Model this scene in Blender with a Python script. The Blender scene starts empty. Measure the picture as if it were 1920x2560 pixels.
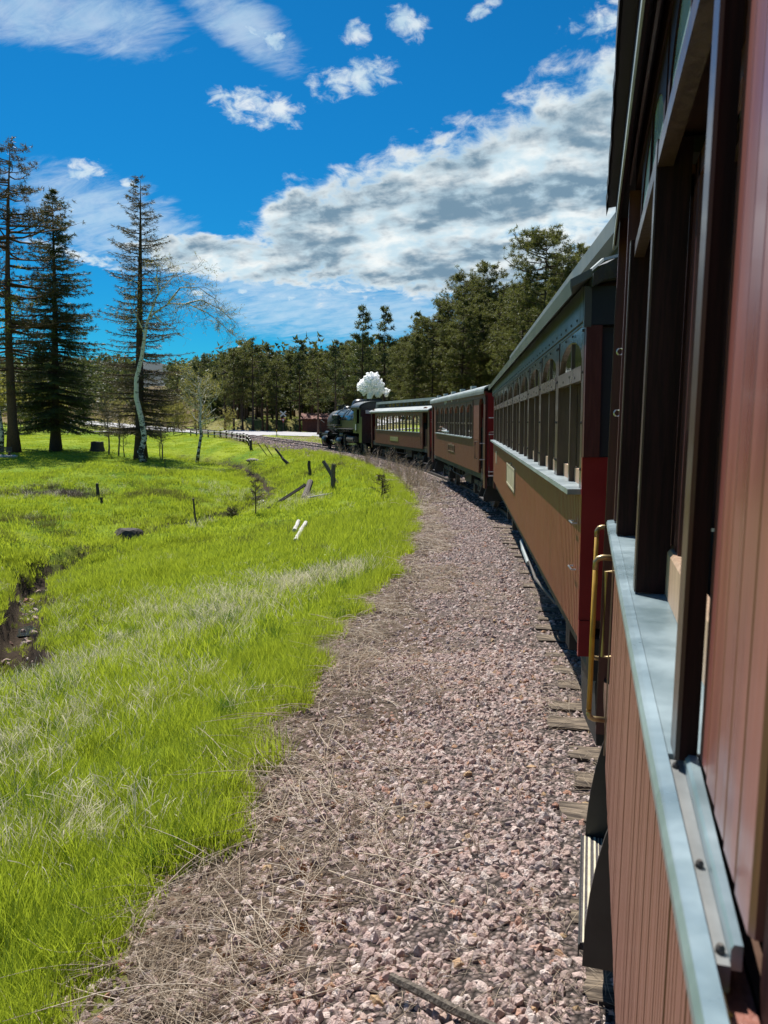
import bpy, math, random
import numpy as np
from mathutils import Vector, Matrix

random.seed(7)
rng = np.random.default_rng(7)
R_ = math.radians
scene = bpy.context.scene
C = scene.collection

# ------------------------------------------------------------------ camera
CAMH = 2.62
cam_d = bpy.data.cameras.new('camera')
cam = bpy.data.objects.new('camera', cam_d); C.objects.link(cam)
cam_d.sensor_fit = 'HORIZONTAL'; cam_d.sensor_width = 36.0
cam_d.lens = 36.0 * 1923 / 1920
cam_d.clip_start = 0.05; cam_d.clip_end = 6000
# columns: camera axes seen in world space
CM = Matrix(((0.96567551, -0.04299255, 0.25616878),
             (0.25943134, 0.11069181, -0.95939705),
             (0.01289114, 0.99292445, 0.11804598)))
cam.matrix_world = Matrix.Translation((0, 0, CAMH)) @ CM.to_4x4()
cam_d.dof.use_dof = True
cam_d.dof.focus_distance = 14.0
cam_d.dof.aperture_fstop = 14.0
scene.camera = cam

# ------------------------------------------------------------------ sun, world
SUN_EL, SUN_AZ = R_(56), R_(-42)          # azimuth from +Y, negative = to the left
sun_d = bpy.data.lights.new('sun', 'SUN')
sun_d.energy = 4.8; sun_d.angle = R_(0.55); sun_d.color = (1.0, 0.955, 0.88)
sun = bpy.data.objects.new('sun', sun_d); C.objects.link(sun)
sd = Vector((math.sin(SUN_AZ) * math.cos(SUN_EL), math.cos(SUN_AZ) * math.cos(SUN_EL), math.sin(SUN_EL)))
sun.rotation_euler = sd.to_track_quat('Z', 'Y').to_euler()

scene.view_settings.view_transform = 'Standard'
scene.view_settings.look = 'None'
scene.view_settings.exposure = 0.55
scene.view_settings.gamma = 1.0
try: scene.view_settings.use_curve_mapping = False
except Exception: pass


class NT:
    """tiny helper to write node trees"""
    def __init__(self, nt):
        self.nt = nt; nt.nodes.clear()
    def n(self, t, **kw):
        nd = self.nt.nodes.new(t)
        for k, v in kw.items(): setattr(nd, k, v)
        return nd
    def l(self, a, b): self.nt.links.new(a, b)
    def val(self, x, sock):
        if isinstance(x, (int, float)): sock.default_value = x
        elif isinstance(x, (tuple, list)):
            sock.default_value = tuple(x) if len(sock.default_value) == len(x) else tuple(x) + (1.0,)
        else: self.l(x, sock)
    def m(self, op, a, b=0.0, c=None, clamp=False):
        nd = self.n('ShaderNodeMath', operation=op); nd.use_clamp = clamp
        self.val(a, nd.inputs[0]); self.val(b, nd.inputs[1])
        if c is not None: self.val(c, nd.inputs[2])
        return nd.outputs[0]
    def vm(self, op, a, b=None):
        nd = self.n('ShaderNodeVectorMath', operation=op)
        self.val(a, nd.inputs[0])
        if b is not None: self.val(b, nd.inputs[1])
        return nd.outputs[0]
    def mix(self, f, a, b, mode='MIX'):
        nd = self.n('ShaderNodeMix', data_type='RGBA', blend_type=mode)
        self.val(f, nd.inputs[0]); self.val(a, nd.inputs[6]); self.val(b, nd.inputs[7])
        return nd.outputs[2]
    def noise(self, vec, scale, detail=4.0, rough=0.55, dist=0.0):
        nd = self.n('ShaderNodeTexNoise')
        if vec is not None: self.l(vec, nd.inputs['Vector'])
        nd.inputs['Scale'].default_value = scale; nd.inputs['Detail'].default_value = detail
        nd.inputs['Roughness'].default_value = rough; nd.inputs['Distortion'].default_value = dist
        return nd.outputs[0]
    def ramp(self, f, stops):
        nd = self.n('ShaderNodeValToRGB'); e = nd.color_ramp.elements
        while len(e) > 1: e.remove(e[-1])
        e[0].position = stops[0][0]; e[0].color = tuple(stops[0][1]) + (1,)
        for p, c in stops[1:]:
            q = e.new(p); q.color = tuple(c) + (1,)
        self.l(f, nd.inputs[0]); return nd.outputs[0]
    def sstep(self, x, a, b):
        nd = self.n('ShaderNodeMapRange'); nd.interpolation_type = 'SMOOTHSTEP'
        self.val(x, nd.inputs[0]); nd.inputs[1].default_value = a; nd.inputs[2].default_value = b
        return nd.outputs[0]

world = bpy.data.worlds.new('World'); scene.world = world; world.use_nodes = True
W = NT(world.node_tree)
w_out = W.n('ShaderNodeOutputWorld')
sky = W.n('ShaderNodeTexSky', sky_type='NISHITA')
sky.sun_disc = False; sky.sun_elevation = SUN_EL; sky.sun_rotation = SUN_AZ % (2 * math.pi)
sky.altitude = 1500; sky.air_density = 1.0; sky.dust_density = 0.25; sky.ozone_density = 2.5
hs = W.n('ShaderNodeHueSaturation'); hs.inputs['Saturation'].default_value = 1.25; hs.inputs['Value'].default_value = 1.0
hs.inputs['Hue'].default_value = 0.492
W.l(sky.outputs[0], hs.inputs['Color'])
tc = W.n('ShaderNodeTexCoord'); dirv = W.vm('NORMALIZE', tc.outputs['Generated'])
sx = W.n('ShaderNodeSeparateXYZ'); W.l(dirv, sx.inputs[0])
az = W.m('MULTIPLY', W.m('ARCTAN2', sx.outputs[0], sx.outputs[1]), 57.2958)
el = W.m('MULTIPLY', W.m('ARCSINE', sx.outputs[2]), 57.2958)
# clouds lie in a layer: coordinates on a plane overhead
inv = W.m('DIVIDE', 1.0, W.m('ADD', W.m('MAXIMUM', sx.outputs[2], 0.0), 0.34))
cmb = W.n('ShaderNodeCombineXYZ')
W.l(W.m('MULTIPLY', sx.outputs[0], inv), cmb.inputs[0]); W.l(W.m('MULTIPLY', sx.outputs[1], inv), cmb.inputs[1])
P = cmb.outputs[0]
# gently stretched copy for streaks
mp = W.n('ShaderNodeMapping'); mp.inputs['Rotation'].default_value = (0, 0, R_(28)); mp.inputs['Scale'].default_value = (0.75, 2.1, 1)
W.l(P, mp.inputs[0]); PS = mp.outputs[0]
n_big = W.noise(PS, 3.0, 6, 0.6, 0.3)
n_fine = W.noise(P, 15.0, 8, 0.60, 0.3)
n_puff = W.noise(P, 34.0, 7, 0.6, 0.4)
n_wisp = W.noise(PS, 13.0, 9, 0.66, 0.5)
def ell(a0, e0, A, B, rot):
    c, s = math.cos(R_(rot)), math.sin(R_(rot))
    da = W.m('SUBTRACT', az, a0); de = W.m('SUBTRACT', el, e0)
    p = W.m('MULTIPLY_ADD', da, c / A, W.m('MULTIPLY', de, s / A))
    q = W.m('MULTIPLY_ADD', da, -s / B, W.m('MULTIPLY', de, c / B))
    r2 = W.m('ADD', W.m('MULTIPLY', p, p), W.m('MULTIPLY', q, q))
    return W.m('SUBTRACT', 1.0, r2)
def mx(l):
    o = l[0]
    for k in l[1:]: o = W.m('SMOOTH_MAX', o, k, 0.25)
    return W.m('MAXIMUM', o, -1.5)
# the big bank of cloud rising to the right, and what trails from it
bank = mx([ell(-1, 17.2, 11.5, 6.2, 16), ell(-10, 15.0, 12.5, 5.0, 12), ell(-16.5, 13.3, 9.0, 4.6, 14), ell(-21, 13.2, 3.6, 3.4, 30),
           ell(-25.5, 10.9, 8.5, 1.7, -4), ell(-9, 10.9, 14, 2.4, 0), ell(14, 19, 14, 11, 0), ell(5, 22.8, 11, 2.6, 16)])
dens_bank = W.m('ADD', bank, W.m('MULTIPLY', W.m('SUBTRACT', n_fine, 0.5), 2.1))
dens_bank = W.m('ADD', dens_bank, W.m('MULTIPLY', W.m('SUBTRACT', n_big, 0.5), 0.7))
a_bank = W.sstep(dens_bank, -0.05, 0.62)
small = mx([ell(-24.1, 20.6, 3.6, 1.25, -4), ell(-17.4, 22.6, 3.7, 1.15, 12), ell(-17.3, 25.0, 1.1, 0.9, 0),
            ell(-13.6, 25.6, 1.9, 1.0, -25), ell(-8.5, 26.3, 1.7, 0.5, 20), ell(-23.4, 24.5, 2.2, 0.8, -18),
            ell(-22.6, 8.6, 1.4, 0.32, 0), ell(-25.4, 9.0, 0.7, 0.28, 0), ell(-35.6, 15.9, 1.6, 0.8, 0), ell(-32.9,15.4,.7,.35,0),
            ell(-36, 10.6, 4.4, .5, -12), ell(2, 25.6, 5, 1.2, 8), ell(-28.5, 8.7, 1.2, .22, 0)])
a_small = W.m('MULTIPLY', W.sstep(W.m('ADD', small, W.m('MULTIPLY', W.m('SUBTRACT', n_puff, 0.52), 3.6)), 0.0, 1.25), 0.85)
veil = mx([ell(-34.0, 12.9, 7.5, 3.2, -16), ell(-37.5, 24.6, 9.5, 2.7, 0), ell(-25.5, 25.4, 5.5, 2.0, -25), ell(-43, 25, 8, 3, 0),
           ell(-21, 8.4, 10, 3.4, -6), ell(-14, 7.5, 10, 2.2, 0)])
a_veil = W.m('MULTIPLY', W.sstep(W.m('ADD', veil, W.m('MULTIPLY', W.m('SUBTRACT', n_wisp, 0.5), 2.2)), 0.0, 1.25), 0.62)
# scattered cloud in the rest of the sky
a_else = W.m('MULTIPLY', W.sstep(W.m('ADD', n_big, W.m('MULTIPLY', n_fine, 0.4)), 0.72, 0.92),
             W.m('MAXIMUM', W.sstep(az, 16, 30), W.sstep(el, 29, 36)))
a_else = W.m('MAXIMUM', a_else, W.m('MULTIPLY', W.sstep(W.m('ADD', n_big, W.m('MULTIPLY', n_fine, 0.4)), 0.72, 0.92), W.sstep(W.m('MULTIPLY', az, -1.0), 48, 60)))
alpha = W.m('MAXIMUM', W.m('MAXIMUM', a_bank, a_small), W.m('MAXIMUM', a_veil, a_else))
alpha = W.m('MULTIPLY', alpha, W.sstep(el, 2.0, 7.5))
# body shading: thick grey undersides inside the bank, bright rims
mp2 = W.n('ShaderNodeMapping'); mp2.inputs['Rotation'].default_value = (0, 0, R_(12)); mp2.inputs['Scale'].default_value = (1.0, 1.6, 1); mp2.inputs['Location'].default_value = (3.1, 1.3, 0)
W.l(P, mp2.inputs[0])
n_body = W.noise(mp2.outputs[0], 6.0, 4.0, 0.5, 0.3)
n_body2 = W.noise(P, 30.0, 4, 0.55, 0.1)
thick = W.m('MULTIPLY', W.sstep(dens_bank, 0.25, 0.95), W.sstep(W.m('ADD', n_body, W.m('MULTIPLY', n_body2, 0.32)), 0.50, 0.78))
rim = W.sstep(W.m('ADD', n_fine, W.m('MULTIPLY', n_body2, 0.5)), 0.55, 0.95)
ccol = W.mix(rim, (0.62, 0.80, 0.90), (0.95, 1.0, 1.0))
ccol = W.mix(thick, ccol, (0.19, 0.31, 0.42))
ccol = W.mix(W.m('MULTIPLY', a_veil, W.m('SUBTRACT', 1.0, a_bank)), ccol, (0.55, 0.78, 0.95))
bg_sky = W.n('ShaderNodeBackground'); skyc = W.mix(1.0, hs.outputs[0], (0.09, 0.70, 0.92), 'MULTIPLY')
dk = W.m('ADD', 0.80, W.m('MULTIPLY', W.sstep(el, 0.0, 24.0), 0.20))
cdk = W.n('ShaderNodeCombineColor'); W.l(dk, cdk.inputs[0]); W.l(dk, cdk.inputs[1]); W.l(dk, cdk.inputs[2])
W.l(W.mix(1.0, skyc, cdk.outputs[0], 'MULTIPLY'), bg_sky.inputs[0]); bg_sky.inputs[1].default_value = 0.078
bg_cl = W.n('ShaderNodeBackground'); W.l(ccol, bg_cl.inputs[0]); bg_cl.inputs[1].default_value = 0.66
mixw = W.n('ShaderNodeMixShader'); W.l(alpha, mixw.inputs[0]); W.l(bg_sky.outputs[0], mixw.inputs[1]); W.l(bg_cl.outputs[0], mixw.inputs[2])
W.l(mixw.outputs[0], w_out.inputs[0])


# ------------------------------------------------------------------ mesh helpers
class MB:
    def __init__(self): self.v = []; self.f = []
    def add(self, vs, fs):
        o = len(self.v); self.v.extend([tuple(map(float, p)) for p in vs]); self.f.extend([tuple(i + o for i in q) for q in fs]); return self
    def box(self, x0, x1, y0, y1, z0, z1):
        return self.add([(x0, y0, z0), (x1, y0, z0), (x1, y1, z0), (x0, y1, z0), (x0, y0, z1), (x1, y0, z1), (x1, y1, z1), (x0, y1, z1)],
                        [(0, 3, 2, 1), (4, 5, 6, 7), (0, 1, 5, 4), (1, 2, 6, 5), (2, 3, 7, 6), (3, 0, 4, 7)])
    def bar(self, p0, p1, w, h, up=(0, 0, 1)):
        p0, p1 = Vector(p0), Vector(p1); d = (p1 - p0).normalized(); u = Vector(up)
        s = d.cross(u)
        if s.length < 1e-4: s = d.cross(Vector((1, 0, 0)))
        s.normalize(); u = s.cross(d)
        vs = [p + s * a * w / 2 + u * b * h / 2 for p in (p0, p1) for a, b in ((-1, -1), (1, -1), (1, 1), (-1, 1))]
        return self.add(vs, [(0, 1, 2, 3), (7, 6, 5, 4), (0, 4, 5, 1), (1, 5, 6, 2), (2, 6, 7, 3), (3, 7, 4, 0)])
    def tube(self, pts, rs, n=6, caps=True):
        pts = [Vector(p) for p in pts]
        if isinstance(rs, (int, float)): rs = [rs] * len(pts)
        d0 = (pts[1] - pts[0]).normalized()
        ref = Vector((0, 0, 1)) if abs(d0.z) < 0.9 else Vector((1, 0, 0))
        vs = []
        for i, p in enumerate(pts):
            a = pts[max(i - 1, 0)]; b = pts[min(i + 1, len(pts) - 1)]
            d = (b - a).normalized(); s = d.cross(ref)
            if s.length < 1e-5: s = Vector((1, 0, 0))
            s.normalize(); u = s.cross(d)
            for k in range(n):
                t = 2 * math.pi * k / n
                vs.append(p + (s * math.cos(t) + u * math.sin(t)) * rs[i])
        fs = []
        for i in range(len(pts) - 1):
            for k in range(n):
                a, b = i * n + k, i * n + (k + 1) % n
                fs.append((a, b, b + n, a + n))
        if caps and n > 2:
            fs.append(tuple(range(n - 1, -1, -1))); fs.append(tuple(range((len(pts) - 1) * n, len(pts) * n)))
        return self.add(vs, fs)
    def prism(self, poly, axis, a, b):
        """polygon (two coords) extruded along axis 0/1/2 from a to b"""
        n = len(poly)
        def mk(p, t):
            q = list(p); q.insert(axis, t); return q
        vs = [mk(p, a) for p in poly] + [mk(p, b) for p in poly]
        return self.add(vs, [tuple(range(n - 1, -1, -1)), tuple(range(n, 2 * n))] + [(i, (i + 1) % n, (i + 1) % n + n, i + n) for i in range(n)])
    def lathe(self, prof, axis='z', n=20, c=(0, 0, 0)):
        vs = []
        for r, t in prof:
            for k in range(n):
                a = 2 * math.pi * k / n; u, v = r * math.cos(a), r * math.sin(a)
                p = {'z': (u, v, t), 'x': (t, u, v), 'y': (u, t, v)}[axis]
                vs.append((p[0] + c[0], p[1] + c[1], p[2] + c[2]))
        fs = []
        for i in range(len(prof) - 1):
            for k in range(n):
                a, b = i * n + k, i * n + (k + 1) % n
                fs.append((a, b, b + n, a + n))
        fs.append(tuple(range(n))); fs.append(tuple(range((len(prof) - 1) * n, len(prof) * n)))
        return self.add(vs, fs)
    def arch(self, y0, y1, zs, za, ztop, xf, xb, n=12):
        """wall piece above an arched opening spanning y0..y1 (spring zs, crown za) up to ztop; faces at x=xf (outer), x=xb"""
        vs = []; fs = []
        for i in range(n + 1):
            t = i / n; y = y0 + (y1 - y0) * t; z = zs + (za - zs) * math.sqrt(max(0.0, 1 - (2 * t - 1) ** 2))
            vs += [(xf, y, z), (xf, y, ztop), (xb, y, z), (xb, y, ztop)]
        for i in range(n):
            a = i * 4; b = a + 4
            fs += [(a, b, b + 1, a + 1), (a + 2, a + 3, b + 3, b + 2), (a, a + 2, b + 2, b), (a + 1, b + 1, b + 3, a + 3)]
        fs += [(0, 1, 3, 2), (4 * n, 4 * n + 2, 4 * n + 3, 4 * n + 1)]
        return self.add(vs, fs)
    def archpane(self, y0, y1, zb, zs, za, x, n=12, f0=0.0, f1=1.0):
        vs = []; fs = []
        for i in range(n + 1):
            t = f0 + (f1 - f0) * i / n; y = y0 + (y1 - y0) * t
            vs += [(x, y, zb), (x, y, zs + (za - zs) * math.sqrt(max(0.0, 1 - (2 * t - 1) ** 2)))]
        for i in range(n): fs.append((i * 2, i * 2 + 2, i * 2 + 3, i * 2 + 1))
        return self.add(vs, fs)
    def mesh(self, name, mat=None, smooth=False, off=(0, 0, 0), mats=None):
        me = bpy.data.meshes.new(name)
        v = self.v if off == (0, 0, 0) else [(p[0] - off[0], p[1] - off[1], p[2] - off[2]) for p in self.v]
        me.from_pydata(v, [], self.f)
        if mat: me.materials.append(mat)
        if smooth: me.polygons.foreach_set('use_smooth', [True] * len(me.polygons))
        me.update(); return me
    def build(self, name, mat, parent=None, smooth=False, off=(0, 0, 0), kind=None, label=None):
        return link(name, self.mesh(name, mat, smooth, off), parent, kind, label)

def link(name, me, parent=None, kind=None, label=None, loc=None, rot=None, scl=None):
    o = bpy.data.objects.new(name, me); C.objects.link(o)
    if parent is not None: o.parent = parent
    if kind: o['kind'] = kind
    if label: o['label'] = label
    if loc is not None: o.location = loc
    if rot is not None: o.rotation_euler = rot
    if scl is not None: o.scale = scl if hasattr(scl, '__len__') else (scl,) * 3
    return o

def tag(o, label, cat, group=None):
    o['label'] = label; o['category'] = cat
    if group: o['group'] = group
    return o

def thing(name, label, cat, loc=(0, 0, 0), rotz=0.0, group=None, tilt=0.0):
    o = bpy.data.objects.new(name, None); C.objects.link(o)
    o.empty_display_size = 0.3
    o.rotation_mode = 'XYZ'; o.location = loc; o.rotation_euler = (0, tilt, rotz)
    return tag(o, label, cat, group)

def npmesh(name, v, f, mat=None, smooth=False):
    """fast mesh from arrays; f: (n,3) or (n,4)"""
    v = np.asarray(v, dtype=np.float32); f = np.asarray(f, dtype=np.int32)
    me = bpy.data.meshes.new(name)
    me.vertices.add(len(v)); me.vertices.foreach_set('co', v.ravel())
    k = f.shape[1]
    me.loops.add(f.size); me.loops.foreach_set('vertex_index', f.ravel())
    me.polygons.add(len(f)); me.polygons.foreach_set('loop_start', np.arange(0, f.size, k, dtype=np.int32))
    try: me.polygons.foreach_set('loop_total', np.full(len(f), k, dtype=np.int32))
    except Exception: pass
    if smooth: me.polygons.foreach_set('use_smooth', np.ones(len(f), dtype=bool))
    me.update(calc_edges=True); me.validate()
    if mat: me.materials.append(mat)
    return me

# ------------------------------------------------------------------ materials
def new_mat(name):
    m = bpy.data.materials.new(name); m.use_nodes = True
    return m, NT(m.node_tree)

def pmat(name, c1, c2=None, scale=6.0, rough=0.6, rough2=None, metal=0.0, bump=0.0, bscale=None, stretch=(1, 1, 1), spec=0.5,
         coat=0.0, detail=5, lo=0.35, hi=0.65, c3=None, scale3=1.2, amt3=0.5, bdist=0.01):
    m, t = new_mat(name)
    out = t.n('ShaderNodeOutputMaterial'); b = t.n('ShaderNodeBsdfPrincipled'); t.l(b.outputs[0], out.inputs[0])
    tcn = t.n('ShaderNodeTexCoord'); mpn = t.n('ShaderNodeMapping'); mpn.inputs['Scale'].default_value = stretch
    t.l(tcn.outputs['Object'], mpn.inputs[0]); v = mpn.outputs[0]
    nz = t.noise(v, scale, detail, 0.6)
    if c2 is None: c2 = tuple(min(1, x * 1.25) for x in c1)
    col = t.mix(t.sstep(nz, lo, hi), c1, c2)
    if c3 is not None:
        nz3 = t.noise(v, scale3, 4, 0.6)
        col = t.mix(t.m('MULTIPLY', t.sstep(nz3, 0.5, 0.68), amt3), col, c3)
    t.l(col, b.inputs['Base Color'])
    b.inputs['Metallic'].default_value = metal
    b.inputs['Specular IOR Level'].default_value = spec
    b.inputs['Coat Weight'].default_value = coat; b.inputs['Coat Roughness'].default_value = 0.12
    if rough2 is None: b.inputs['Roughness'].default_value = rough
    else:
        r = t.n('ShaderNodeMapRange'); t.l(nz, r.inputs[0]); r.inputs[1].default_value = 0.3; r.inputs[2].default_value = 0.7
        r.inputs[3].default_value = rough; r.inputs[4].default_value = rough2; t.l(r.outputs[0], b.inputs['Roughness'])
    if bump > 0:
        bn = t.n('ShaderNodeBump'); bn.inputs['Strength'].default_value = bump; bn.inputs['Distance'].default_value = bdist
        t.l(t.noise(v, bscale or scale * 2, 4, 0.6), bn.inputs['Height']); t.l(bn.outputs[0], b.inputs['Normal'])
    return m

M = {}
WD = (22, 22, 1.2)   # grain running up the boards
M['maroon'] = pmat('maroon boards', (0.15, 0.048, 0.034), (0.19, 0.066, 0.042), 3, 0.38, 0.55, bump=0.25, bscale=8, stretch=(9, 9, .5), coat=0.15, c3=(0.22, 0.10, 0.055), scale3=1.4, amt3=0.5)
M['maroon_old'] = pmat('weathered maroon paint', (0.160, 0.040, 0.025), (0.25, 0.072, 0.044), 3, 0.30, 0.5, bump=0.6, bscale=8, stretch=(14, 14, .4), c3=(0.22, 0.078, 0.036), scale3=0.7, amt3=0.6)
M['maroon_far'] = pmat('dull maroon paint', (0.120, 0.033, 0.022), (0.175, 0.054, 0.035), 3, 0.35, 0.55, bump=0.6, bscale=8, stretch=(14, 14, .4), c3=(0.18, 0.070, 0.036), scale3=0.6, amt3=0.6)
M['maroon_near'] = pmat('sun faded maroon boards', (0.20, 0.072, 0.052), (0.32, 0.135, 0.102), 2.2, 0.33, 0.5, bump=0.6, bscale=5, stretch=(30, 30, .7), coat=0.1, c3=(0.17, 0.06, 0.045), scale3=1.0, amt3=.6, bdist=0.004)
M['panel_red'] = pmat('faded red panel boards', (0.21, 0.066, 0.058), (0.29, 0.10, 0.086), 3, 0.26, 0.42, bump=0.3, stretch=(9, 9, .5), coat=0.3, c3=(0.19, 0.06, 0.05), scale3=1.5, amt3=.5, bdist=.003)
M['red'] = pmat('glossy dark red paint', (0.20, 0.010, 0.014), (0.24, 0.015, 0.018), 2, 0.35, 0.45, bump=0.05, coat=0.2)
M['darkred'] = pmat('dark maroon trim', (0.065, 0.018, 0.020), (0.09, 0.025, 0.025), 4, 0.35, 0.5, stretch=WD, bump=0.1)
M['trim'] = pmat('brown window trim', (0.045, 0.025, 0.019), (0.068, 0.038, 0.027), 5, 0.3, 0.5, stretch=(8, 8, 1), bump=0.15, coat=0.25)
M['tan'] = pmat('tan wooden rail', (0.34, 0.22, 0.145), (0.44, 0.30, 0.20), 5, 0.5, 0.65, stretch=(8, 8, 1), bump=0.2)
M['steelpanel'] = pmat('slate grey sheet steel', (0.050, 0.062, 0.066), (0.072, 0.086, 0.090), 2.5, 0.34, 0.5, bump=0.08, bscale=2, c3=(0.10, 0.11, 0.11), amt3=0.35)
M['brownpanel'] = pmat('glossy brown sheet panel', (0.085, 0.062, 0.056), (0.11, 0.080, 0.070), 2.5, 0.22, 0.38, bump=0.10, bscale=2, coat=0.3)
M['sillmetal'] = pmat('galvanised sill sheet', (0.25, 0.345, 0.385), (0.37, 0.47, 0.51), 5, 0.22, 0.45, metal=0.45, bump=0.35, bscale=9, c3=(0.15, 0.22, 0.24), scale3=3, amt3=0.6, bdist=0.004)
M['sillbright'] = pmat('bright carriage sill sheet', (0.22, 0.27, 0.29), (0.32, 0.37, 0.39), 5, 0.3, 0.5, metal=0.2, bump=0.2, bscale=9)
M['sillgrey'] = pmat('dull grey channel metal', (0.16, 0.17, 0.17), (0.22, 0.23, 0.23), 8, 0.5, bump=0.1)
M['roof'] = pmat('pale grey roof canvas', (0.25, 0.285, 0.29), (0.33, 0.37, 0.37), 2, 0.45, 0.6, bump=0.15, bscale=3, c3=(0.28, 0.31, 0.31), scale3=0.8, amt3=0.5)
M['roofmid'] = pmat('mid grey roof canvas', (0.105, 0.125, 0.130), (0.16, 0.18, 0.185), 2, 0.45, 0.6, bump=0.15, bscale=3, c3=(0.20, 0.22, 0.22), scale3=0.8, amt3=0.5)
M['roofdark'] = pmat('dark roof underside', (0.012, 0.014, 0.018), (0.02, 0.022, 0.026), 3, 0.6)
M['tar'] = pmat('tarred roof edge', (0.018, 0.024, 0.032), (0.04, 0.05, 0.06), 6, 0.45, 0.7, bump=0.8, bscale=7, bdist=0.03)
M['postdark'] = pmat('near black shaded maroon', (0.014, 0.006, 0.007), (0.030, 0.011, 0.012), 4, 0.5, 0.7, stretch=WD, bump=0.1, spec=0.12)  # maroon taken near black to hold shade on posts, letterboard and openings
M['navy'] = pmat('very dark blue paint', (0.010, 0.020, 0.032), (0.014, 0.026, 0.040), 2, 0.5)
M['black'] = pmat('sooty black iron', (0.010, 0.012, 0.013), (0.022, 0.024, 0.025), 5, 0.5, 0.7, bump=0.2, bscale=14)
M['blackgloss'] = pmat('glossy black iron', (0.010, 0.013, 0.015), (0.02, 0.025, 0.028), 4, 0.25, 0.4)
M['dirtymetal'] = pmat('dusty iron', (0.055, 0.05, 0.045), (0.10, 0.09, 0.08), 9, 0.7, bump=0.3)
M['steel'] = pmat('polished steel', (0.45, 0.47, 0.48), (0.6, 0.62, 0.62), 9, 0.25, 0.4, metal=0.9)
M['yellow'] = pmat('ochre yellow handrail paint', (0.42, 0.235, 0.02), (0.50, 0.29, 0.03), 9, 0.35, 0.5, bump=0.1, c3=(0.18, 0.10, 0.03), scale3=7, amt3=0.5)
M['brass'] = pmat('worn brass elbow', (0.30, 0.22, 0.11), (0.42, 0.32, 0.17), 9, 0.3, 0.45, metal=0.7)
M['cream'] = pmat('cream tread stripe', (0.52, 0.47, 0.33), (0.64, 0.58, 0.42), 14, 0.6)
M['tread'] = pmat('gritty step tread', (0.035, 0.03, 0.035), (0.09, 0.08, 0.08), 160, 0.8, bump=0.5, bscale=200, bdist=0.003)
M['interior'] = pmat('varnished dark wood lining', (0.06, 0.030, 0.018), (0.09, 0.045, 0.027), 3, 0.4, 0.55, stretch=(6, 6, 1))
M['seatmat'] = pmat('dark green seat plush', (0.015, 0.03, 0.028), (0.03, 0.05, 0.045), 12, 0.8)
M['green'] = pmat('olive green engine paint', (0.045, 0.065, 0.014), (0.065, 0.088, 0.020), 3, 0.3, 0.45, coat=0.2)
M['boiler'] = pmat('blued boiler jacket', (0.07, 0.10, 0.115), (0.12, 0.15, 0.15), 3, 0.14, 0.28, metal=0.75, c3=(0.09, 0.10, 0.06), amt3=0.4)
M['boilerlow'] = pmat('olive tank side', (0.045, 0.052, 0.022), (0.07, 0.075, 0.032), 3, 0.3, 0.45)
M['white'] = pmat('off white paint', (0.60, 0.62, 0.60), (0.7, 0.7, 0.68), 6, 0.6)
M['olive_sign'] = pmat('olive gilt plate', (0.16, 0.17, 0.04), (0.22, 0.22, 0.06), 5, 0.4)
M['plate'] = pmat('pale painted plate', (0.33, 0.29, 0.20), (0.42, 0.38, 0.27), 6, 0.5)
M['plate_dark'] = pmat('bronze lettering', (0.10, 0.06, 0.035), (0.13, 0.08, 0.05), 6, 0.5)
M['signred'] = pmat('sign red', (0.42, 0.02, 0.02), (0.5, 0.03, 0.03), 6, 0.5)
M['signyellow'] = pmat('marker yellow', (0.65, 0.42, 0.02), (0.75, 0.5, 0.04), 6, 0.5)
M['rail'] = pmat('worn rail steel', (0.09, 0.075, 0.06), (0.14, 0.12, 0.10), 9, 0.45, 0.6, metal=0.5)
M['railtop'] = pmat('polished rail head', (0.5, 0.5, 0.5), (0.6, 0.6, 0.6), 12, 0.2, 0.3, metal=1.0)
M['tie'] = pmat('weathered sleeper timber', (0.075, 0.055, 0.040), (0.27, 0.21, 0.15), 3, 0.9, bump=1.0, bscale=5, stretch=(1.2, 14, 14), detail=8, lo=0.38, hi=0.62, c3=(0.03, 0.022, 0.018), scale3=2.5, amt3=0.8, bdist=0.02)
M['greywood'] = pmat('grey weathered wood', (0.085, 0.07, 0.055), (0.18, 0.15, 0.12), 4, 0.9, bump=0.8, bscale=7, stretch=(10, 10, 1.5), bdist=0.02)
M['palewood'] = pmat('bleached white wood', (0.45, 0.42, 0.38), (0.62, 0.60, 0.56), 4, 0.85, bump=0.6, stretch=(10, 10, 1.5))
M['darkwood'] = pmat('dark weathered wood', (0.045, 0.038, 0.032), (0.09, 0.075, 0.06), 5, 0.9, bump=0.6, stretch=(8, 8, 1.5))
M['bark'] = pmat('conifer bark', (0.045, 0.032, 0.026), (0.10, 0.065, 0.048), 5, 0.95, bump=1.0, bscale=6, stretch=(4, 4, 1), bdist=0.05)
M['barkred'] = pmat('ponderosa bark', (0.075, 0.045, 0.032), (0.14, 0.08, 0.052), 5, 0.95, bump=1.0, bscale=6, stretch=(4, 4, 1), bdist=0.05)
M['birch'] = None
M['road'] = pmat('pale dusty gravel road', (0.38, 0.37, 0.37), (0.47, 0.46, 0.46), 0.6, 0.9, bump=0.1)
M['rock'] = pmat('creek rock', (0.16, 0.13, 0.12), (0.3, 0.26, 0.24), 5, 0.8, bump=0.6)
M['shed'] = pmat('rust red shed boards', (0.17, 0.06, 0.045), (0.22, 0.08, 0.055), 2, 0.8)
M['skin'] = pmat('skin', (0.50, 0.30, 0.22), (0.55, 0.34, 0.25), 5, 0.5)
M['shirt'] = pmat('white shirt', (0.75, 0.75, 0.78), (0.82, 0.82, 0.85), 9, 0.8)
M['hair'] = pmat('dark hair', (0.02, 0.015, 0.012), (0.035, 0.025, 0.02), 30, 0.6)

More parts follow.
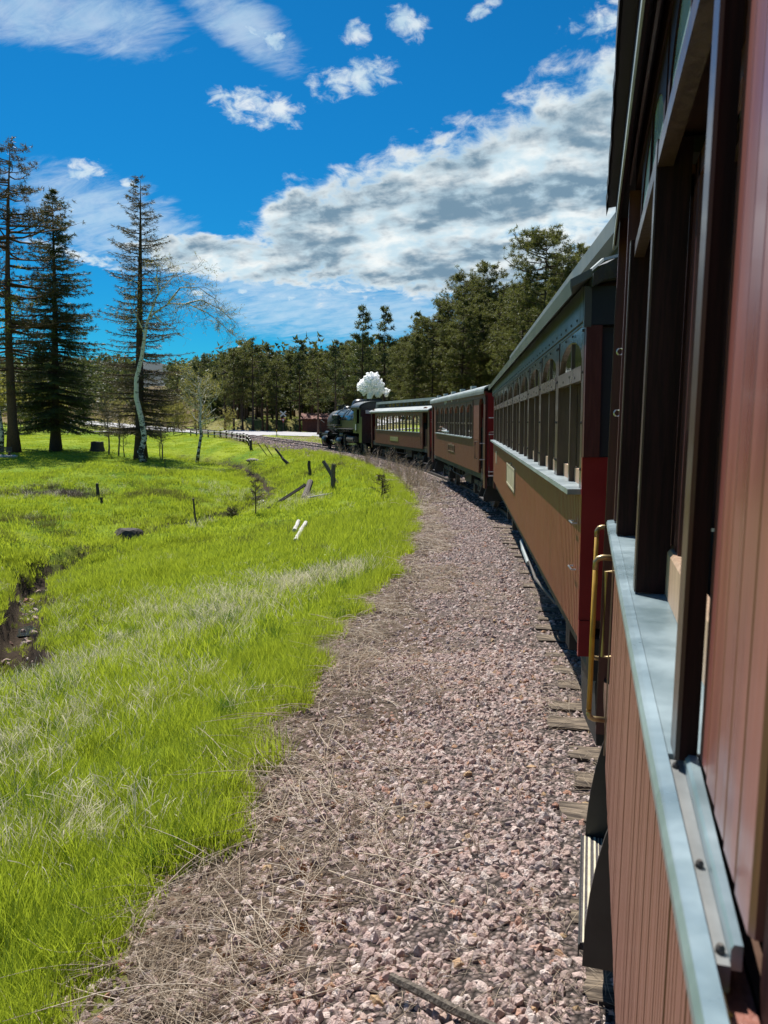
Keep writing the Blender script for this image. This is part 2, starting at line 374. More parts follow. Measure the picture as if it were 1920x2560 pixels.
# birch bark: white with black scars
m, t = new_mat('birch bark'); M['birch'] = m
out = t.n('ShaderNodeOutputMaterial'); b = t.n('ShaderNodeBsdfPrincipled'); t.l(b.outputs[0], out.inputs[0])
tcn = t.n('ShaderNodeTexCoord'); mpn = t.n('ShaderNodeMapping'); mpn.inputs['Scale'].default_value = (1.5, 1.5, 3.2); t.l(tcn.outputs['Object'], mpn.inputs[0])
nz = t.noise(mpn.outputs[0], 1.6, 5, 0.7)
sz = t.n('ShaderNodeSeparateXYZ'); t.l(tcn.outputs['Object'], sz.inputs[0])
low = t.m('MULTIPLY', t.m('SUBTRACT', 1.0, t.sstep(sz.outputs[2], 0.5, 6.0)), 0.11)
blk = t.sstep(t.m('ADD', nz, low), 0.56, 0.60)
t.l(t.mix(blk, (0.62, 0.61, 0.56), (0.03, 0.028, 0.025)), b.inputs['Base Color']); b.inputs['Roughness'].default_value = 0.8

# glass: mostly clear with a grazing reflection
def glass(name, tint, gloss_col=(1, 1, 1), base=0.06, rough=0.02, bump=0.0, maxr=1.0):
    m, t = new_mat(name)
    out = t.n('ShaderNodeOutputMaterial'); g = t.n('ShaderNodeBsdfGlossy'); tr = t.n('ShaderNodeBsdfTransparent')
    g.inputs['Roughness'].default_value = rough; g.inputs['Color'].default_value = tuple(gloss_col) + (1,); tr.inputs[0].default_value = tuple(tint) + (1,)
    lw = t.n('ShaderNodeFresnel'); lw.inputs[0].default_value = 1.5
    if bump:
        bn = t.n('ShaderNodeBump'); bn.inputs['Strength'].default_value = bump; bn.inputs['Distance'].default_value = 0.01
        tcn = t.n('ShaderNodeTexCoord'); t.l(t.noise(tcn.outputs['Object'], 3, 3, 0.5), bn.inputs['Height'])
        t.l(bn.outputs[0], g.inputs['Normal'])
    mxs = t.n('ShaderNodeMixShader'); f = t.m('MINIMUM', t.m('ADD', t.m('MULTIPLY', lw.outputs[0], 1.0), base), maxr)
    t.l(f, mxs.inputs[0]); t.l(tr.outputs[0], mxs.inputs[1]); t.l(g.outputs[0], mxs.inputs[2]); t.l(mxs.outputs[0], out.inputs[0])
    return m
M['glass'] = glass('window glass', (0.72, 0.74, 0.70))
M['glassold'] = glass('old dusty transom glass', (0.30, 0.33, 0.28), (0.9, 0.95, 0.9), 0.12, 0.08, 0.3, 0.75)
M['glasssky'] = glass('transom glass', (0.12, 0.13, 0.13), (0.9, 0.97, 1), 0.30, 0.12, 0.2)

M['transompane'] = pmat('sky tinted transom pane', (0.34, 0.50, 0.55), (0.44, 0.60, 0.64), 3, 0.10, 0.2, bump=0.1, spec=1.0)  # pale blue base paints the sky reflection into the pane
# foliage / grass: diffuse + light coming through
def leafmat(name, c1, c2, trans, tcol=None, rough=0.5, spec=0.25, noise=0.6, scale=0.7):
    m, t = new_mat(name)
    out = t.n('ShaderNodeOutputMaterial'); b = t.n('ShaderNodeBsdfPrincipled'); b.inputs['Roughness'].default_value = rough
    b.inputs['Specular IOR Level'].default_value = spec
    oi = t.n('ShaderNodeObjectInfo'); g = t.n('ShaderNodeNewGeometry')
    nz = t.noise(g.outputs['Position'], scale, 4, 0.6)
    f = t.m('ADD', t.m('MULTIPLY', oi.outputs['Random'], 1 - noise), t.m('MULTIPLY', t.sstep(nz, 0.3, 0.7), noise))
    rp = t.m('ADD', t.m('MULTIPLY', g.outputs['Random Per Island'], 0.5), t.m('MULTIPLY', f, 0.6), clamp=True)
    col = t.mix(rp, c1, c2); t.l(col, b.inputs['Base Color'])
    tl = t.n('ShaderNodeBsdfTranslucent')
    if tcol is None: t.l(col, tl.inputs[0])
    else: t.l(t.mix(0.65, col, tcol), tl.inputs[0])
    mxs = t.n('ShaderNodeMixShader'); mxs.inputs[0].default_value = trans
    t.l(b.outputs[0], mxs.inputs[1]); t.l(tl.outputs[0], mxs.inputs[2]); t.l(mxs.outputs[0], out.inputs[0])
    return m
M['grass'] = leafmat('grass blades', (0.085, 0.165, 0.014), (0.31, 0.375, 0.040), 0.50, (0.58, 0.68, 0.045), scale=0.35, rough=0.38, spec=0.55)
M['drygrass'] = leafmat('dry grass', (0.55, 0.49, 0.31), (0.76, 0.69, 0.52), 0.40, (0.9, 0.82, 0.62), scale=2)
M['straw'] = leafmat('bleached straw', (0.30, 0.215, 0.135), (0.68, 0.56, 0.42), 0.12, scale=3, rough=0.45, spec=0.5)
M['moss'] = leafmat('rusty moss', (0.20, 0.085, 0.018), (0.34, 0.13, 0.03), 0.2, scale=3)
M['spruce'] = leafmat('spruce needles', (0.032, 0.056, 0.026), (0.105, 0.138, 0.055), 0.34, (0.10, 0.11, 0.03), scale=0.5)
M['sprucebrown'] = leafmat('brown tipped spruce needles', (0.042, 0.046, 0.025), (0.135, 0.118, 0.060), 0.32, (0.13, 0.10, 0.04), scale=0.6)
M['pine'] = leafmat('pine needles', (0.035, 0.052, 0.018), (0.150, 0.160, 0.048), 0.34, (0.26, 0.27, 0.06), scale=0.25)
M['pinefar'] = leafmat('far pine needles', (0.022, 0.046, 0.022), (0.085, 0.118, 0.044), 0.34, (0.20, 0.22, 0.05), scale=0.12)
M['budleaf'] = leafmat('young leaves', (0.20, 0.19, 0.05), (0.34, 0.30, 0.08), 0.4, (0.45, 0.42, 0.10), scale=0.5)
M['yellowleaf'] = leafmat('yellow green young leaves', (0.24, 0.24, 0.04), (0.42, 0.38, 0.07), 0.4, (0.55, 0.5, 0.10), scale=0.5)
M['twig'] = pmat('bare twigs', (0.13, 0.105, 0.08), (0.22, 0.185, 0.15), 5, 0.9)
M['brush'] = leafmat('brown brush twigs', (0.09, 0.07, 0.05), (0.17, 0.13, 0.10), 0.15, scale=1)

# stones
m, t = new_mat('pinkish ballast stone'); M['stone'] = m
out = t.n('ShaderNodeOutputMaterial'); b = t.n('ShaderNodeBsdfPrincipled'); t.l(b.outputs[0], out.inputs[0])
oi = t.n('ShaderNodeObjectInfo'); tcn = t.n('ShaderNodeTexCoord')
c = t.ramp(oi.outputs['Random'], [(0.0, (0.46, 0.325, 0.29)), (0.22, (0.64, 0.48, 0.43)), (0.42, (0.56, 0.40, 0.355)), (0.6, (0.80, 0.67, 0.60)),
                                  (0.78, (0.34, 0.265, 0.255)), (0.93, (0.56, 0.40, 0.33)), (0.975, (0.50, 0.24, 0.16)), (1.0, (0.60, 0.42, 0.22))])
nz = t.noise(tcn.outputs['Object'], 1.6, 5, 0.65)
t.l(t.mix(t.m('MULTIPLY', t.sstep(nz, 0.4, 0.7), 0.45), c, (0.20, 0.15, 0.13)), b.inputs['Base Color']); b.inputs['Roughness'].default_value = 0.85
bn = t.n('ShaderNodeBump'); bn.inputs['Strength'].default_value = 0.5; bn.inputs['Distance'].default_value = 0.3
t.l(t.noise(tcn.outputs['Object'], 3.5, 4, 0.6), bn.inputs['Height']); t.l(bn.outputs[0], b.inputs['Normal'])

# ballast bed underneath: rock fragments and dirt, dark to paint shade between stones
m, t = new_mat('ballast bed'); M['bed'] = m
out = t.n('ShaderNodeOutputMaterial'); b = t.n('ShaderNodeBsdfPrincipled'); t.l(b.outputs[0], out.inputs[0]); b.inputs['Roughness'].default_value = 0.95
tcn = t.n('ShaderNodeTexCoord'); vo = t.n('ShaderNodeTexVoronoi'); vo.inputs['Scale'].default_value = 34; t.l(tcn.outputs['Object'], vo.inputs['Vector'])
at = t.n('ShaderNodeAttribute', attribute_name='dirt')
sc_ = t.n('ShaderNodeSeparateColor'); t.l(vo.outputs['Color'], sc_.inputs[0])
stone = t.ramp(sc_.outputs[0], [(0.0, (0.10, 0.075, 0.065)), (0.5, (0.17, 0.125, 0.11)), (1.0, (0.26, 0.20, 0.175))])
stone = t.mix(t.sstep(vo.outputs['Distance'], 0.3, 0.75), stone, (0.03, 0.022, 0.018))  # fragment edges darkened, shade of the crevices put into the colour
dn = t.noise(tcn.outputs['Object'], 3.0, 8, 0.7)
dirt = t.ramp(dn, [(0.3, (0.035, 0.022, 0.014)), (0.5, (0.085, 0.056, 0.036)), (0.65, (0.15, 0.105, 0.072)), (0.82, (0.28, 0.21, 0.15))])
t.l(t.mix(at.outputs['Fac'], stone, dirt), b.inputs['Base Color'])
bn = t.n('ShaderNodeBump'); bn.inputs['Strength'].default_value = 0.9; bn.inputs['Distance'].default_value = 0.03
t.l(t.m('SUBTRACT', t.m('MULTIPLY', dn, 0.6), vo.outputs['Distance']), bn.inputs['Height']); t.l(bn.outputs[0], b.inputs['Normal'])

# meadow
m, t = new_mat('meadow ground'); M['meadow'] = m
out = t.n('ShaderNodeOutputMaterial'); b = t.n('ShaderNodeBsdfPrincipled'); t.l(b.outputs[0], out.inputs[0]); b.inputs['Roughness'].default_value = 0.95
b.inputs['Specular IOR Level'].default_value = 0.1
tcn = t.n('ShaderNodeTexCoord'); o_ = tcn.outputs['Object']
g1 = t.mix(t.sstep(t.noise(o_, 0.12, 5, 0.6), 0.35, 0.65), (0.115, 0.205, 0.012), (0.27, 0.335, 0.026))
g1 = t.mix(t.m('MULTIPLY', t.sstep(t.noise(o_, 1.6, 6, 0.7), 0.5, 0.75), 0.55), g1, (0.055, 0.10, 0.012))
g1 = t.mix(t.m('MULTIPLY', t.sstep(t.noise(o_, 0.35, 6, 0.7), 0.56, 0.72), 0.45), g1, (0.22, 0.22, 0.05))
at = t.n('ShaderNodeAttribute', attribute_name='mud')
g1 = t.mix(at.outputs['Fac'], g1, t.mix(t.noise(o_, 5, 5, 0.7), (0.02, 0.014, 0.010), (0.09, 0.065, 0.045)))
at2 = t.n('ShaderNodeAttribute', attribute_name='tan')
g1 = t.mix(at2.outputs['Fac'], g1, t.mix(t.sstep(t.noise(o_, 0.9, 6, 0.7), .3, .7), (0.105, 0.075, 0.038), (0.27, 0.21, 0.095)))
t.l(g1, b.inputs['Base Color'])
bn = t.n('ShaderNodeBump'); bn.inputs['Strength'].default_value = 0.8; bn.inputs['Distance'].default_value = 0.12
t.l(t.noise(o_, 4.0, 8, 0.75), bn.inputs['Height']); t.l(bn.outputs[0], b.inputs['Normal'])

m, t = new_mat('creek water'); M['water'] = m
out = t.n('ShaderNodeOutputMaterial'); b = t.n('ShaderNodeBsdfPrincipled'); t.l(b.outputs[0], out.inputs[0])
b.inputs['Base Color'].default_value = (0.02, 0.02, 0.015, 1); b.inputs['Roughness'].default_value = 0.05
tcn = t.n('ShaderNodeTexCoord'); bn = t.n('ShaderNodeBump'); bn.inputs['Strength'].default_value = 0.8; bn.inputs['Distance'].default_value = 0.05
t.l(t.noise(tcn.outputs['Object'], 9, 3, 0.6), bn.inputs['Height']); t.l(bn.outputs[0], b.inputs['Normal'])

m, t = new_mat('steam'); M['steam'] = m
out = t.n('ShaderNodeOutputMaterial'); b = t.n('ShaderNodeBsdfPrincipled'); t.l(b.outputs[0], out.inputs[0])
b.inputs['Base Color'].default_value = (0.97, 0.97, 0.98, 1); b.inputs['Roughness'].default_value = 1.0; b.inputs['Specular IOR Level'].default_value = 0.0
b.inputs['Subsurface Weight'].default_value = 1.0; b.inputs['Subsurface Radius'].default_value = (1, 1, 1); b.inputs['Subsurface Scale'].default_value = 0.7

#TERRAIN-BEGIN
RAD = 99.0; PHI = math.radians(34.5); X0 = 1.63; Y0 = -3.0
EX = X0 - RAD * (1 - math.cos(PHI)); EY = Y0 + RAD * math.sin(PHI); S_END = Y0 + RAD * PHI
def track_sd(x, y):
    x = np.asarray(x, float); y = np.asarray(y, float)
    cx, cy = X0 - RAD, Y0
    phi = np.arctan2(y - cy, x - cx)
    s1 = Y0 + RAD * phi; d1 = RAD - np.hypot(x - cx, y - cy)
    dx, dy = x - EX, y - EY; hx, hy = -math.sin(PHI), math.cos(PHI)
    t = dx * hx + dy * hy; s2 = S_END + t; d2 = -(dx * hy - dy * hx)
    m = (t > 0)
    back = (y < Y0) & (x > -60)
    s = np.where(m, s2, s1); d = np.where(m, d2, d1)
    s = np.where(back, y, s); d = np.where(back, X0 - x, d)
    far = (~m) & (~back) & (d1 > 60)
    return s, np.where(far, 60.0, d)
def tp(s, d=0.0):
    """point on the track frame: x, y, heading"""
    if s < Y0: return X0 - d, s, 0.0
    if s <= S_END:
        p = (s - Y0) / RAD
        return X0 - RAD + (RAD - d) * math.cos(p), Y0 + (RAD - d) * math.sin(p), p
    t = s - S_END
    return EX - t * math.sin(PHI) - d * math.cos(PHI), EY + t * math.cos(PHI) - d * math.sin(PHI), PHI
def sst(x, a, b):
    t = np.clip((np.asarray(x, float) - a) / (b - a), 0, 1); return t * t * (3 - 2 * t)
def zt(s): return 0.30 * sst(s, 32, 58)
def wob(x, y, k, seed=0):
    return (np.sin(x * k + seed) * np.cos(y * k * 1.13 + seed * 1.7) + 0.5 * np.sin(x * k * 2.3 + y * k * 1.1 + seed * 2.1)
            + 0.35 * np.cos(y * k * 3.1 - x * k * 2.7 + seed)) / 1.85
CREEK = [(-9.5, 11.0), (-11.3, 12.8), (-13.3, 15.8), (-14.4, 17.2), (-15.6, 18.7), (-16.4, 20.8), (-16.9, 24.0), (-16.5, 26.6), (-16.2, 29.0), (-15.9, 32.0), (-16.6, 36.0), (-17.6, 40.5), (-21, 47), (-24.5, 53), (-29, 60), (-36, 68), (-45, 77)]
def creek_dist(x, y):
    x = np.asarray(x, float); y = np.asarray(y, float); best = np.full(x.shape, 1e9)
    for (ax, ay), (bx, by) in zip(CREEK[:-1], CREEK[1:]):
        vx, vy = bx - ax, by - ay; t = np.clip(((x - ax) * vx + (y - ay) * vy) / (vx * vx + vy * vy), 0, 1)
        best = np.minimum(best, np.hypot(x - ax - t * vx, y - ay - t * vy))
    return best
ROAD = [(40, 96), (0, 107), (-40, 115.5), (-60, 123), (-75, 131), (-92, 142), (-125, 168), (-165, 205), (-230, 262), (-330, 330)]
ROADW = [9, 10, 11, 10.5, 7, 5.5, 5, 4.5, 4.5, 4.5]
def road_dist(x, y):
    x = np.asarray(x, float); y = np.asarray(y, float); best = np.full(x.shape, 1e9)
    for i in range(len(ROAD) - 1):
        (ax, ay), (bx, by) = ROAD[i], ROAD[i + 1]
        vx, vy = bx - ax, by - ay; t = np.clip(((x - ax) * vx + (y - ay) * vy) / (vx * vx + vy * vy), 0, 1)
        w = ROADW[i] * (1 - t) + ROADW[i + 1] * t
        best = np.minimum(best, np.hypot(x - ax - t * vx, y - ay - t * vy) - w)
    return best
def ground(x, y, sub=True):
    x = np.asarray(x, float); y = np.asarray(y, float)
    s, d = track_sd(x, y); D = np.hypot(x, y); z0 = zt(s)
    base = np.interp(D, [0, 60, 85, 112, 140, 200, 260, 360, 600, 1200], [-1.5, -1.5, -1.35, -0.6, 0.1, 1.0, 2.2, 9, 24, 40])
    base = base + 0.12 * wob(x, y, 0.33, 1) + 0.22 * wob(x, y, 0.12, 4) * sst(D, 12, 30)
    bankL = 2.0 * sst(road_dist(x, y), 2.0, 12.0) * sst(D, 128, 150) * sst(d, 30, 8)
    base = base + bankL
    k = np.clip((z0 - base) / 1.7, 0, 1)
    prof = np.interp(d, [1.6, 3.8, 6.2, 9.5], [0, -0.30, -0.95, -1.5])
    base = base + 1.15 * np.exp(-((x + 26) / 6.5) ** 2 - ((y - 37) / 8.0) ** 2) + 0.35 * np.exp(-((x + 24) / 3.5) ** 2 - ((y - 27) / 3.0) ** 2) + 0.3 * np.exp(-((x + 20.5) / 2.6) ** 2 - ((y - 20) / 3.0) ** 2)
    left = z0 + prof * k
    left = left + (base - left) * sst(d, 6.0, 11.5)
    e = -d
    t0 = np.interp(s, [0, 50, 75, 105, 125, 170], [9, 9, 15, 40, 50, 14])
    hill = np.maximum(0, e - t0); hill = 0.13 * hill - 0.0002 * np.minimum(hill, 250) ** 2
    right = z0 + np.interp(e, [1.6, 4, 6], [0, -0.30, -0.36]) + hill * (1 + 0.15 * wob(x, y, 0.05, 2))
    right = np.maximum(right, np.where(D > 165, base * sst(e, 4, 12), -9))
    z = np.where(d >= 0, left, right)
    cd = creek_dist(x, y)
    wv = np.interp(y, [12, 17, 20], [.55, .8, 1.0])
    z = z - 0.72 * sst(cd, .85 * wv, .35 * wv) - 0.13 * (wob(x, y, 2.1, 11) - .2) * sst(cd, .8, .4) - 0.38 * sst(cd, 3.6, 0.8)
    z = z + 0.26 * wob(x, y, 0.55, 9) * sst(D, 9, 16) * sst(D, 60, 40) * sst(d, 7, 10)
    z = z + 0.05 * wob(x, y, 1.9, 3) * sst(d, 4.5, 7) * sst(D, 90, 40)
    rd = road_dist(x, y)
    zr = np.interp(D, [90, 112, 140, 165, 200, 300], [0.1, 0.22, 0.30, 0.55, 1.2, 2.6])
    z = np.where(np.abs(d) > 3.2, z + (zr - z) * sst(rd, 4.0, 0.0) * sst(np.abs(d), 3.2, 5), z)
    if sub: z = z - 0.14 * sst(np.abs(d), 3.55, 3.2) * (d > -3.0) * (s < 175)
    return z
def edge_d(s):
    s = np.asarray(s, float)
    return np.interp(s, [0, 4, 8, 10.5, 13, 20, 28, 36, 60], [3.85, 3.75, 4.0, 4.2, 3.85, 3.5, 3.2, 2.9, 2.7]) + 0.12 * np.sin(s * 2.1) + 0.10 * np.sin(s * 4.7 + 1) + .05 * np.sin(s * 9.1)
#TERRAIN-END

# ------------------------------------------------------------------ ground sheets
def build_ground():
    a_in = np.radians(np.arange(-52, 22.01, 0.36)); a_out = np.radians(np.arange(26, 305, 4.0))
    A = np.concatenate([a_in, a_out]); nA = len(A)
    Rr = np.concatenate([[0.0], 0.8 * np.exp(np.linspace(0, math.log(2600 / 0.8), 370))]); nR = len(Rr)
    aa, rr = np.meshgrid(A, Rr); x = rr * np.sin(aa); y = rr * np.cos(aa)
    z = ground(x, y)
    v = np.stack([x, y, z], -1).reshape(-1, 3)
    i, j = np.meshgrid(np.arange(nR - 1), np.arange(nA), indexing='ij'); j2 = (j + 1) % nA
    f = np.stack([i * nA + j, (i + 1) * nA + j, (i + 1) * nA + j2, i * nA + j2], -1).reshape(-1, 4)
    me = npmesh('meadow_ground', v, f[:, ::-1], M['meadow'], True)
    s, d = track_sd(x, y); D = np.hypot(x, y)
    cd = creek_dist(x, y)
    mud = np.clip(sst(D, 225, 260) + sst(cd, .85, 0.5) + 0.5 * sst(cd, 1.8, 0.8) * (wob(x, y, 1.3, 5) > 0.1), 0, 1)
    rd = road_dist(x, y)
    tan = np.clip(sst(rd, 14, 5) * sst(D, 130, 140) * 0.85 + 0.75 * sst(-d, 2.5, 4.5) * sst(-d, 60, 40) * (wob(x, y, 0.3, 3) > -0.35)
                  + 0.6 * sst(d, 4.6, 3.6) * (d > 0) + 0.8 * sst(D, 175, 200) * (rd > 6) * (d > 0), 0, 1)
    # thin patch of dry soil in the far bank of the creek
    tan = np.maximum(tan, 0.8 * sst(np.hypot((x + 24.2) / 1.6, (y - 30.4) / 0.9), 1.3, 0.5))
    for nm, arr in (('mud', mud), ('tan', tan)):
        at = me.attributes.new(nm, 'FLOAT', 'POINT'); at.data.foreach_set('value', arr.reshape(-1).astype(np.float32))
    link('meadow_ground', me, kind='structure')
build_ground()

def build_bed():
    S = np.concatenate([np.arange(-12, 30, 0.12), np.arange(30, 80, 0.3), np.arange(80, 176, 1.0)])
    T = np.linspace(0, 1, 44)
    v = []; dirt = []
    for s in S:
        e = float(edge_d(s)) + 0.15
        for t in T:
            d = -2.9 + (e + 2.9) * t
            x, y, _ = tp(s, d); v.append((x, y)); dirt.append((d, s))
    v = np.array(v); dd = np.array(dirt); z = ground(v[:, 0], v[:, 1], False)
    e = edge_d(dd[:, 1]) + 0.15
    z = z + 0.012 + 0.02 * wob(v[:, 0], v[:, 1], 7, 1) * (dd[:, 0] > 1.5) - 0.22 * sst(dd[:, 0], e - 0.25, e) - 0.3 * sst(-dd[:, 0], 2.6, 2.9)
    nT = len(T); i, j = np.meshgrid(np.arange(len(S) - 1), np.arange(nT - 1), indexing='ij')
    f = np.stack([i * nT + j, i * nT + j + 1, (i + 1) * nT + j + 1, (i + 1) * nT + j], -1).reshape(-1, 4)
    me = npmesh('ballast_bed', np.column_stack([v, z]), f[:, ::-1], M['bed'], True)
    w = sst(dd[:, 0] + 0.35 * wob(v[:, 0], v[:, 1], 1.7, 2), 2.2, 3.1)
    at = me.attributes.new('dirt', 'FLOAT', 'POINT'); at.data.foreach_set('value', w.astype(np.float32))
    link('ballast_bed', me, kind='structure')
build_bed()

def sheet_along(name, pts, widths, lift, mat, n=6, step=2.0):
    P_ = []; W_ = []
    for i in range(len(pts) - 1):
        L = math.dist(pts[i], pts[i + 1]); k = max(2, int(L / step))
        for q in range(k):
            t = q / k; P_.append((pts[i][0] * (1 - t) + pts[i + 1][0] * t, pts[i][1] * (1 - t) + pts[i + 1][1] * t)); W_.append(widths[i] * (1 - t) + widths[i + 1] * t)
    P_ = np.array(P_); W_ = np.array(W_)
    for _ in range(12): P_[1:-1] = (P_[:-2] + P_[1:-1] * 2 + P_[2:]) / 4
    T = np.gradient(P_, axis=0); T /= np.linalg.norm(T, axis=1)[:, None]; N = np.stack([-T[:, 1], T[:, 0]], 1)
    u = np.linspace(-1, 1, n); v = []
    for p, w, nn, k in zip(P_, W_, N, range(len(W_))):
        for q in u: v.append(p + nn * (w + 0.25 * math.sin(k * 1.3 + q)) * q)
    v = np.array(v); z = ground(v[:, 0], v[:, 1]) + lift
    i, j = np.meshgrid(np.arange(len(P_) - 1), np.arange(n - 1), indexing='ij')
    f = np.stack([i * n + j, i * n + j + 1, (i + 1) * n + j + 1, (i + 1) * n + j], -1).reshape(-1, 4)
    link(name, npmesh(name, np.column_stack([v, z]), f, mat, True), kind='structure')
sheet_along('road', ROAD, ROADW, 0.05, M['road'], 18, 2.0)
sheet_along('path', [(-92, 96), (-86, 106), (-77, 110), (-68, 114)], [0.6, 0.6, 0.6, 0.6], 0.10, M['road'], 3)

def build_creek():
    P_ = []
    for i in range(len(CREEK) - 1):
        for q in range(8):
            t = q / 8; P_.append((CREEK[i][0] * (1 - t) + CREEK[i + 1][0] * t, CREEK[i][1] * (1 - t) + CREEK[i + 1][1] * t))
    P_ = np.array(P_); zc = ground(P_[:, 0], P_[:, 1]) + 0.01
    for _ in range(20): zc[1:-1] = (zc[:-2] + zc[1:-1] + zc[2:]) / 3
    T = np.gradient(P_, axis=0); T /= np.linalg.norm(T, axis=1)[:, None]; N = np.stack([-T[:, 1], T[:, 0]], 1)
    v = []
    for p, nn, z in zip(P_, N, zc):
        hw = .6
        for q in (-hw, hw): v.append((p[0] + nn[0] * q, p[1] + nn[1] * q, z))
    f = [(2 * i, 2 * i + 1, 2 * i + 3, 2 * i + 2) for i in range(len(P_) - 1) if P_[i][1] > 15]
    link('creek_water', npmesh('creek_water', v, f, M['water']), kind='structure')
build_creek()

# ------------------------------------------------------------------ railway track
RAILTOP = 0.15
def build_track():
    root = bpy.data.objects.new('railway_track', None); C.objects.link(root); root['kind'] = 'structure'
    prof = [(-.036, .0), (-.036, -.03), (-.010, -.045), (-.010, -.11), (-.07, -.125), (-.07, -.14), (.07, -.14), (.07, -.125), (.010, -.11), (.010, -.045), (.036, -.03), (.036, 0)]
    for side in (0.7535, -0.7535):
        S = list(np.arange(-12, 60, 0.5)) + list(np.arange(60, 176, 2.0)); mb = MB(); hb = MB()
        for s in S:
            x, y, h = tp(s, side); z = float(zt(s)) + RAILTOP; c, q = math.cos(h), math.sin(h)
            for px, pz in prof: mb.v.append((x + px * c, y + px * q, z + pz - 0.004))
            for px in (-.033, .033): hb.v.append((x + px * c, y + px * q, z))
        n = len(prof)
        for i in range(len(S) - 1):
            for k in range(n): mb.f.append((i * n + k, i * n + (k + 1) % n, (i + 1) * n + (k + 1) % n, (i + 1) * n + k))
            hb.f.append((2 * i, 2 * i + 2, 2 * i + 3, 2 * i + 1))
        r = mb.build('rail', M['rail'], root)
        hb.build('rail_head', M['railtop'], r)
    variants = []
    for k in range(5):
        rr = random.Random(k); mb = MB(); L = 1.38 + rr.uniform(-.03, .03); nx = 14; w = 0.115 + rr.uniform(-.008, .008)
        vs = []
        for i in range(nx + 1):
            x = -L + 2 * L * i / nx
            for (yy, zz) in ((-w, -.13), (-w, 0), (-w * .4, .004), (w * .35, -.004), (w, 0), (w, -.13)):
                j = rr.uniform(-.006, .006); vs.append((x + (rr.uniform(-.02, .02) if i in (0, nx) else 0), yy + j, zz + rr.uniform(-.008, .006)))
        fs = []
        for i in range(nx):
            for q in range(6): fs.append((i * 6 + q, i * 6 + (q + 1) % 6, (i + 1) * 6 + (q + 1) % 6, (i + 1) * 6 + q))
        fs += [(5, 4, 3, 2, 1, 0), tuple(range(nx * 6, nx * 6 + 6))]
        mb.add(vs, fs); variants.append(mb.mesh('sleeper', M['tie']))
    s = -4.0; i = 0
    while s < 150 and i < 290:
        x, y, h = tp(s + random.uniform(-.05, .05), random.uniform(-.13, .06))
        link('sleeper', random.choice(variants), root, loc=(x, y, float(zt(s)) + 0.030 + random.uniform(-.012, .008)), rot=(random.uniform(-.01, .01), random.uniform(-.008, .008), h + random.uniform(-.03, .03)))
        s += 0.535 + random.uniform(-.03, .03); i += 1
build_track()

# ------------------------------------------------------------------ rolling stock
def wheelset(parent, u, zoff=0.0, r=0.42):
    mb = MB()
    for sx_ in (-1, 1):
        mb.lathe([(r + .03, sx_ * .70), (r + .03, sx_ * .73), (r, sx_ * .74), (r - .01, sx_ * .83), (r - .06, sx_ * .84), (r * .5, sx_ * .80), (.12, sx_ * .86), (.0, sx_ * .86)], 'x', 22, (0, u, r + zoff))
    mb.tube([(-.85, u, r + zoff), (.85, u, r + zoff)], .07, 8)
    return mb.build('wheelset', M['dirtymetal'], parent)

def truck(parent, u, wb=1.75, zoff=0.0):
    mb = MB()
    for sx_ in (-1, 1):
        x = sx_ * 0.98
        mb.bar((x, u - wb / 2 - .25, .62 + zoff), (x, u + wb / 2 + .25, .62 + zoff), .12, .16)
        mb.bar((x, u - wb / 2 - .1, .40 + zoff), (x, u + wb / 2 + .1, .40 + zoff), .08, .06)
        for k in (-1, 1):
            mb.box(x - .11, x + .11, u + k * wb / 2 - .13, u + k * wb / 2 + .13, .28 + zoff, .56 + zoff)
            mb.tube([(x, u + k * .3, .42 + zoff), (x, u + k * .3, .72 + zoff)], .09, 8)
    mb.box(-1.0, 1.0, u - .22, u + .22, .5 + zoff, .78 + zoff)
    o = mb.build('truck', M['black'], parent)
    for k in (-1, 1): wheelset(o, u + k * wb / 2, zoff)
    return o

def seat_mesh():
    mb = MB()
    mb.box(-.46, .46, -.22, .24, .35, .48).box(-.46, .46, -.28, -.20, .35, 1.05).box(-.42, .42, -.1, .12, 0, .35)
    return mb.mesh('seat', M['seatmat'])
SEAT = seat_mesh()

def sheathing(mb, xf, u0, u1, z0, z1, bw=0.075, g=0.022, sgn=-1):
    """grooved boards; xf is the outer face, sgn -1: faces -x"""
    n = max(1, int(round((u1 - u0) / bw))); bw = (u1 - u0) / n; vs = []; fs = []
    for i in range(n):
        a = u0 + i * bw
        j = len(vs)
        for (yy, dx) in ((a, g), (a + .012, 0), (a + bw - .010, 0), (a + bw, g)):
            vs += [(xf - sgn * dx, yy, z0), (xf - sgn * dx, yy, z1)]
        for q in range(3): fs.append((j + 2 * q, j + 2 * q + 2, j + 2 * q + 3, j + 2 * q + 1))
    mb.add(vs, fs)
    # solid backing and closed edges
    mb.box(min(xf - sgn * .012, xf - sgn * .05), max(xf - sgn * .012, xf - sgn * .05), u0, u1, z0, z1)
    return mb

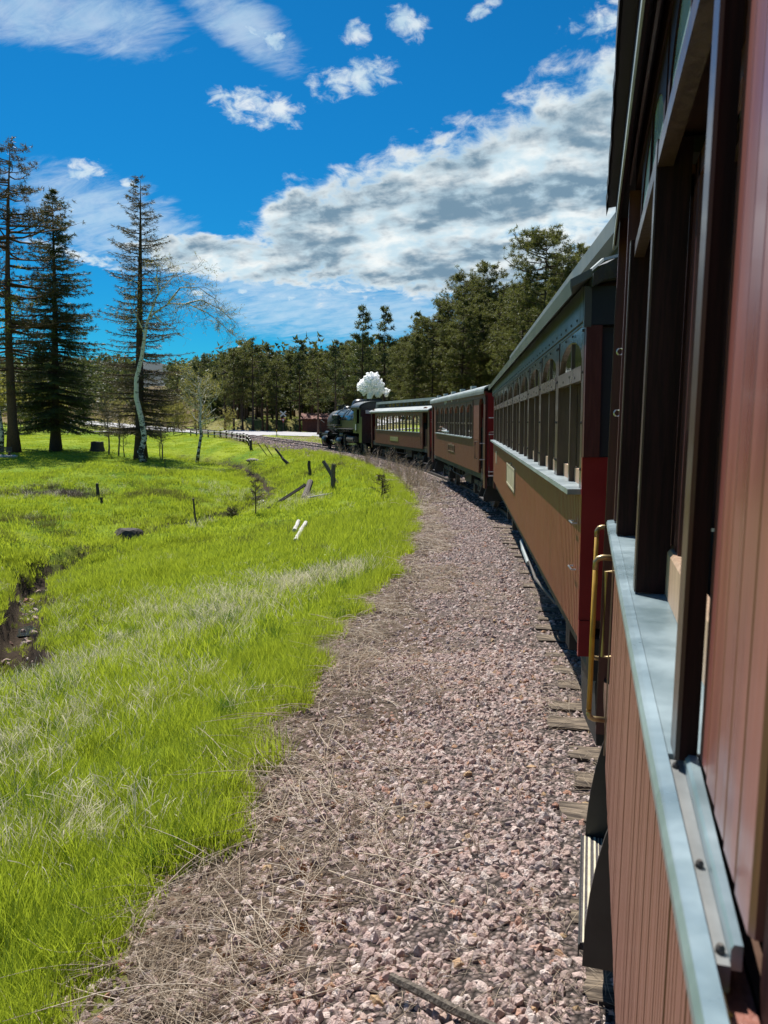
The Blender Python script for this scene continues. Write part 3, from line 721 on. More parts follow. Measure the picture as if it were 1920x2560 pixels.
def window_bay(root, W_, u0, u1, zs, zt_, zsp, zap, ztop, sgn, trim, panelmat, glassm, belt=True, tan=True, post=.085, mull=.05, sash=None):
    """one bay: frame with posts, mullion and arched head; panes as sub-parts. sgn -1 left side"""
    xo = sgn * W_; X = lambda d: xo - sgn * d            # d metres inboard of the face
    fr = MB()
    def bx(a, b, y0, y1, z0, z1): fr.box(min(X(a), X(b)), max(X(a), X(b)), y0, y1, z0, z1)
    bx(0, .07, u0, u0 + post, zs, ztop); bx(0, .07, u1 - post, u1, zs, ztop); bx(.052, .09, u0 + .001, u1 - .001, zs - .02, zs - .002); bx(.012, .068, u0 + post, u1 - post, ztop - .02, ztop - .002)
    um = (u0 + u1) / 2; a, b = u0 + post, u1 - post
    o = fr.build('window', trim, root)
    hd = MB()
    if belt:
        hd.box(min(X(-.004), X(.05)), max(X(-.004), X(.05)), a, b, zt_, zsp)
    hd.arch(a, b, zsp, zap, ztop, X(.006), X(.05))
    hd.build('arched_head', panelmat, o)
    m2 = MB()
    m2.box(min(X(.012), X(.06)), max(X(.012), X(.06)), um - mull / 2, um + mull / 2, zs, zt_ if belt else zap - .01)
    if belt: m2.box(min(X(.015), X(.03)), max(X(.015), X(.03)), um - .012, um + .012, zsp, zap - .004)
    if sash is not None:      # meeting rail part way up
        m2.box(min(X(.03), X(.06)), max(X(.03), X(.06)), a, um - mull / 2, sash, sash + .05)
        m2.box(min(X(.03), X(.06)), max(X(.03), X(.06)), um + mull / 2, b, sash, sash + .05)
    m2.build('mullion', trim, o)
    if tan:
        for y0, y1 in ((a, um - mull / 2), (um + mull / 2, b)):
            r = MB().box(min(X(.05), X(.09)), max(X(.05), X(.09)), y0 + .002, y1 - .002, zs, zs + .10); r.build('sash_rail', M['tan'], o)
    if glassm:
        if belt:
            g = MB().archpane(a, b, zsp, zsp, zap, X(.028)); g.build('pane', M['glassold'], o)
            for y0, y1 in ((a, um - mull / 2), (um + mull / 2, b)):
                MB().add([(X(.062), y0, zs + .1), (X(.062), y1, zs + .1), (X(.062), y1, zt_), (X(.062), y0, zt_)], [(0, 1, 2, 3)]).build('pane', glassm, o)
        else:
            MB().archpane(a, um - mull / 2, zs, zsp, zap, X(.045), 6, 0, .5 - mull / 2 / (b - a)).v
            g = MB().archpane(a, b, zs, zsp, zap, X(.045)); g.build('pane', glassm, o)
    return o

def roof_loft(prof, u0, u1):
    """prof: list of (x,z) across; closed to a solid"""
    mb = MB(); n = len(prof)
    vs = [(x, u, z - dz_) for u in (u0, u1) for dz_ in (0, .05) for x, z in prof]; fs = []
    for i in range(n - 1):
        fs += [(i, i + 1, 2 * n + i + 1, 2 * n + i), (n + i, 3 * n + i, 3 * n + i + 1, n + i + 1), (i, n + i, n + i + 1, i + 1), (2 * n + i, 2 * n + i + 1, 3 * n + i + 1, 3 * n + i)]
    fs += [(0, 2 * n, 3 * n, n), (n - 1, 2 * n - 1, 4 * n - 1, 3 * n - 1)]
    return mb.add(vs, fs)

def coach(name, label, loc, rotz, L, p):
    """a wooden coach; local y runs along it from the near corner of the side, z up from the rail"""
    root = thing(name, label, 'railway carriage', loc, rotz, 'carriages of the steam train', tilt=R_(-1.1))
    W_ = p['W']; zb, zs, zw, zsp, zap, zh, ze = p['z']       # bottom, sill, window top, spring, crown, header, eave
    Bm = p['body']; bays = p['bays']
    vn, vf = p['vest']
    # ---- lower sides
    for sgn in (-1, 1):
        mb = MB(); sheathing(mb, sgn * W_, 0 if sgn < 0 else 0, L, zb, zs - .03, sgn=sgn)
        mb.build('boarded_side', Bm, root)
        b0, b1 = bays[0][0], bays[-1][1]
        if sgn < 0:
            for (u0, u1) in bays:   # sill in lengths
                MB().box(-W_ - p['sillout'], -W_ + .10, u0 + .002, u1 - .002, zs - .035, zs).build('window_sill', M['sillbright'], root)
        else: MB().box(W_ - .10, W_ + .05, b0, b1, zs - .035, zs).build('window_sill', M['sillmetal'], root)
        for (u0, u1) in bays:
            window_bay(root, W_, u0, u1, zs, zw, zsp, zap, zh, sgn, p['trim'], p['panel'], M['glass'], p['belt'], p['belt'] and sgn < 0, sash=p.get('sash'))
        mb = MB()
        X = lambda a, b: (min(sgn * (W_ - a), sgn * (W_ - b)), max(sgn * (W_ - a), sgn * (W_ - b)))
        if b0 > .05: MB().box(*X(0, .05), 0, b0, zs - .03, zh).build('side_panel', Bm, root)
        if L - b1 > .05: MB().box(*X(0, .05), b1, L, zs - .03, zh).build('side_panel', Bm, root)
        # letterboard in lengths
        u = -vn; k = 0
        cuts = [-vn] + p['cuts'] + [L + vf]
        for a, b in zip(cuts[:-1], cuts[1:]):
            lb = MB().box(*X(-.012, .04), a + .004, b - .004, zh + .02, ze)
            o = lb.build('letterboard', p['letter'], root)
            if p['rivets'] and sgn < 0:
                rv = MB()
                q = a + .12
                while q < b - .1:
                    rv.lathe([(.011, -W_ - .012), (.010, -W_ - .016), (.004, -W_ - .019)], 'x', 6, (0, q, zh + .05)); q += .27
                rv.build('rivet_row', M['black'], o, kind='stuff')
        MB().box(*X(.0, .04), -vn, L + vf, zh - .0, zh + .016).build('moulding', M['darkred'] if not p['rivets'] else M['steelpanel'], root)
    # rivets on the near arched heads
    # ---- floor, underframe
    MB().box(-W_ + .055, W_ - .055, .02, L - .02, zb + .05, zb + .16).build('floor', M['interior'], root)
    uf = MB()
    for x in (-W_ + .06, -.4, .4, W_ - .18): uf.box(x, x + .12, -vn + .3, L + vf - .3, zb - .16, zb + .05)
    uf.box(-W_ + .1, W_ - .1, -vn - .05, -vn + .25, zb - .28, zb + .0); uf.box(-W_ + .1, W_ - .1, L + vf - .25, L + vf + .05, zb - .28, zb)
    for u in (L * .40, L * .6): uf.box(-.9, .9, u - .07, u + .07, zb - .3, zb - .15)
    uf.box(-1.05, -.35, L * .30, L * .42, zb - .58, zb - .15); uf.box(.3, 1.0, L * .5, L * .62, zb - .55, zb - .15)
    uf.tube([(-.15, L * .2, zb - .45), (-.15, L * .2 + 1.3, zb - .45)], .19, 12)
    uf.build('underframe', M['black'], root)
    for sgn in (-1, 1):
        tr = MB(); x = sgn * (W_ - .22); q0, q1 = L * .40, L * .60
        tr.tube([(x, L * .2, zb - .06), (x, q0, zb - .42), (x, q1, zb - .42), (x, L * .8, zb - .06)], .018, 6)
        for q in (q0, q1): tr.tube([(x, q, zb - .02), (x, q, zb - .43)], .025, 6)
        tr.build('truss_rod', M['dirtymetal'], root)
    for u in (1.7, L - 1.7): truck(root, u, zoff=-.0)
    # couplers
    cp = MB(); cp.box(-.09, .09, -vn - .55, -vn + .2, .62, .82); cp.box(-.16, .16, -vn - .62, -vn - .4, .58, .88)
    cp.box(-.09, .09, L + vf - .2, L + vf + .5, .62, .82); cp.build('coupler', M['black'], root)
    hs_ = MB(); hs_.tube([(-.3, -vn, zb - .25), (-.34, -vn - .2, zb - .5), (-.25, -vn - .4, zb - .45)], .03, 6); hs_.build('air_hose', M['black'], root)
    # ---- interior
    rows = int((L - 1.0) / .95)
    for i in range(rows):
        for x in (-W_ + .56, W_ - .56):
            o = link('seat', SEAT, root, loc=(x, .7 + i * .95, zb + .16))
    MB().box(-W_ + .06, W_ - .06, .0, .05, zb, ze).box(0, .01, 0, .01, zb, zb + .01)
    # ceiling
    MB().box(-W_ + .06, W_ - .06, .02, L - .02, ze - .02, ze + .02).build('ceiling', M['interior'], root)
    # ---- roof
    zd, zc0, zc1 = p['roof']
    ov = p['over']
    if zc0:
        half = W_ + ov
        lower = [(-half, ze - .02), (-half - .01, ze + .02), (-half + .12, ze + (zd - ze) * .4), (-W_ + .25, zd - (zd - ze) * .25), (-W_ + p['inset'], zd),
                 (W_ - p['inset'], zd), (W_ - .25, zd - (zd - ze) * .25), (half - .12, ze + (zd - ze) * .4), (half + .01, ze + .02), (half, ze - .02)]
        roof_loft(lower, -vn - .12, L + vf + .12).build('lower_roof', M[p.get('roofmat', 'roof')], root)
        ci = W_ - p['inset']
        MB().box(-ci + .03, ci - .03, -vn + .25, L + vf - .3, zd, zc0).build('clerestory', M['roofdark'], root)
        cw = MB(); u = 0.2
        for sgn in (-1, 1):
            u = .2
            while u < L - .8:
                w = MB().box(min(sgn * (ci - .03), sgn * (ci - .024)), max(sgn * (ci - .03), sgn * (ci - .024)), u, u + .55, zd + .04, zc0 - .03)
                w.build('clerestory_pane', M['glassold'], root); u += .9
        up = [(-ci - .10, zc0 - .0), (-ci - .10, zc0 + .14), (-ci * .8, zc1 - .08), (-ci * .45, zc1 - .01), (0, zc1), (ci * .45, zc1 - .01), (ci * .8, zc1 - .08), (ci + .10, zc0 + .14), (ci + .10, zc0 - .0)]
        MB().prism(up, 1, -vn + (-.10 if p.get('square') else .05), L + vf - .05).build('upper_roof', M[p.get('roofmat', 'roof')], root)
        if not p.get('square'):
            # the upper deck slopes down to the hood at each end
            for (ua, ub) in ((-vn - .12, -vn + .05), (L + vf + .12, L + vf - .05)):
                mb = MB(); nn = len(up)
                lowp = [(x, zd + .02 + max(0, (z - zc0)) * .3) for x, z in up]
                vs = [(x, ub, z) for x, z in up] + [(x, ua, z) for x, z in lowp]
                mb.add(vs, [(i, i + 1, i + 1 + nn, i + nn) for i in range(nn - 1)] + [tuple(range(nn, 2 * nn)), (0, nn, 2 * nn - 1, nn - 1)])
                mb.build('roof_hood', M['roof'], root)
    else:
        half = W_ + ov
        pr = [(-half, ze - .02)] + [(-half * math.cos(t), ze + .06 + (zd - ze) * math.sin(t)) for t in np.linspace(0, math.pi, 17)] + [(half, ze - .02)]
        roof_loft(pr, -vn - .12, L + vf + .12).build('arched_roof', M['roof'], root)
        for u in np.linspace(1.5, L - 1.0, 5):
            MB().box(-half + .1, -half + .24, u, u + .3, ze + .10, ze + .24).build('roof_vent', M['roof'], root)
    return root

def end_wall(root, W_, u, zb, zt_, ze, face, matr, dark=True):
    """bulkhead at u with a dark gangway opening, facing near (face=-1) or far"""
    mb = MB(); th = .05; a, b = sorted((u, u - face * th))
    mb.box(-W_ + .0, -.42, a, b, zb, ze); mb.box(.42, W_ - .0, a, b, zb, ze); mb.box(-.42, .42, a, b, 3.1, ze)
    mb.build('end_wall', matr, root)
    MB().box(-.42, .42, min(u - face * .08, u - face * .11), max(u - face * .08, u - face * .11), zb, 3.1).build('gangway_door', M['interior'], root)

def vestibule(root, W_, u0, u1, zb, ze, face, colour):
    """side pieces of a vestibule spanning u0..u1 (u0 body end); arched side doorway, corner post, bulkhead at u1, steps"""
    a, b = sorted((u0, u1)); lo, hi = (a, b)
    post = .28
    if face < 0: da, db, pa, pb = lo + post, hi - .02, lo, lo + post
    else: da, db, pa, pb = lo + .02, hi - post, hi - post, hi
    for sgn in (-1, 1):
        X0_, X1_ = sorted((sgn * W_, sgn * (W_ - .06)))
        d = MB().arch(da, db, 2.95, 3.18, ze - .1, sgn * (W_ - .0), sgn * (W_ - .06)); d.build('door_arch', colour, root)
        MB().box(X0_, X1_, pa, pb, zb - .35, ze - .1).build('corner_post', M['darkred'], root)
        dx = sorted((sgn * (W_ - .12), sgn * (W_ - .16)))
        door = MB().box(dx[0], dx[1], da, db, zb + .05, 2.1).build('side_door', M['darkred'], root)
        # steps
        for k in range(3):
            xx = sorted((sgn * (W_ - .02 - .22 * k), sgn * (W_ - .28 - .22 * k))); zz = .42 + .27 * k
            MB().box(xx[0], xx[1], da, db, zz - .03, zz).build('step', M['tread'], root)
        for y in (da - .03, db):
            st = MB(); st.prism([(sgn * (W_ - .02), .36), (sgn * (W_ - .01), .5), (sgn * (W_ - .1), .75), (sgn * (W_ - .35), 1.1), (sgn * (W_ - .7), 1.2), (sgn * (W_ - .7), .36)], 1, y, y + .03)
            st.build('step_stringer', M['black'], root)
    end_wall(root, W_, u1, zb - .05, 3.1, ze - .05, face, M['red'])
    MB().box(-W_ + .06, W_ - .06, a, b, zb + .02, zb + .12).build('platform', M['interior'], root)

def grab(root, x, y, z0, z1, out, mat, r=.014, name='grab_rail'):
    MB().tube([(x, y, z1), (x - out, y, z1), (x - out, y, z0), (x, y, z0)], r, 7).build(name, mat, root)

def lean_loc(x, y, rot, W_, s=0.0, tilt=0.0):
    """root location (centre line, at the rail) of a coach whose near left corner stands at x, y"""
    return (x + W_ * math.cos(rot), y + W_ * math.sin(rot), RAILTOP + float(zt(s)))

# second carriage: paired sash windows under arched transoms
W2 = 1.385; BP = 1.36
p2 = dict(W=W2, z=(1.10, 2.075, 2.77, 2.865, 3.06, 3.115, 3.35), body=M['maroon_old'], bays=[(.0 + i * BP, (i + 1) * BP) for i in range(10)], vest=(0.0, 0.9),
          trim=M['trim'], panel=M['brownpanel'], belt=True, sillout=.085, cuts=[.12, 3.2, 5.75, 8.4, 11.0], rivets=True, letter=M['steelpanel'],
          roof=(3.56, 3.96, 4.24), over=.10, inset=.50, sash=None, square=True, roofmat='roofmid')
car2 = coach('passenger_carriage', 'maroon carriage just ahead with bright sunlit sill and red end wall', lean_loc(-.012, 5.1, R_(9.3), W2), R_(9.3), 13.6, p2)
def car2_extra():
    r = car2
    # red end: lower panel, posts, dark opening and blue board under the hood
    MB().box(-W2, W2, -.03, .0, 1.22, 2.28).build('end_panel', M['red'], r)
    MB().box(-W2, -W2 + .08, -.04, .0, .98, 1.218).build('end_post_foot', M['red'], r)
    MB().box(-W2 + .002, -W2 + .10, -.06, .0, 2.283, 3.10).build('end_post', M['darkred'], r)
    MB().box(W2 - .10, W2, -.06, .0, 2.283, 3.10).build('end_post', M['darkred'], r)
    a = MB(); a.arch(-1.1, 1.1, 2.55, 3.0, 3.09, 0, .04)
    vs = [(p[1], -.02 + p[0], p[2]) for p in a.v]; q = MB(); q.v = vs; q.f = a.f
    q.box(-W2 + .10, -1.1, -.02, .02, 2.283, 3.09).box(1.1, W2 - .10, -.02, .02, 2.283, 3.09)
    q.build('end_arch', M['navy'], r)
    MB().box(-W2 + .11, W2 - .11, .25, .28, 2.25, 3.1).build('inner_bulkhead', M['postdark'], r)
    MB().box(-W2 - .0, W2, -.06, .02, 3.103, 3.335).build('end_fascia', M['navy'], r)
    MB().box(-W2 - .014, -W2 + .03, -.066, -.03, 3.09, 3.335).build('corner_strap', M['steelpanel'], r)
    # lumpy tarred hood edge
    rr = random.Random(4); n = 40; vs = []; fs = []
    for i in range(n + 1):
        t = i / n; x = -W2 + .02 + (2 * W2 - .04) * t; c = math.sin(math.pi * t) ** .6
        z1 = 3.40 + .24 * c + rr.uniform(-.006, .006); z0 = 3.33 + .14 * c + rr.uniform(-.010, .010)
        vs += [(x, -.14 + rr.uniform(-.008, .008), z0), (x, -.16 + rr.uniform(-.01, .01), z1), (x, .2, z1 + .05), (x, .2, z0)]
    for i in range(n):
        for k in range(4): fs.append((i * 4 + k, i * 4 + (k + 1) % 4, i * 4 + 4 + (k + 1) % 4, i * 4 + 4 + k))
    fs += [(3, 2, 1, 0), (4 * n, 4 * n + 1, 4 * n + 2, 4 * n + 3)]
    MB().add(vs, fs).build('tarred_hood_edge', M['tar'], r)
    vs = []
    for i in range(n + 1):
        t = i / n; x = -W2 + .01 + (2 * W2 - .02) * t; c = math.sin(math.pi * t) ** .6
        z1 = 3.405 + .24 * c + .008 * math.sin(i * 1.7)
        vs += [(x, -.17, z1), (x, -.16, z1 + .018), (x, -.08, z1 + .03)]
    MB().add(vs, [(i * 3 + k, i * 3 + 3 + k, i * 3 + 4 + k, i * 3 + 1 + k) for i in range(n) for k in (0, 1)]).build('hood_flashing', M['roof'], r)
    # rivets on the belt and arched heads of the nearest bays
    rv = MB()
    for i in range(6):
        for du, z in ((.04, 2.82), (.04, 3.08), (.35, 2.80), (.62, 2.82), (.95, 2.80), (1.32, 2.82), (1.32, 3.08), (.5, 3.09), (.85, 3.09), (1.32, 2.5), (1.32, 2.2), (.04, 2.5), (.04, 2.2)):
            rv.lathe([(.011, -W2 + .001), (.010, -W2 - .007), (.004, -W2 - .009)], 'x', 6, (0, i * BP + du, z))
    rv.build('rivet_row', M['black'], r, kind='stuff')
    # painted plates
    pl = MB().box(-W2 - .014, -W2, 6.1, 7.9, 1.52, 1.80).build('name_plate', M['plate'], r)
    fr = MB()
    for (a, b, c, d) in ((6.06, 7.94, 1.80, 1.83), (6.06, 7.94, 1.49, 1.52), (6.06, 6.1, 1.52, 1.80), (7.9, 7.94, 1.52, 1.80), (6.9, 7.1, 1.832, 1.87)): fr.box(-W2 - .020, -W2, a, b, c, d)
    fr.build('plate_frame', M['plate'], pl)
    MB().box(-W2 - .012, -W2, 11.9, 12.25, 1.6, 1.86).build('small_plate', M['plate'], r)
    for z in (1.84, 1.53): MB().tube([(-W2 - .004, .10, z), (-W2 - .035, .10, z), (-W2 - .035, .24, z), (-W2 - .004, .24, z)], .006, 6).build('hook_staple', M['steel'], r)
    # far end platform hardware
    for z in (2.6, 2.2, 1.3, 1.2): MB().tube([(-W2, 13.75, z), (-W2 - .12, 13.75, z)], .014, 6).build('grab_bracket', M['steel'], r)
    grab(r, -W2, 13.85, 1.2, 2.25, .10, M['dirtymetal'])
    MB().box(-W2, -W2 + .1, 13.65, 13.8, .9, 3.1).build('end_post', M['darkred'], r)
    # hoses and pipes hanging under the side near the front truck
    MB().tube([(-1.0, 1.8, .78), (-1.16, 3.0, .62), (-1.22, 4.6, .55), (-1.2, 6.0, .60), (-1.1, 7.2, .85)], .02, 8).build('brake_pipe', M['dirtymetal'], r)
    MB().tube([(-1.22, 5.6, .56), (-1.24, 6.2, .64), (-1.22, 6.8, .68)], .034, 8).build('valve', M['roof'], r)
    MB().tube([(-.35, .0, 1.0), (-.42, -.15, .7), (-.55, -.1, .45), (-.6, .1, .5)], .03, 8).build('air_hose', M['black'], r)
    MB().box(-1.12, 1.12, -.02, .2, .80, 1.2).build('buffer_beam', M['roofdark'], r)
    MB().prism([(-1.2, .25), (-1.22, .7), (-1.1, 1.0), (-.6, 1.0), (-.5, .25)], 1, .25, .9).build('step_box', M['black'], r)
    MB().box(-W2 + .1, W2 - .1, 13.55, 13.6, 1.1, 3.3).build('far_bulkhead', M['darkred'], r)
    MB().box(-W2 + .1, W2 - .1, 13.6, 14.5, 1.1, 1.2).build('platform', M['interior'], r)
car2_extra()

# third carriage: tall arched windows, vestibule with side door
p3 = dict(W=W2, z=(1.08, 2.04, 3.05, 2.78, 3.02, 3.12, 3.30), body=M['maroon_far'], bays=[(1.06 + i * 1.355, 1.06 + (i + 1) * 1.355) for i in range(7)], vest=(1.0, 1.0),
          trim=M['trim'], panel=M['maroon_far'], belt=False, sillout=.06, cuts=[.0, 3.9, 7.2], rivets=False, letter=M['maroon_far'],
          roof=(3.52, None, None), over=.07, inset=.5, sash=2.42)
car3 = coach('passenger_carriage', 'maroon carriage with arched windows and a person in white leaning out', lean_loc(-2.98, 21.42, R_(17.6), W2, 27), R_(17.6), 11.3, p3)
vestibule(car3, W2, 0, -1.0, 1.08, 3.30, -1, M['maroon_far']); vestibule(car3, W2, 11.3, 12.3, 1.08, 3.30, 1, M['maroon_far'])
def car3_extra():
    r = car3
    grab(r, -W2, .28, 1.47, 1.94, .06, M['black'], .016)
    for z in (1.93, 1.5): MB().tube([(-W2, -.98, z), (-W2 - .14, -.98, z)], .014, 6).build('grab_bracket', M['steel'], r)
    MB().tube([(-W2 - .04, -.85, 1.1), (-W2 - .04, -.85, 2.6)], .012, 6).build('grab_rail', M['dirtymetal'], r)
    fr = MB()
    for (a, b, c, d) in ((4.95, 6.6, 1.66, 1.69), (4.95, 6.6, 1.44, 1.47), (4.95, 4.99, 1.47, 1.66), (6.56, 6.6, 1.47, 1.66), (5.6, 5.9, 1.692, 1.73)): fr.box(-W2 - .02, -W2, a, b, c, d)
    for k in range(4): fr.box(-W2 - .018, -W2, 5.12 + k * .36, 5.20 + k * .36, 1.49, 1.64); fr.box(-W2 - .018, -W2, 5.22 + k * .36, 5.30 + k * .36, 1.49 + .12 * (k % 2), 1.52 + .12 * (k % 2))
    fr.build('number_board', M['plate_dark'], r)
    # thin raised frame round the windows
    fr = MB()
    for (a, b, c, d) in ((1.0, 1.06, 2.0, 3.115), (10.55, 10.61, 2.0, 3.115), (1.06, 10.55, 3.09, 3.115)): fr.box(-W2 - .025, -W2, a, b, c, d)
    fr.build('window_surround', M['trim'], r)
    for (a, b, c, d) in ((5.55, 5.75, 3.17, 3.24), (7.3, 7.42, 3.12, 3.24), (7.6, 7.7, 3.13, 3.26), (7.1, 7.2, 3.16, 3.27), (4.1, 4.13, 3.14, 3.26)):
        MB().box(-W2 - .016, -W2 - .012, a, b, c, d).build('letterboard_white_patch', M['white'], r)  # small white patches on the letterboard
car3_extra()

# fourth carriage: clerestory roof
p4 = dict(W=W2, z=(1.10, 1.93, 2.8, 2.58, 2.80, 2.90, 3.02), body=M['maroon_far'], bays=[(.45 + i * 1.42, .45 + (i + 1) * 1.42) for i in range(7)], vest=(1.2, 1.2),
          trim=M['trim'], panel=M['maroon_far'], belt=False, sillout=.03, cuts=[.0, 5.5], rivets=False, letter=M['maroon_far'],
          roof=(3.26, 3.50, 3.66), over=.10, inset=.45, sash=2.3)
car4 = coach('passenger_carriage', 'maroon clerestory carriage coupled right behind the steam locomotive', lean_loc(-8.12, 37.76, R_(28.5), W2, 35), R_(28.5), 10.6, p4)
vestibule(car4, W2, 0, -1.2, 1.10, 3.02, -1, M['maroon_far']); vestibule(car4, W2, 10.6, 11.8, 1.10, 3.02, 1, M['maroon_far'])
def car4_extra():
    r = car4
    pl = MB().box(-W2 - .015, -W2, 4.8, 6.65, 1.33, 1.58).build('name_plate', M['olive_sign'], r)
    lt = MB(); rr = random.Random(3)
    u = 4.95
    while u < 6.5:
        w = rr.uniform(.05, .11); lt.box(-W2 - .018, -W2 - .014, u, u + w, 1.48, 1.55)
        if rr.random() > .2: lt.box(-W2 - .018, -W2 - .014, u, u + w, 1.38, 1.43)
        u += w + .05
    lt.build('worn_lettering', M['plate'], pl)
    for z in (2.55, 2.45): MB().tube([(-W2 + .1, -1.2, z), (-W2 + .1, -1.42, z)], .02, 6).build('lamp_bracket', M['steel'], r)
    grab(r, -W2, -.02, 1.3, 1.9, .08, M['dirtymetal'])
car4_extra()

# ------------------------------------------------------------------ the carriage beside the camera
OFF = (1.5, -3.3, RAILTOP)
car1 = thing('passenger_carriage', 'blurred maroon carriage side filling the foreground with open windows and grey metal sill', 'railway carriage', OFF, 0.0, 'carriages of the steam train')
def near_car():
    r = car1
    def B(mb, name, mat, parent=r, **k): return mb.build(name, mat, parent, off=OFF, **k)
    F = 0.118; YE = 3.30; YB = -12.0
    # bevelled beaded board, shared mesh, one object per board near the lens
    bw = 0.057
    pl = MB(); z0, z1 = 1.17, 2.186
    pl.prism([(F + .02, 0.0), (F + .005, 0.0), (F, .004), (F, .026), (F + .0035, .029), (F, .032), (F, bw - .004), (F + .005, bw - .001), (F + .02, bw - .001)], 2, z0, z1)
    me = pl.mesh('board', M['maroon_near'], off=OFF)
    n = int((YE - .02) / bw)
    for i in range(n): link('board', me, r, loc=(random.uniform(-.001, .001), YE - .02 - (i + 1) * bw, random.uniform(-.003, 0)))
    ye = YE - .02 - n * bw
    mb = MB(); sheathing(mb, F, YB, ye, z0, z1); B(mb, 'boarded_side', M['maroon_near'])
    B(MB().box(F + .022, F + .08, YB, YE - .03, z0, z1), 'side_backing', M['interior'])
    B(MB().box(F + .001, F + .07, YE - .018, YE, z0, 2.186), 'corner_board', M['darkred'])
    B(MB().box(F + .012, F + .08, YB, YE, z0 - .10, z0 - .002), 'side_beam', M['black'])
    # sill
    b = MB(); b.prism([(.1085, 2.187), (.1085, 2.216), (.205, 2.222), (.205, 2.187)], 1, .97, YE + .06)
    B(b, 'inner_sill', M['sillmetal'])
    b = MB(); pr_ = lambda o_, y: [(.079 + o_, y, 2.185), (.077 + o_, y, 2.205), (.081 + o_, y, 2.2145), (.1075, y, 2.217), (.1075, y, 2.188)]
    b.add(pr_(.013, -2) + pr_(.011, .5) + pr_(0, YE + .06), [(i, (i + 1) % 5, (i + 1) % 5 + 5, i + 5) for i in range(5)] + [(i + 5, (i + 1) % 5 + 5, (i + 1) % 5 + 10, i + 10) for i in range(5)] + [(4, 3, 2, 1, 0), (10, 11, 12, 13, 14)])
    B(b, 'window_sill', M['sillmetal'])
    b = MB(); b.add([(.108, .962, 2.19), (.124, .962, 2.19), (.124, .962, 2.212), (.108, .962, 2.212), (.1075, .590, 2.19), (.1195, .590, 2.19), (.1195, .590, 2.212), (.1075, .590, 2.212)], [(0, 1, 2, 3), (7, 6, 5, 4), (0, 4, 5, 1), (1, 5, 6, 2), (2, 6, 7, 3), (3, 7, 4, 0)]); B(b, 'latch_channel', M['sillgrey'])
    b = MB(); b.add([(.1242, .95, 2.205), (.1242, .95, 2.226), (.128, .95, 2.231), (.138, .95, 2.231), (.138, .95, 2.205), (.1200, .596, 2.205), (.1200, .596, 2.222), (.122, .596, 2.226), (.1285, .596, 2.226), (.1285, .596, 2.205)], [(i, (i + 1) % 5, (i + 1) % 5 + 5, i + 5) for i in range(5)] + [(4, 3, 2, 1, 0), (5, 6, 7, 8, 9)])
    B(b, 'inner_sill_strip', M['sillmetal'])
    for y in (.94, .725, .605):
        B(MB().lathe([(.0038, 2.2), (.0038, 2.216), (.0022, 2.219)], 'z', 10, (.1140, y, 0)), 'bolt', M['dirtymetal'])
    # posts between the windows
    def post(y, x0=.11, x1=.19, w=.028, zt_=3.25):
        q = MB(); q.box(x0 + .004, x1, y - w + .002, y + w - .002, 2.221, zt_); o = B(q, 'window_post', M['postdark'])
        B(MB().box(x0, x0 + .004, y - w, y + w, 2.223, zt_), 'post_lit_face', M['trim'], o); return o  # outer face in a lighter brown, painted as the post's sunlit edge
    post(2.90, .102); post(1.92, .114)
    B(MB().box(.117, .137, .937, .983, 2.223, 3.25), 'window_post', M['postdark']); B(MB().box(.112, .117, .935, .985, 2.223, 3.25), 'post_lit_face', M['trim'])  # nearest post, sunlit edge again put in as a lighter strip
    # rail over the windows, transoms with arched tops
    for (ya, yb) in ((1.948, 2.872), (.987, 1.892), (2.93, 3.25)):
        B(MB().box(.116, .15, ya, yb, 3.19, 3.235), 'window_head_rail', M['trim'])
        if yb - ya > .5:
            h = MB().arch(ya, yb, 3.24, 3.49, 3.52, .130, .16, 16); o = B(h, 'arched_transom', M['postdark'])
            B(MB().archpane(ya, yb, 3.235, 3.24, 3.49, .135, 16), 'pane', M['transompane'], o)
            ym = (ya + yb) / 2; B(MB().box(.128, .14, ym - .008, ym + .008, 3.236, 3.488), 'glazing_bar', M['postdark'], o)
        # sash pushed up: stiles and a meeting rail behind, pane
        s_ = MB()
        for y in (ya + .003, ya + .08 + .0, yb - .043, yb - .10): s_.box(.196, .216, y, y + .035, 2.33, 3.188)
        s_.box(.196, .216, ya + .003, yb - .003, 3.14, 3.188)
        o = B(s_, 'sash', M['darkred'])
        B(MB().add([(.206, ya, 2.6), (.206, yb, 2.6), (.206, yb, 3.14), (.206, ya, 3.14)], [(0, 1, 2, 3)]), 'pane', M['glass'], o)
    b = MB(); b.prism([(.183, 2.223), (.183, 2.322), (.188, 2.33), (.205, 2.33), (.21, 2.322), (.21, 2.223)], 1, 1.0, 1.888); B(b, 'sash_rail', M['tan'])
    b = MB(); b.prism([(.183, 2.223), (.183, 2.322), (.188, 2.33), (.205, 2.33), (.21, 2.322), (.21, 2.223)], 1, 1.952, 2.868); B(b, 'sash_rail', M['tan'])
    # boarded pier beside the lens
    PX = .1385; k = 0; y = .934
    for w in (.069, .070, .068, .069, .070):
        y2 = y - w
        q = MB().prism([(PX + .02, y), (PX + .004, y), (PX, y - .006), (PX, y2 + .010), (PX + .004, y2 + .004), (PX + .02, y2 + .004)], 2, 2.235, 3.6)
        B(q, 'pier_board', M['panel_red']); y = y2; PX -= .0019
    B(MB().box(.161, .24, y, .934, 2.2, 3.6), 'pier_core', M['darkred'])
    B(MB().box(.1395, .30, y - .12, y - .002, 2.0, 3.6), 'dark_opening_jamb', M['postdark'])  # black block stands in for the dark inside the open window
    B(MB().box(.20, .212, -.6, y - .04, 3.1, 3.6), 'window_head', M['interior'])
    B(MB().box(.13, .22, YB, -.7, 2.19, 3.6), 'side_upper', M['darkred'])
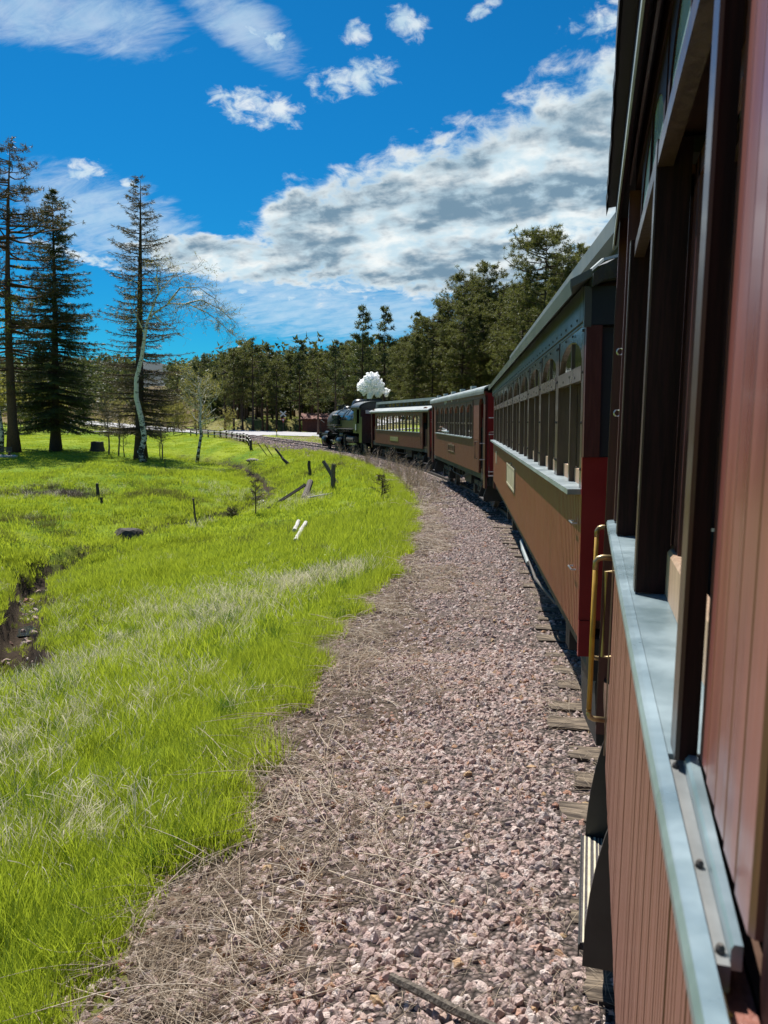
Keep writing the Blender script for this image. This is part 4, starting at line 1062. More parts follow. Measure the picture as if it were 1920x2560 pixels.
    # upper side above the windows
    B(MB().box(.125, .17, YB, YE, 3.525, 3.735), 'header_board', M['postdark'])
    B(MB().box(.070, .082, -2, 4.24, 3.525, 3.73), 'letterboard', M['postdark'])
    B(MB().box(.064, .070, -2, 4.24, 3.505, 3.54), 'moulding', M['roof'])
    B(MB().box(.083, .125, -2, 4.24, 3.64, 3.70), 'soffit_block', M['roofdark'])
    B(MB().box(.100, .108, -2, YE - .01, 3.55, 3.64), 'inner_moulding', M['trim'])
    # eave with a curling lip
    rr = random.Random(5); n_ = 60; vs = []
    for i in range(n_ + 1):
        y = -3 + (4.30 + 3) * i / n_; s1 = rr.uniform(-.003, .003); dr = .03 if i == n_ else 0
        vs += [(.024 + s1, y, 3.715 - dr + s1), (.021 + s1, y, 3.75), (.085, y, 3.82), (1.6, y, 4.4), (1.6, y, 3.95), (.085, y, 3.735), (.034 + s1, y, 3.728)]
    m_ = 7
    fs = [(i * m_ + k, i * m_ + (k + 1) % m_, (i + 1) * m_ + (k + 1) % m_, (i + 1) * m_ + k) for i in range(n_) for k in range(m_)] + [tuple(range(m_)), tuple(range(n_ * m_, n_ * m_ + m_))]
    B(MB().add(vs, fs), 'roof_eave', M['roofdark'])
    B(MB().box(.126, 2.9, YB, 3.35, 3.74, 3.80), 'ceiling', M['interior'])
    # corner posts, end bulkhead, vestibule
    B(MB().box(.104, .20, YE - .045, YE, 2.224, 3.52), 'corner_post', M['darkred'])
    for z in (2.906, 2.662):
        t_ = [(0.097 + .013 * math.cos(a), YE - .03 , z + .013 * math.sin(a)) for a in np.linspace(0, 2 * math.pi, 13)]
        B(MB().tube(t_, .0035, 6, False), 'screw_eye', M['steel'])
    B(MB().box(.108, .114, YE + .004, YE + .010, 1.2, 3.3), 'corner_strip', M['tan'])
    B(MB().box(.30, 2.9, YE - .05, YE, 1.0, 3.6), 'end_bulkhead', M['darkred'])
    B(MB().box(.092, .20, 4.16, 4.238, .95, 3.65), 'vestibule_post', M['darkred'])
    B(MB().box(.088, .092, 4.165, 4.185, 1.0, 3.3), 'post_trim', M['trim'])
    B(MB().box(.55, 2.6, 4.18, 4.24, 1.0, 3.65), 'vestibule_end', M['darkred'])
    B(MB().box(.12, 2.9, YE, 4.24, 1.18, 1.26), 'platform', M['interior'])
    B(MB().box(.10, 2.9, YE, 4.24, 3.66, 3.72), 'vestibule_ceiling', M['roofdark'])
    # yellow handrails with brass elbows
    for y, x0, zt_, zb_ in ((3.37, .041, 2.052, 1.335), (4.20, .050, 2.075, 1.36)):
        q = MB(); q.tube([(x0, y, zt_ - .035), (x0, y, zb_ + .03)], .0115, 10); g = B(q, 'grab_rail', M['yellow'], smooth=True)
        q = MB(); q.tube([(.118, y, zt_), (x0 + .028, y, zt_), (x0 + .010, y, zt_ - .006), (x0 + .001, y, zt_ - .02), (x0, y, zt_ - .055)], .0130, 10); B(q, 'elbow', M['brass'], g, smooth=True)
        q = MB(); q.tube([(.118, y, zb_), (x0 + .022, y, zb_), (x0 + .006, y, zb_ + .006), (x0, y, zb_ + .02), (x0, y, zb_ + .04)], .0125, 10); B(q, 'elbow', M['brass'], g, smooth=True)
    q = MB(); q.tube([(.12, YE + .03, 2.0), (.085, YE + .03, 2.0), (.085, YE + .03, 1.63), (.12, YE + .03, 1.63)], .008, 8); B(q, 'small_handle', M['brass'])
    # steps
    for k in range(3):
        x = .045 + .23 * k; z = .352 + .27 * k
        o = B(MB().box(x, x + .27, 3.26, 4.17, z - .035, z), 'step', M['tread'])
        B(MB().box(x - .006, x, 3.24, 4.19, z - .05, z + .004), 'nosing', M['black'], o)
        for j, w in ((.012, .007), (.032, .013), (.062, .010)) if k == 0 else ((.03, .01),):
            B(MB().box(x + j, x + j + w, 3.26, 4.17, z + .0005, z + .004), 'tread_stripe', M['cream'], o)
        for j in np.arange(.085, .25, .018):
            B(MB().box(x + j, x + j + .003, 3.262, 4.168, z + .0005, z + .003), 'tread_rib', M['cream'], o)
        if k < 2: B(MB().box(x + .27, x + .275, 3.26, 4.17, z, z + .24), 'riser', M['black'], o)
    for y in (3.222, 4.18):
        arc = [(.36 - .30 * math.cos(t), .29 + .92 * math.sin(t)) for t in np.linspace(0, math.pi / 2, 10)]
        q = MB().prism([(.06, .27)] + arc + [(.95, 1.2), (.95, .27)], 1, y, y + .018)
        B(q, 'step_stringer', M['blackgloss'])
    # inside and the far side, floor, roof, seats
    B(MB().box(.19, 2.86, YB, YE - .06, 1.17, 1.27), 'floor', M['interior'])
    B(MB().box(2.82, 2.88, YB, YE, 1.17, 2.2).box(2.82, 2.88, YB, YE, 3.1, 3.6), 'far_side', M['interior'])
    q = MB()
    for y in np.arange(YB, YE - .1, .97): q.box(2.82, 2.88, y, y + .14, 2.2, 3.1)
    B(q, 'far_side_posts', M['interior'])
    for i in range(4):
        link('seat', SEAT, r, loc=(.74 - OFF[0], 2.6 - i * .97 - OFF[1], 1.27 - OFF[2]), rot=(0, 0, 0))
        link('seat', SEAT, r, loc=(2.26 - OFF[0], 2.6 - i * .97 - OFF[1], 1.27 - OFF[2]))
    uf = MB()
    for x in (.3, 1.1, 1.9, 2.5): uf.box(x, x + .14, YB, 4.3, .98, 1.15)
    uf.box(.3, 2.7, 4.1, 4.35, .8, 1.1)
    B(uf, 'underframe', M['black'])
    tk = bpy.data.objects.new('truck_frame', None)
    truck(r, 1.35 - OFF[1])
    truck(r, -9.0 - OFF[1])
    B(MB().box(1.41, 1.59, 4.2, 4.75, .72, .92), 'coupler', M['black'])
    bpy.data.objects.remove(tk)
near_car()

# ------------------------------------------------------------------ steam locomotive (tank engine)
def loco():
    h = PHI; x, y, _ = tp(52, 0)
    root = thing('steam_locomotive', 'black and olive steam locomotive at the head of the train under a white puff', 'steam locomotive', (x, y, RAILTOP + .20), h)
    W_ = 1.36
    # everything along local y: 0.35 rear .. 11 front; z from the rail
    MB().box(-W_, W_, .35, .95, .78, 2.50).build('coal_bunker', M['black'], root)
    MB().box(-W_ - .012, -W_, .36, .95, .80, 2.50).build('bunker_side_panel', M['green'], root)
    MB().box(-.5, .5, .33, .35, 1.35, 1.45).build('bunker_step', M['dirtymetal'], root)
    MB().tube([(-.75, .32, 1.42), (-.70, .32, 1.42)], .06, 8).build('rear_lamp', M['steel'], root)
    cb = MB()
    cb.box(-W_ + .05, -W_ + .10, .96, 1.15, 1.4, 3.10).box(-W_ + .05, -W_ + .10, 1.75, 2.45, 1.4, 3.10).box(-W_ + .05, -W_ + .10, 1.15, 1.75, 1.4, 2.05)
    cb.box(W_ - .10, W_ - .05, .96, 1.15, 1.4, 3.10).box(W_ - .10, W_ - .05, 1.75, 2.45, 1.4, 3.10).box(W_ - .10, W_ - .05, 1.15, 1.75, 1.4, 2.05)
    cb.build('cab_side', M['green'], root)
    # arched cab back with a small white plate, dark
    def archpoly(w, z0, z1, zc): return [(-w, z0)] + [(-w * math.cos(t), z1 + (zc - z1) * math.sin(t)) for t in np.linspace(0, math.pi, 15)] + [(w, z0)]
    MB().prism(archpoly(W_ - .06, 2.5, 3.08, 3.50), 1, .90, .95).build('cab_back', M['blackgloss'], root)
    MB().prism(archpoly(W_ - .06, 1.4, 3.08, 3.50), 1, 2.40, 2.45).build('cab_front', M['blackgloss'], root)
    MB().box(-.95, -.55, .885, .90, 2.72, 2.95).build('cab_back_plate', M['white'], root)  # small white plate on the cab back
    roof = MB(); n = 14; vs = []
    for i in range(n + 1):
        t = math.pi * i / n; vs += [(-(W_ + .10) * math.cos(t), .75, 3.12 + .46 * math.sin(t)), (-(W_ + .10) * math.cos(t), 2.62, 3.12 + .46 * math.sin(t)), (-(W_ + .06) * math.cos(t), 2.62, 3.06 + .46 * math.sin(t)), (-(W_ + .06) * math.cos(t), .75, 3.06 + .46 * math.sin(t))]
    roof.add(vs, [(i * 4 + k, i * 4 + (k + 1) % 4, i * 4 + 4 + (k + 1) % 4, i * 4 + 4 + k) for i in range(n) for k in range(4)] + [(0, 1, 2, 3), tuple(range(4 * n, 4 * n + 4))])
    roof.build('cab_roof', M['steelpanel'], root)
    MB().box(-W_ - .10, -W_ - .06, .75, 2.62, 2.98, 3.12).build('roof_gutter', M['boiler'], root)
    MB().box(-W_ + .045, -W_ + .05, 1.80, 2.02, 1.60, 2.0).build('number_plate', M['white'], root)
    MB().tube([(-W_ + .03, 1.70, 1.5), (-W_ + .03, 1.70, 3.0)], .025, 6).build('cab_handrail', M['boiler'], root)
    MB().box(-.9, .9, 1.0, 2.4, .9, 1.5).build('cab_floor', M['black'], root)
    # boiler with saddle shaped tank
    cyl = MB(); cyl.lathe([(.98, 2.45), (1.0, 2.5), (1.0, 8.9), (.90, 9.0)], 'y', 36, (0, 0, 2.13)); o = cyl.build('boiler', M['boiler'], root, True)
    MB().box(-1.02, 1.02, 2.47, 8.0, 1.72, 2.25).build('water_tank', M['boilerlow'], root)
    for u in (4.1, 6.2, 8.2):
        b = MB(); b.lathe([(1.0, u), (1.02, u), (1.02, u + .09), (1.0, u + .09)], 'y', 36, (0, 0, 2.13)); b.build('boiler_band', M['blackgloss'], o)
    MB().lathe([(.86, 8.95), (.9, 9.0), (.9, 10.7), (.8, 10.8), (.3, 10.84)], 'y', 30, (0, 0, 2.1)).build('smokebox', M['black'], root, True)
    MB().tube([(-1.03, 2.6, 2.62), (-1.03, 9.0, 2.62)], .022, 6).build('handrail', M['dirtymetal'], root)
    MB().tube([(-1.03, 5.0, 2.6), (-.8, 4.6, 3.0), (-.3, 4.4, 3.2)], .03, 6).build('steam_pipe', M['blackgloss'], root)
    MB().lathe([(.62, 3.0), (.60, 3.35), (.50, 3.62), (.30, 3.76), (0, 3.78)], 'z', 24, (0, 5.1, 0)).build('steam_dome', M['blackgloss'], root, True)
    MB().box(-.55, .55, 1.9, 2.6, 3.50, 3.72).build('roof_ventilator', M['black'], root)
    MB().lathe([(.40, 2.9), (.38, 3.15), (.22, 3.3), (0, 3.32)], 'z', 18, (0, 7.9, 0)).build('sand_dome', M['blackgloss'], root, True)
    bl = MB(); bl.lathe([(.20, 3.12), (.13, 3.2), (.11, 3.34), (.04, 3.4)], 'z', 14, (0, 8.8, 0)); bl.bar((-.26, 8.8, 3.0), (-.26, 8.8, 3.42), .04, .04); bl.bar((.26, 8.8, 3.0), (.26, 8.8, 3.42), .04, .04); bl.bar((-.26, 8.8, 3.42), (.26, 8.8, 3.42), .04, .04)
    bl.build('bell', M['dirtymetal'], root)
    MB().lathe([(.30, 2.9), (.25, 3.0), (.25, 3.3), (.32, 3.36), (.32, 3.42), (.2, 3.42)], 'z', 18, (0, 9.9, 0)).build('chimney', M['black'], root, True)
    # running board, pumps, platform
    MB().box(-W_ - .02, -.8, 2.45, 9.0, 1.62, 1.68).box(.8, W_, 2.45, 9.0, 1.62, 1.68).build('running_board', M['dirtymetal'], root)
    pp = MB()
    for u in (6.9, 7.5):
        pp.lathe([(.24, 1.95), (.24, 2.25), (.13, 2.27), (.13, 2.34), (.25, 2.36), (.25, 2.62), (.1, 2.68)], 'z', 14, (-1.18, u, 0))
    pp.build('air_pump', M['blackgloss'], root)
    MB().box(-W_ - .04, -.7, 6.5, 9.0, 1.82, 1.90).build('pump_bracket', M['dirtymetal'], root)
    fp = MB(); fp.box(-1.25, 1.25, 9.4, 11.4, 1.05, 1.2).box(-1.35, 1.35, 11.3, 11.5, .85, 1.25); fp.build('front_platform', M['black'], root)
    fh = MB()
    for xx in (-1.25, 1.25): fh.tube([(xx, 11.35, 1.2), (xx, 11.35, 2.25)], .02, 6); fh.tube([(xx, 10.2, 2.05), (xx, 11.35, 2.25)], .018, 6)
    fh.tube([(-1.25, 11.35, 2.25), (1.25, 11.35, 2.25)], .018, 6); fh.build('front_handrail', M['black'], root)
    pc = MB()
    for k in range(9): pc.bar((-1.15 + k * .2875, 11.5, .85), (-.6 + k * .15, 11.95, .15), .05, .05)
    pc.bar((-1.2, 11.5, .85), (1.2, 11.5, .85), .08, .08); pc.build('pilot', M['black'], root)
    MB().box(-.12, .12, 11.4, 11.95, .68, .9).build('coupler', M['black'], root)
    MB().box(-.09, .09, -.35, .4, .62, .82).build('coupler', M['black'], root)
    # cylinders and drive
    for sgn in (-1, 1):
        for u in (9.4, 5.3):
            c = MB(); c.lathe([(.30, u), (.38, u + .02), (.38, u + 1.0), (.30, u + 1.02)], 'y', 20, (sgn * 1.08, 0, .72)); c.lathe([(.2, u + .05), (.2, u + .95)], 'y', 14, (sgn * 1.02, 0, 1.22)); c.build('cylinder', M['blackgloss'], root, True)
        mb = MB(); mb.bar((sgn * 1.0, 5.9 + 1.0, .62), (sgn * 1.0, 8.9, .60), .07, .12); mb.bar((sgn * 1.0, 2.6, .62), (sgn * 1.0, 4.9, .60), .07, .12)
        mb.bar((sgn * 1.06, 8.3, .7), (sgn * 1.06, 9.5, .74), .06, .08)
        mb.build('side_rod', M['steel'], root)
    fr = MB(); fr.box(-.55, .55, .6, 11.0, .75, 1.1); fr.box(-.6, .6, 5.6, 6.6, .4, .8); fr.build('engine_frame', M['black'], root)
    for u in (6.4, 7.35, 8.3, 2.6, 3.55, 4.5):
        wh = MB()
        for sgn in (-1, 1):
            wh.lathe([(.56, sgn * .70), (.54, sgn * .83), (.46, sgn * .84), (.45, sgn * .79), (.14, sgn * .79), (.14, sgn * .90), (0, sgn * .90)], 'x', 26, (0, u, .53))
            for a in range(10):
                t = a * math.pi / 5; wh.bar((sgn * .82, u + .1 * math.cos(t), .53 + .1 * math.sin(t)), (sgn * .82, u + .46 * math.cos(t), .53 + .46 * math.sin(t)), .04, .04, (1, 0, 0))
            wh.prism([(u - .3, .2), (u + .3, .2), (u + .2, .35), (u - .2, .35)], 0, sgn * .80, sgn * .86)
        wh.tube([(-.85, u, .53), (.85, u, .53)], .08, 8); wh.build('driving_wheel', M['black'], root)
    for u in (10.5, 1.35): 
        w = MB()
        for sgn in (-1, 1): w.lathe([(.37, sgn * .70), (.35, sgn * .83), (.1, sgn * .8), (0, sgn * .8)], 'x', 20, (0, u, .36))
        w.tube([(-.8, u, .36), (.8, u, .36)], .06, 8); w.build('small_wheel', M['black'], root)
    # curved guard plates beside the front wheels
    gp = MB(); gp.prism([(10.9, .2), (11.2, .5), (11.25, .9), (11.15, 1.15), (11.0, 1.15), (11.1, .9), (11.05, .55), (10.8, .25)], 0, -1.2, -.8); gp.build('guard_plate', M['dirtymetal'], root)
    gp = MB(); gp.box(-1.16, -1.10, 5.0, 5.28, .35, 1.25); gp.build('counterweight_plate', M['dirtymetal'], root)
    MB().tube([(-1.15, 2.4, .95), (-1.15, 4.0, .95)], .22, 12).build('air_reservoir', M['dirtymetal'], root)
    MB().bar((-1.2, 2.2, .6), (-1.2, 3.4, .35), .05, .10).build('brake_hanger', M['dirtymetal'], root)
    return root
LOCO = loco()

def steam():
    import bmesh
    c0 = LOCO.matrix_world @ Vector((0, 0, 0))
    bx, by, hd = tp(52, 0); hx, hy = -math.sin(hd), math.cos(hd)
    ax, ay = bx + hx * 3.75, by + hy * 3.75
    right = Vector((0.97, 0.25, 0))
    base = Vector((ax, ay, 3.72)); rr = random.Random(11)
    blobs = []
    for k in range(10):
        t = k / 9; blobs.append((base + right * (.02 + .10 * t) + Vector((0, 0, t * .72 - .02)), .05 + .17 * t))
    lobes = [(.15, 1.45, .50), (.55, 1.25, .42), (-.30, 1.30, .40), (.30, 1.95, .40), (-.10, 1.85, .34), (.72, 1.65, .34), (.95, 1.10, .24), (-.62, 1.15, .20), (1.02, 1.42, .22), (.50, 2.18, .22), (.10, .95, .30), (.75, .80, .22), (-.35, .95, .20), (-.55, 1.35, .26), (-.45, 1.62, .24)]
    for lx, lz, lr in lobes:
        c = base + right * lx * .95 + Vector((0, rr.uniform(-.2, .2), lz * .93 - .02)); blobs.append((c, lr * .72))
        for _ in range(34):
            v = Vector((rr.gauss(0, 1), rr.gauss(0, 1), rr.gauss(0, 1))).normalized(); blobs.append((c + v * lr * rr.uniform(.6, 1.12), lr * rr.uniform(.10, .36)))
    for k in range(16): blobs.append((base + Vector((0, rr.uniform(-.2, .2), rr.uniform(.6, 1.3))) + right * rr.uniform(.9, 1.45), rr.uniform(.05, .12)))
    vs = []; fs = []
    bm = bmesh.new(); bmesh.ops.create_icosphere(bm, subdivisions=3, radius=1); bv = np.array([v.co[:] for v in bm.verts]); bf = np.array([[v.index for v in f.verts] for f in bm.faces]); bm.free()
    V = []; Fc = []
    for c, r in blobs:
        p = bv * r
        s1 = rr.uniform(0, 9)
        nn = 1 + .18 * np.sin(bv[:, 0] * 5 + s1) * np.cos(bv[:, 1] * 6 + s1) + .16 * np.sin(bv[:, 2] * 9 + s1 * 2) * np.cos(bv[:, 0] * 11 + s1) + .06 * np.sin(bv[:, 1] * 21 + s1)
        V.append(p * nn[:, None] + np.array(c[:])); Fc.append(bf + len(bv) * (len(V) - 1))
    me = npmesh('steam_plume', np.concatenate(V), np.concatenate(Fc), M['steam'], True)
    o = link('steam_plume', me, kind='stuff'); rm = o.modifiers.new('remesh', 'REMESH'); rm.mode = 'VOXEL'; rm.voxel_size = 0.03; rm.use_smooth_shade = True; tag(o, 'bright white puff of steam rising above the locomotive cab', 'steam')
steam()

# ------------------------------------------------------------------ person leaning from the third carriage
def person():
    pt = thing('person', 'person with dark hair and white shirt leaning an arm out of the carriage window', 'person', (0, 0, 0))
    pt.parent = None
    pt.location = car3.location; pt.rotation_euler = car3.rotation_euler
    u = 7.35; x = -W2 + .14
    vs = [(x + .16, u, 1.80), (x + .15, u, 2.05), (x + .12, u, 2.25), (x + .11, u, 2.36), (x + .10, u, 2.46), (x + .09, u, 2.56),
          (x + .10, u - .17, 2.30), (x - .02, u - .24, 2.12), (x - .24, u - .12, 2.13), (x - .32, u - .08, 2.16),
          (x + .10, u + .17, 2.30), (x - .02, u + .25, 2.12), (x - .20, u + .16, 2.20), (x - .26, u + .13, 2.26)]
    es = [(0, 1), (1, 2), (2, 3), (3, 4), (4, 5), (2, 6), (6, 7), (7, 8), (8, 9), (2, 10), (10, 11), (11, 12), (12, 13)]
    rad = [.15, .15, .13, .055, .085, .075, .065, .05, .035, .03, .065, .05, .035, .03]
    me = bpy.data.meshes.new('body'); me.from_pydata(vs, es, []); me.materials.append(M['shirt'])
    o = link('body', me, pt)
    sk = o.modifiers.new('skin', 'SKIN'); sv = me.skin_vertices[0].data
    for q, r_ in zip(sv, rad): q.radius = (r_, r_)
    sv[0].use_root = True
    ss = o.modifiers.new('sub', 'SUBSURF'); ss.levels = 2; ss.render_levels = 2
    MB().lathe([(.02, 2.44), (.085, 2.48), (.095, 2.56), (.07, 2.64), (.0, 2.66)], 'z', 14, (x + .105, u, 0)).build('hair', M['hair'], pt, True)
    MB().lathe([(.02, 2.41), (.065, 2.45), (.078, 2.53), (.06, 2.6), (.0, 2.62)], 'z', 14, (x + .065, u, 0)).build('face', M['skin'], pt, True)
    for c in ((x - .36, u - .07, 2.17), (x - .29, u + .12, 2.29)):
        hb = MB(); hb.box(c[0] - .04, c[0] + .04, c[1] - .04, c[1] + .04, c[2] - .012, c[2] + .014)
        for k in range(4): hb.tube([(c[0] - .035, c[1] - .03 + k * .02, c[2]), (c[0] - .07, c[1] - .035 + k * .023, c[2] + .005), (c[0] - .095 + abs(k - 1.5) * .008, c[1] - .036 + k * .024, c[2] - .01)], .0085, 6)
        hb.tube([(c[0] + .01, c[1] + .04, c[2]), (c[0] - .03, c[1] + .065, c[2] + .01)], .01, 6)
        hb.build('hand', M['skin'], pt, True)
person()

# ------------------------------------------------------------------ scattering with geometry nodes
def scatter(name, pts, rot, scl, variants, kind='stuff'):
    """instances of mesh variants on points; pts (n,3), rot (n,3) euler, scl (n,3)"""
    n = len(pts); me = bpy.data.meshes.new(name); me.vertices.add(n)
    me.vertices.foreach_set('co', np.asarray(pts, np.float32).ravel())
    a = me.attributes.new('rot', 'FLOAT_VECTOR', 'POINT'); a.data.foreach_set('vector', np.asarray(rot, np.float32).ravel())
    a = me.attributes.new('scl', 'FLOAT_VECTOR', 'POINT'); a.data.foreach_set('vector', np.asarray(scl, np.float32).ravel())
    a = me.attributes.new('idx', 'INT', 'POINT'); a.data.foreach_set('value', rng.integers(0, len(variants), n).astype(np.int32))
    o = link(name, me, kind=kind)
    ng = bpy.data.node_groups.new(name + '_nodes', 'GeometryNodeTree')
    ng.interface.new_socket('Geometry', in_out='INPUT', socket_type='NodeSocketGeometry')
    ng.interface.new_socket('Geometry', in_out='OUTPUT', socket_type='NodeSocketGeometry')
    N = ng.nodes; L = ng.links
    gi = N.new('NodeGroupInput'); go = N.new('NodeGroupOutput'); ip = N.new('GeometryNodeInstanceOnPoints'); jn = N.new('GeometryNodeJoinGeometry')
    L.new(gi.outputs[0], ip.inputs['Points']); L.new(ip.outputs[0], go.inputs[0])
    for vme in variants:
        vo = bpy.data.objects.new(name + '_source', vme)
        oi = N.new('GeometryNodeObjectInfo'); oi.inputs['Object'].default_value = vo; oi.transform_space = 'ORIGINAL'
        g2 = N.new('GeometryNodeGeometryToInstance'); L.new(oi.outputs['Geometry'], g2.inputs[0]); L.new(g2.outputs[0], jn.inputs[0])
    L.new(jn.outputs[0], ip.inputs['Instance']); ip.inputs['Pick Instance'].default_value = True
    for nm, ty, sock in (('rot', 'FLOAT_VECTOR', 'Rotation'), ('scl', 'FLOAT_VECTOR', 'Scale'), ('idx', 'INT', 'Instance Index')):
        na = N.new('GeometryNodeInputNamedAttribute'); na.data_type = ty; na.inputs['Name'].default_value = nm
        L.new(na.outputs['Attribute'], ip.inputs[sock])
    md = o.modifiers.new('scatter', 'NODES'); md.node_group = ng
    return o

def polar_points(r0, r1, a0, a1, n):
    r = np.sqrt(rng.uniform(r0 ** 2, r1 ** 2, n)); a = np.radians(rng.uniform(a0, a1, n))
    return r * np.sin(a), r * np.cos(a)

def grass_clump(nb, rad, hmin, hmax, w, seed, bend=0.5, segs=3, mat=None, heads=False):
    g = np.random.default_rng(seed); V = []; Fq = []
    for b in range(nb):
        q = rad * math.sqrt(g.random()); a = g.uniform(0, 6.283); x, y = q * math.cos(a), q * math.sin(a)
        h = g.uniform(hmin, hmax) * (1 - .35 * q / rad); t = g.uniform(0, 6.283); ww = w * g.uniform(.6, 1.2)
        lean = g.uniform(.1, bend) * h; la = g.uniform(0, 6.283); px, py = math.cos(t) * ww / 2, math.sin(t) * ww / 2
        o = len(V)
        for k in range(segs + 1):
            f = k / segs; cx = x + math.cos(la) * lean * f * f; cy = y + math.sin(la) * lean * f * f; cz = h * f * (1 - .12 * f) - .02; wd = (1 - f ** 1.6) * .95 + .05
            if heads and f > .7: wd = 1.3
            V += [(cx - px * wd, cy - py * wd, cz), (cx + px * wd, cy + py * wd, cz)]
        for k in range(segs): Fq.append((o + 2 * k, o + 2 * k + 1, o + 2 * k + 3, o + 2 * k + 2))
    return npmesh('clump', V, Fq, mat, False)

def place_grass(name, x, y, variants, smin, smax, hmin=None, zoff=-0.01, tilt=.12):
    z = ground(x, y, False)
    n = len(x); s = rng.uniform(smin, smax, n); hz = s * rng.uniform(.8, 1.25, n)
    if hmin is not None: hz *= hmin
    rot = np.stack([rng.normal(0, tilt, n), rng.normal(0, tilt, n), rng.uniform(0, 6.283, n)], 1)
    return scatter(name, np.stack([x, y, z + zoff], 1), rot, np.stack([s, s, hz], 1), variants)

def grassy(x, y, margin=0.0):
    s, d = track_sd(x, y)
    patch = np.hypot((x + 24.3) / 2.4, (y - 30.6) / 1.1) > 1 + .3 * wob(x, y, 2.5, 1)
    return (d > edge_d(s) - margin) & (creek_dist(x, y) > 0.62) & patch & (road_dist(x, y) > 0.3)
def thinning(x, y):
    return 0.55 + 0.45 * wob(x, y, 0.9, 6)
gA = [grass_clump(60, .13, .12 + .03 * k, .30 + .035 * k, .0065, 20 + k, .55, 4, M['grass']) for k in range(5)]
gB = [grass_clump(60, .26, .14, .34, .013, 30 + k, .6, 3, M['grass']) for k in range(5)]
gC = [grass_clump(80, .62, .10, .30, .030, 40 + k, .6, 2, M['grass']) for k in range(4)]
gD = [grass_clump(90, 1.2, .06, .16, .060, 50 + k, .6, 2, M['grass']) for k in range(4)]
x, y = polar_points(2.2, 10.0, -62, -8, 5600); k = grassy(x, y, .05) & (rng.random(5600) < .72 + .28 * wob(x, y, 2.3, 5)); place_grass('near_grass', x[k], y[k], gA, .6, 1.35, 1 + .25 * wob(x[k], y[k], 1.1, 3))
x, y = polar_points(9.0, 27, -50, -2, 8500); k = grassy(x, y, .05); h = 1 + .3 * wob(x[k], y[k], .5, 2); place_grass('meadow_grass', x[k], y[k], gB, .7, 1.3, h)
x, y = polar_points(25, 62, -48, -5, 7000); k = grassy(x, y, .1); h = 1 + .35 * wob(x[k], y[k], .3, 2); place_grass('meadow_grass', x[k], y[k], gC, .6, 1.2, h)
x, y = polar_points(58, 125, -48, -12, 5000); k = grassy(x, y, .1); place_grass('lawn_grass', x[k], y[k], gD, .5, 1.1)
# lush fringe along the ballast edge
S = rng.uniform(1.5, 60, 1500); x = []; y = []; 
for s_ in S:
    a_, b_, _ = tp(s_, float(edge_d(s_)) + rng.uniform(-.10, .45)); x.append(a_); y.append(b_)
x = np.array(x); y = np.array(y); place_grass('edge_grass', x, y, gA, .9, 1.35)
# dry seed heads in drifts
dG = [grass_clump(26, .24, .22, .50, .0046, 60 + k, .7, 5, M['drygrass'], True) for k in range(4)]
dryc = [(-3.9, 4.6, .8, 60), (-5.6, 7.4, 1.6, 120), (-7.6, 9.8, 2.0, 190), (-6.6, 12.3, 1.8, 200), (-5.0, 14.2, 1.0, 120), (-8.0, 14.6, 1.5, 60), (-10.2, 13.8, 1.6, 50), (-14.5, 15.4, 1.4, 80), (-17.8, 17.5, 1.6, 50),
        (-14.2, 33.8, 1.5, 80), (-18.5, 37.5, 2.0, 50), (-30, 52, 3.5, 90), (-12.2, 31.5, 1.0, 30), (-6.2, 5.6, 1.0, 60), (-14.3, 26.3, .5, 20), (-24, 30, 2.2, 90)]
px = np.concatenate([rng.normal(c[0], c[2] * .6, int(c[3] * 1.1)) for c in dryc]); py = np.concatenate([rng.normal(c[1], c[2] * .6, int(c[3] * 1.1)) for c in dryc])
k = grassy(px, py, 0); place_grass('dry_seed_grass', px[k], py[k], dG, .6, 1.15, tilt=.25)
x, y = polar_points(4, 40, -48, -6, 700); k = grassy(x, y, 0) & (wob(x, y, .5, 8) > .25); place_grass('dry_seed_grass', x[k], y[k], dG, .5, .95, tilt=.3)
# brown overhanging turf beside the creek
bG = [grass_clump(50, .3, .12, .32, .012, 70 + k, 1.0, 3, M['brush']) for k in range(3)]
cx_ = []; 
for i in range(len(CREEK) - 1):
    for q in range(56):
        t = rng.random(); cx_.append((CREEK[i][0] * (1 - t) + CREEK[i + 1][0] * t + rng.normal(0, .75), CREEK[i][1] * (1 - t) + CREEK[i + 1][1] * t + rng.normal(0, .75)))
cx_ = np.array(cx_); k = (creek_dist(cx_[:, 0], cx_[:, 1]) > .45); cx_ = cx_[k]
k = rng.random(len(cx_)) < .6; place_grass('creek_bank_grass', cx_[k, 0], cx_[k, 1], bG, .6, 1.2, tilt=.35); place_grass('creek_side_grass', cx_[~k, 0], cx_[~k, 1], gB, .7, 1.2, tilt=.35)
bx_ = rng.normal(-24.3, 1.5, 170); by_ = rng.normal(30.6, .7, 170); place_grass('creek_bank_grass', bx_, by_, bG, .8, 1.7)
M['olive'] = leafmat('olive scrub grass', (0.055, 0.075, 0.015), (0.16, 0.155, 0.05), 0.35, (0.25, 0.24, 0.06), scale=0.6)
M['deepgrass'] = leafmat('deep green tuft grass', (0.025, 0.075, 0.012), (0.09, 0.17, 0.03), 0.40, (0.16, 0.30, 0.03), scale=0.6)
oG = [grass_clump(60, .40, .12, .34, .014, 160 + k, .8, 3, M['olive']) for k in range(3)]
tuG = [grass_clump(55, .11, .28, .55, .009, 170 + k, .6, 4, M['deepgrass']) for k in range(3)]
x, y = polar_points(11, 60, -48, -6, 2600); k = grassy(x, y, -.6) & (wob(x, y, .42, 12) + .35 * wob(x, y, 1.7, 3) > .38); place_grass('olive_scrub_grass', x[k], y[k], oG, .6, 1.3)
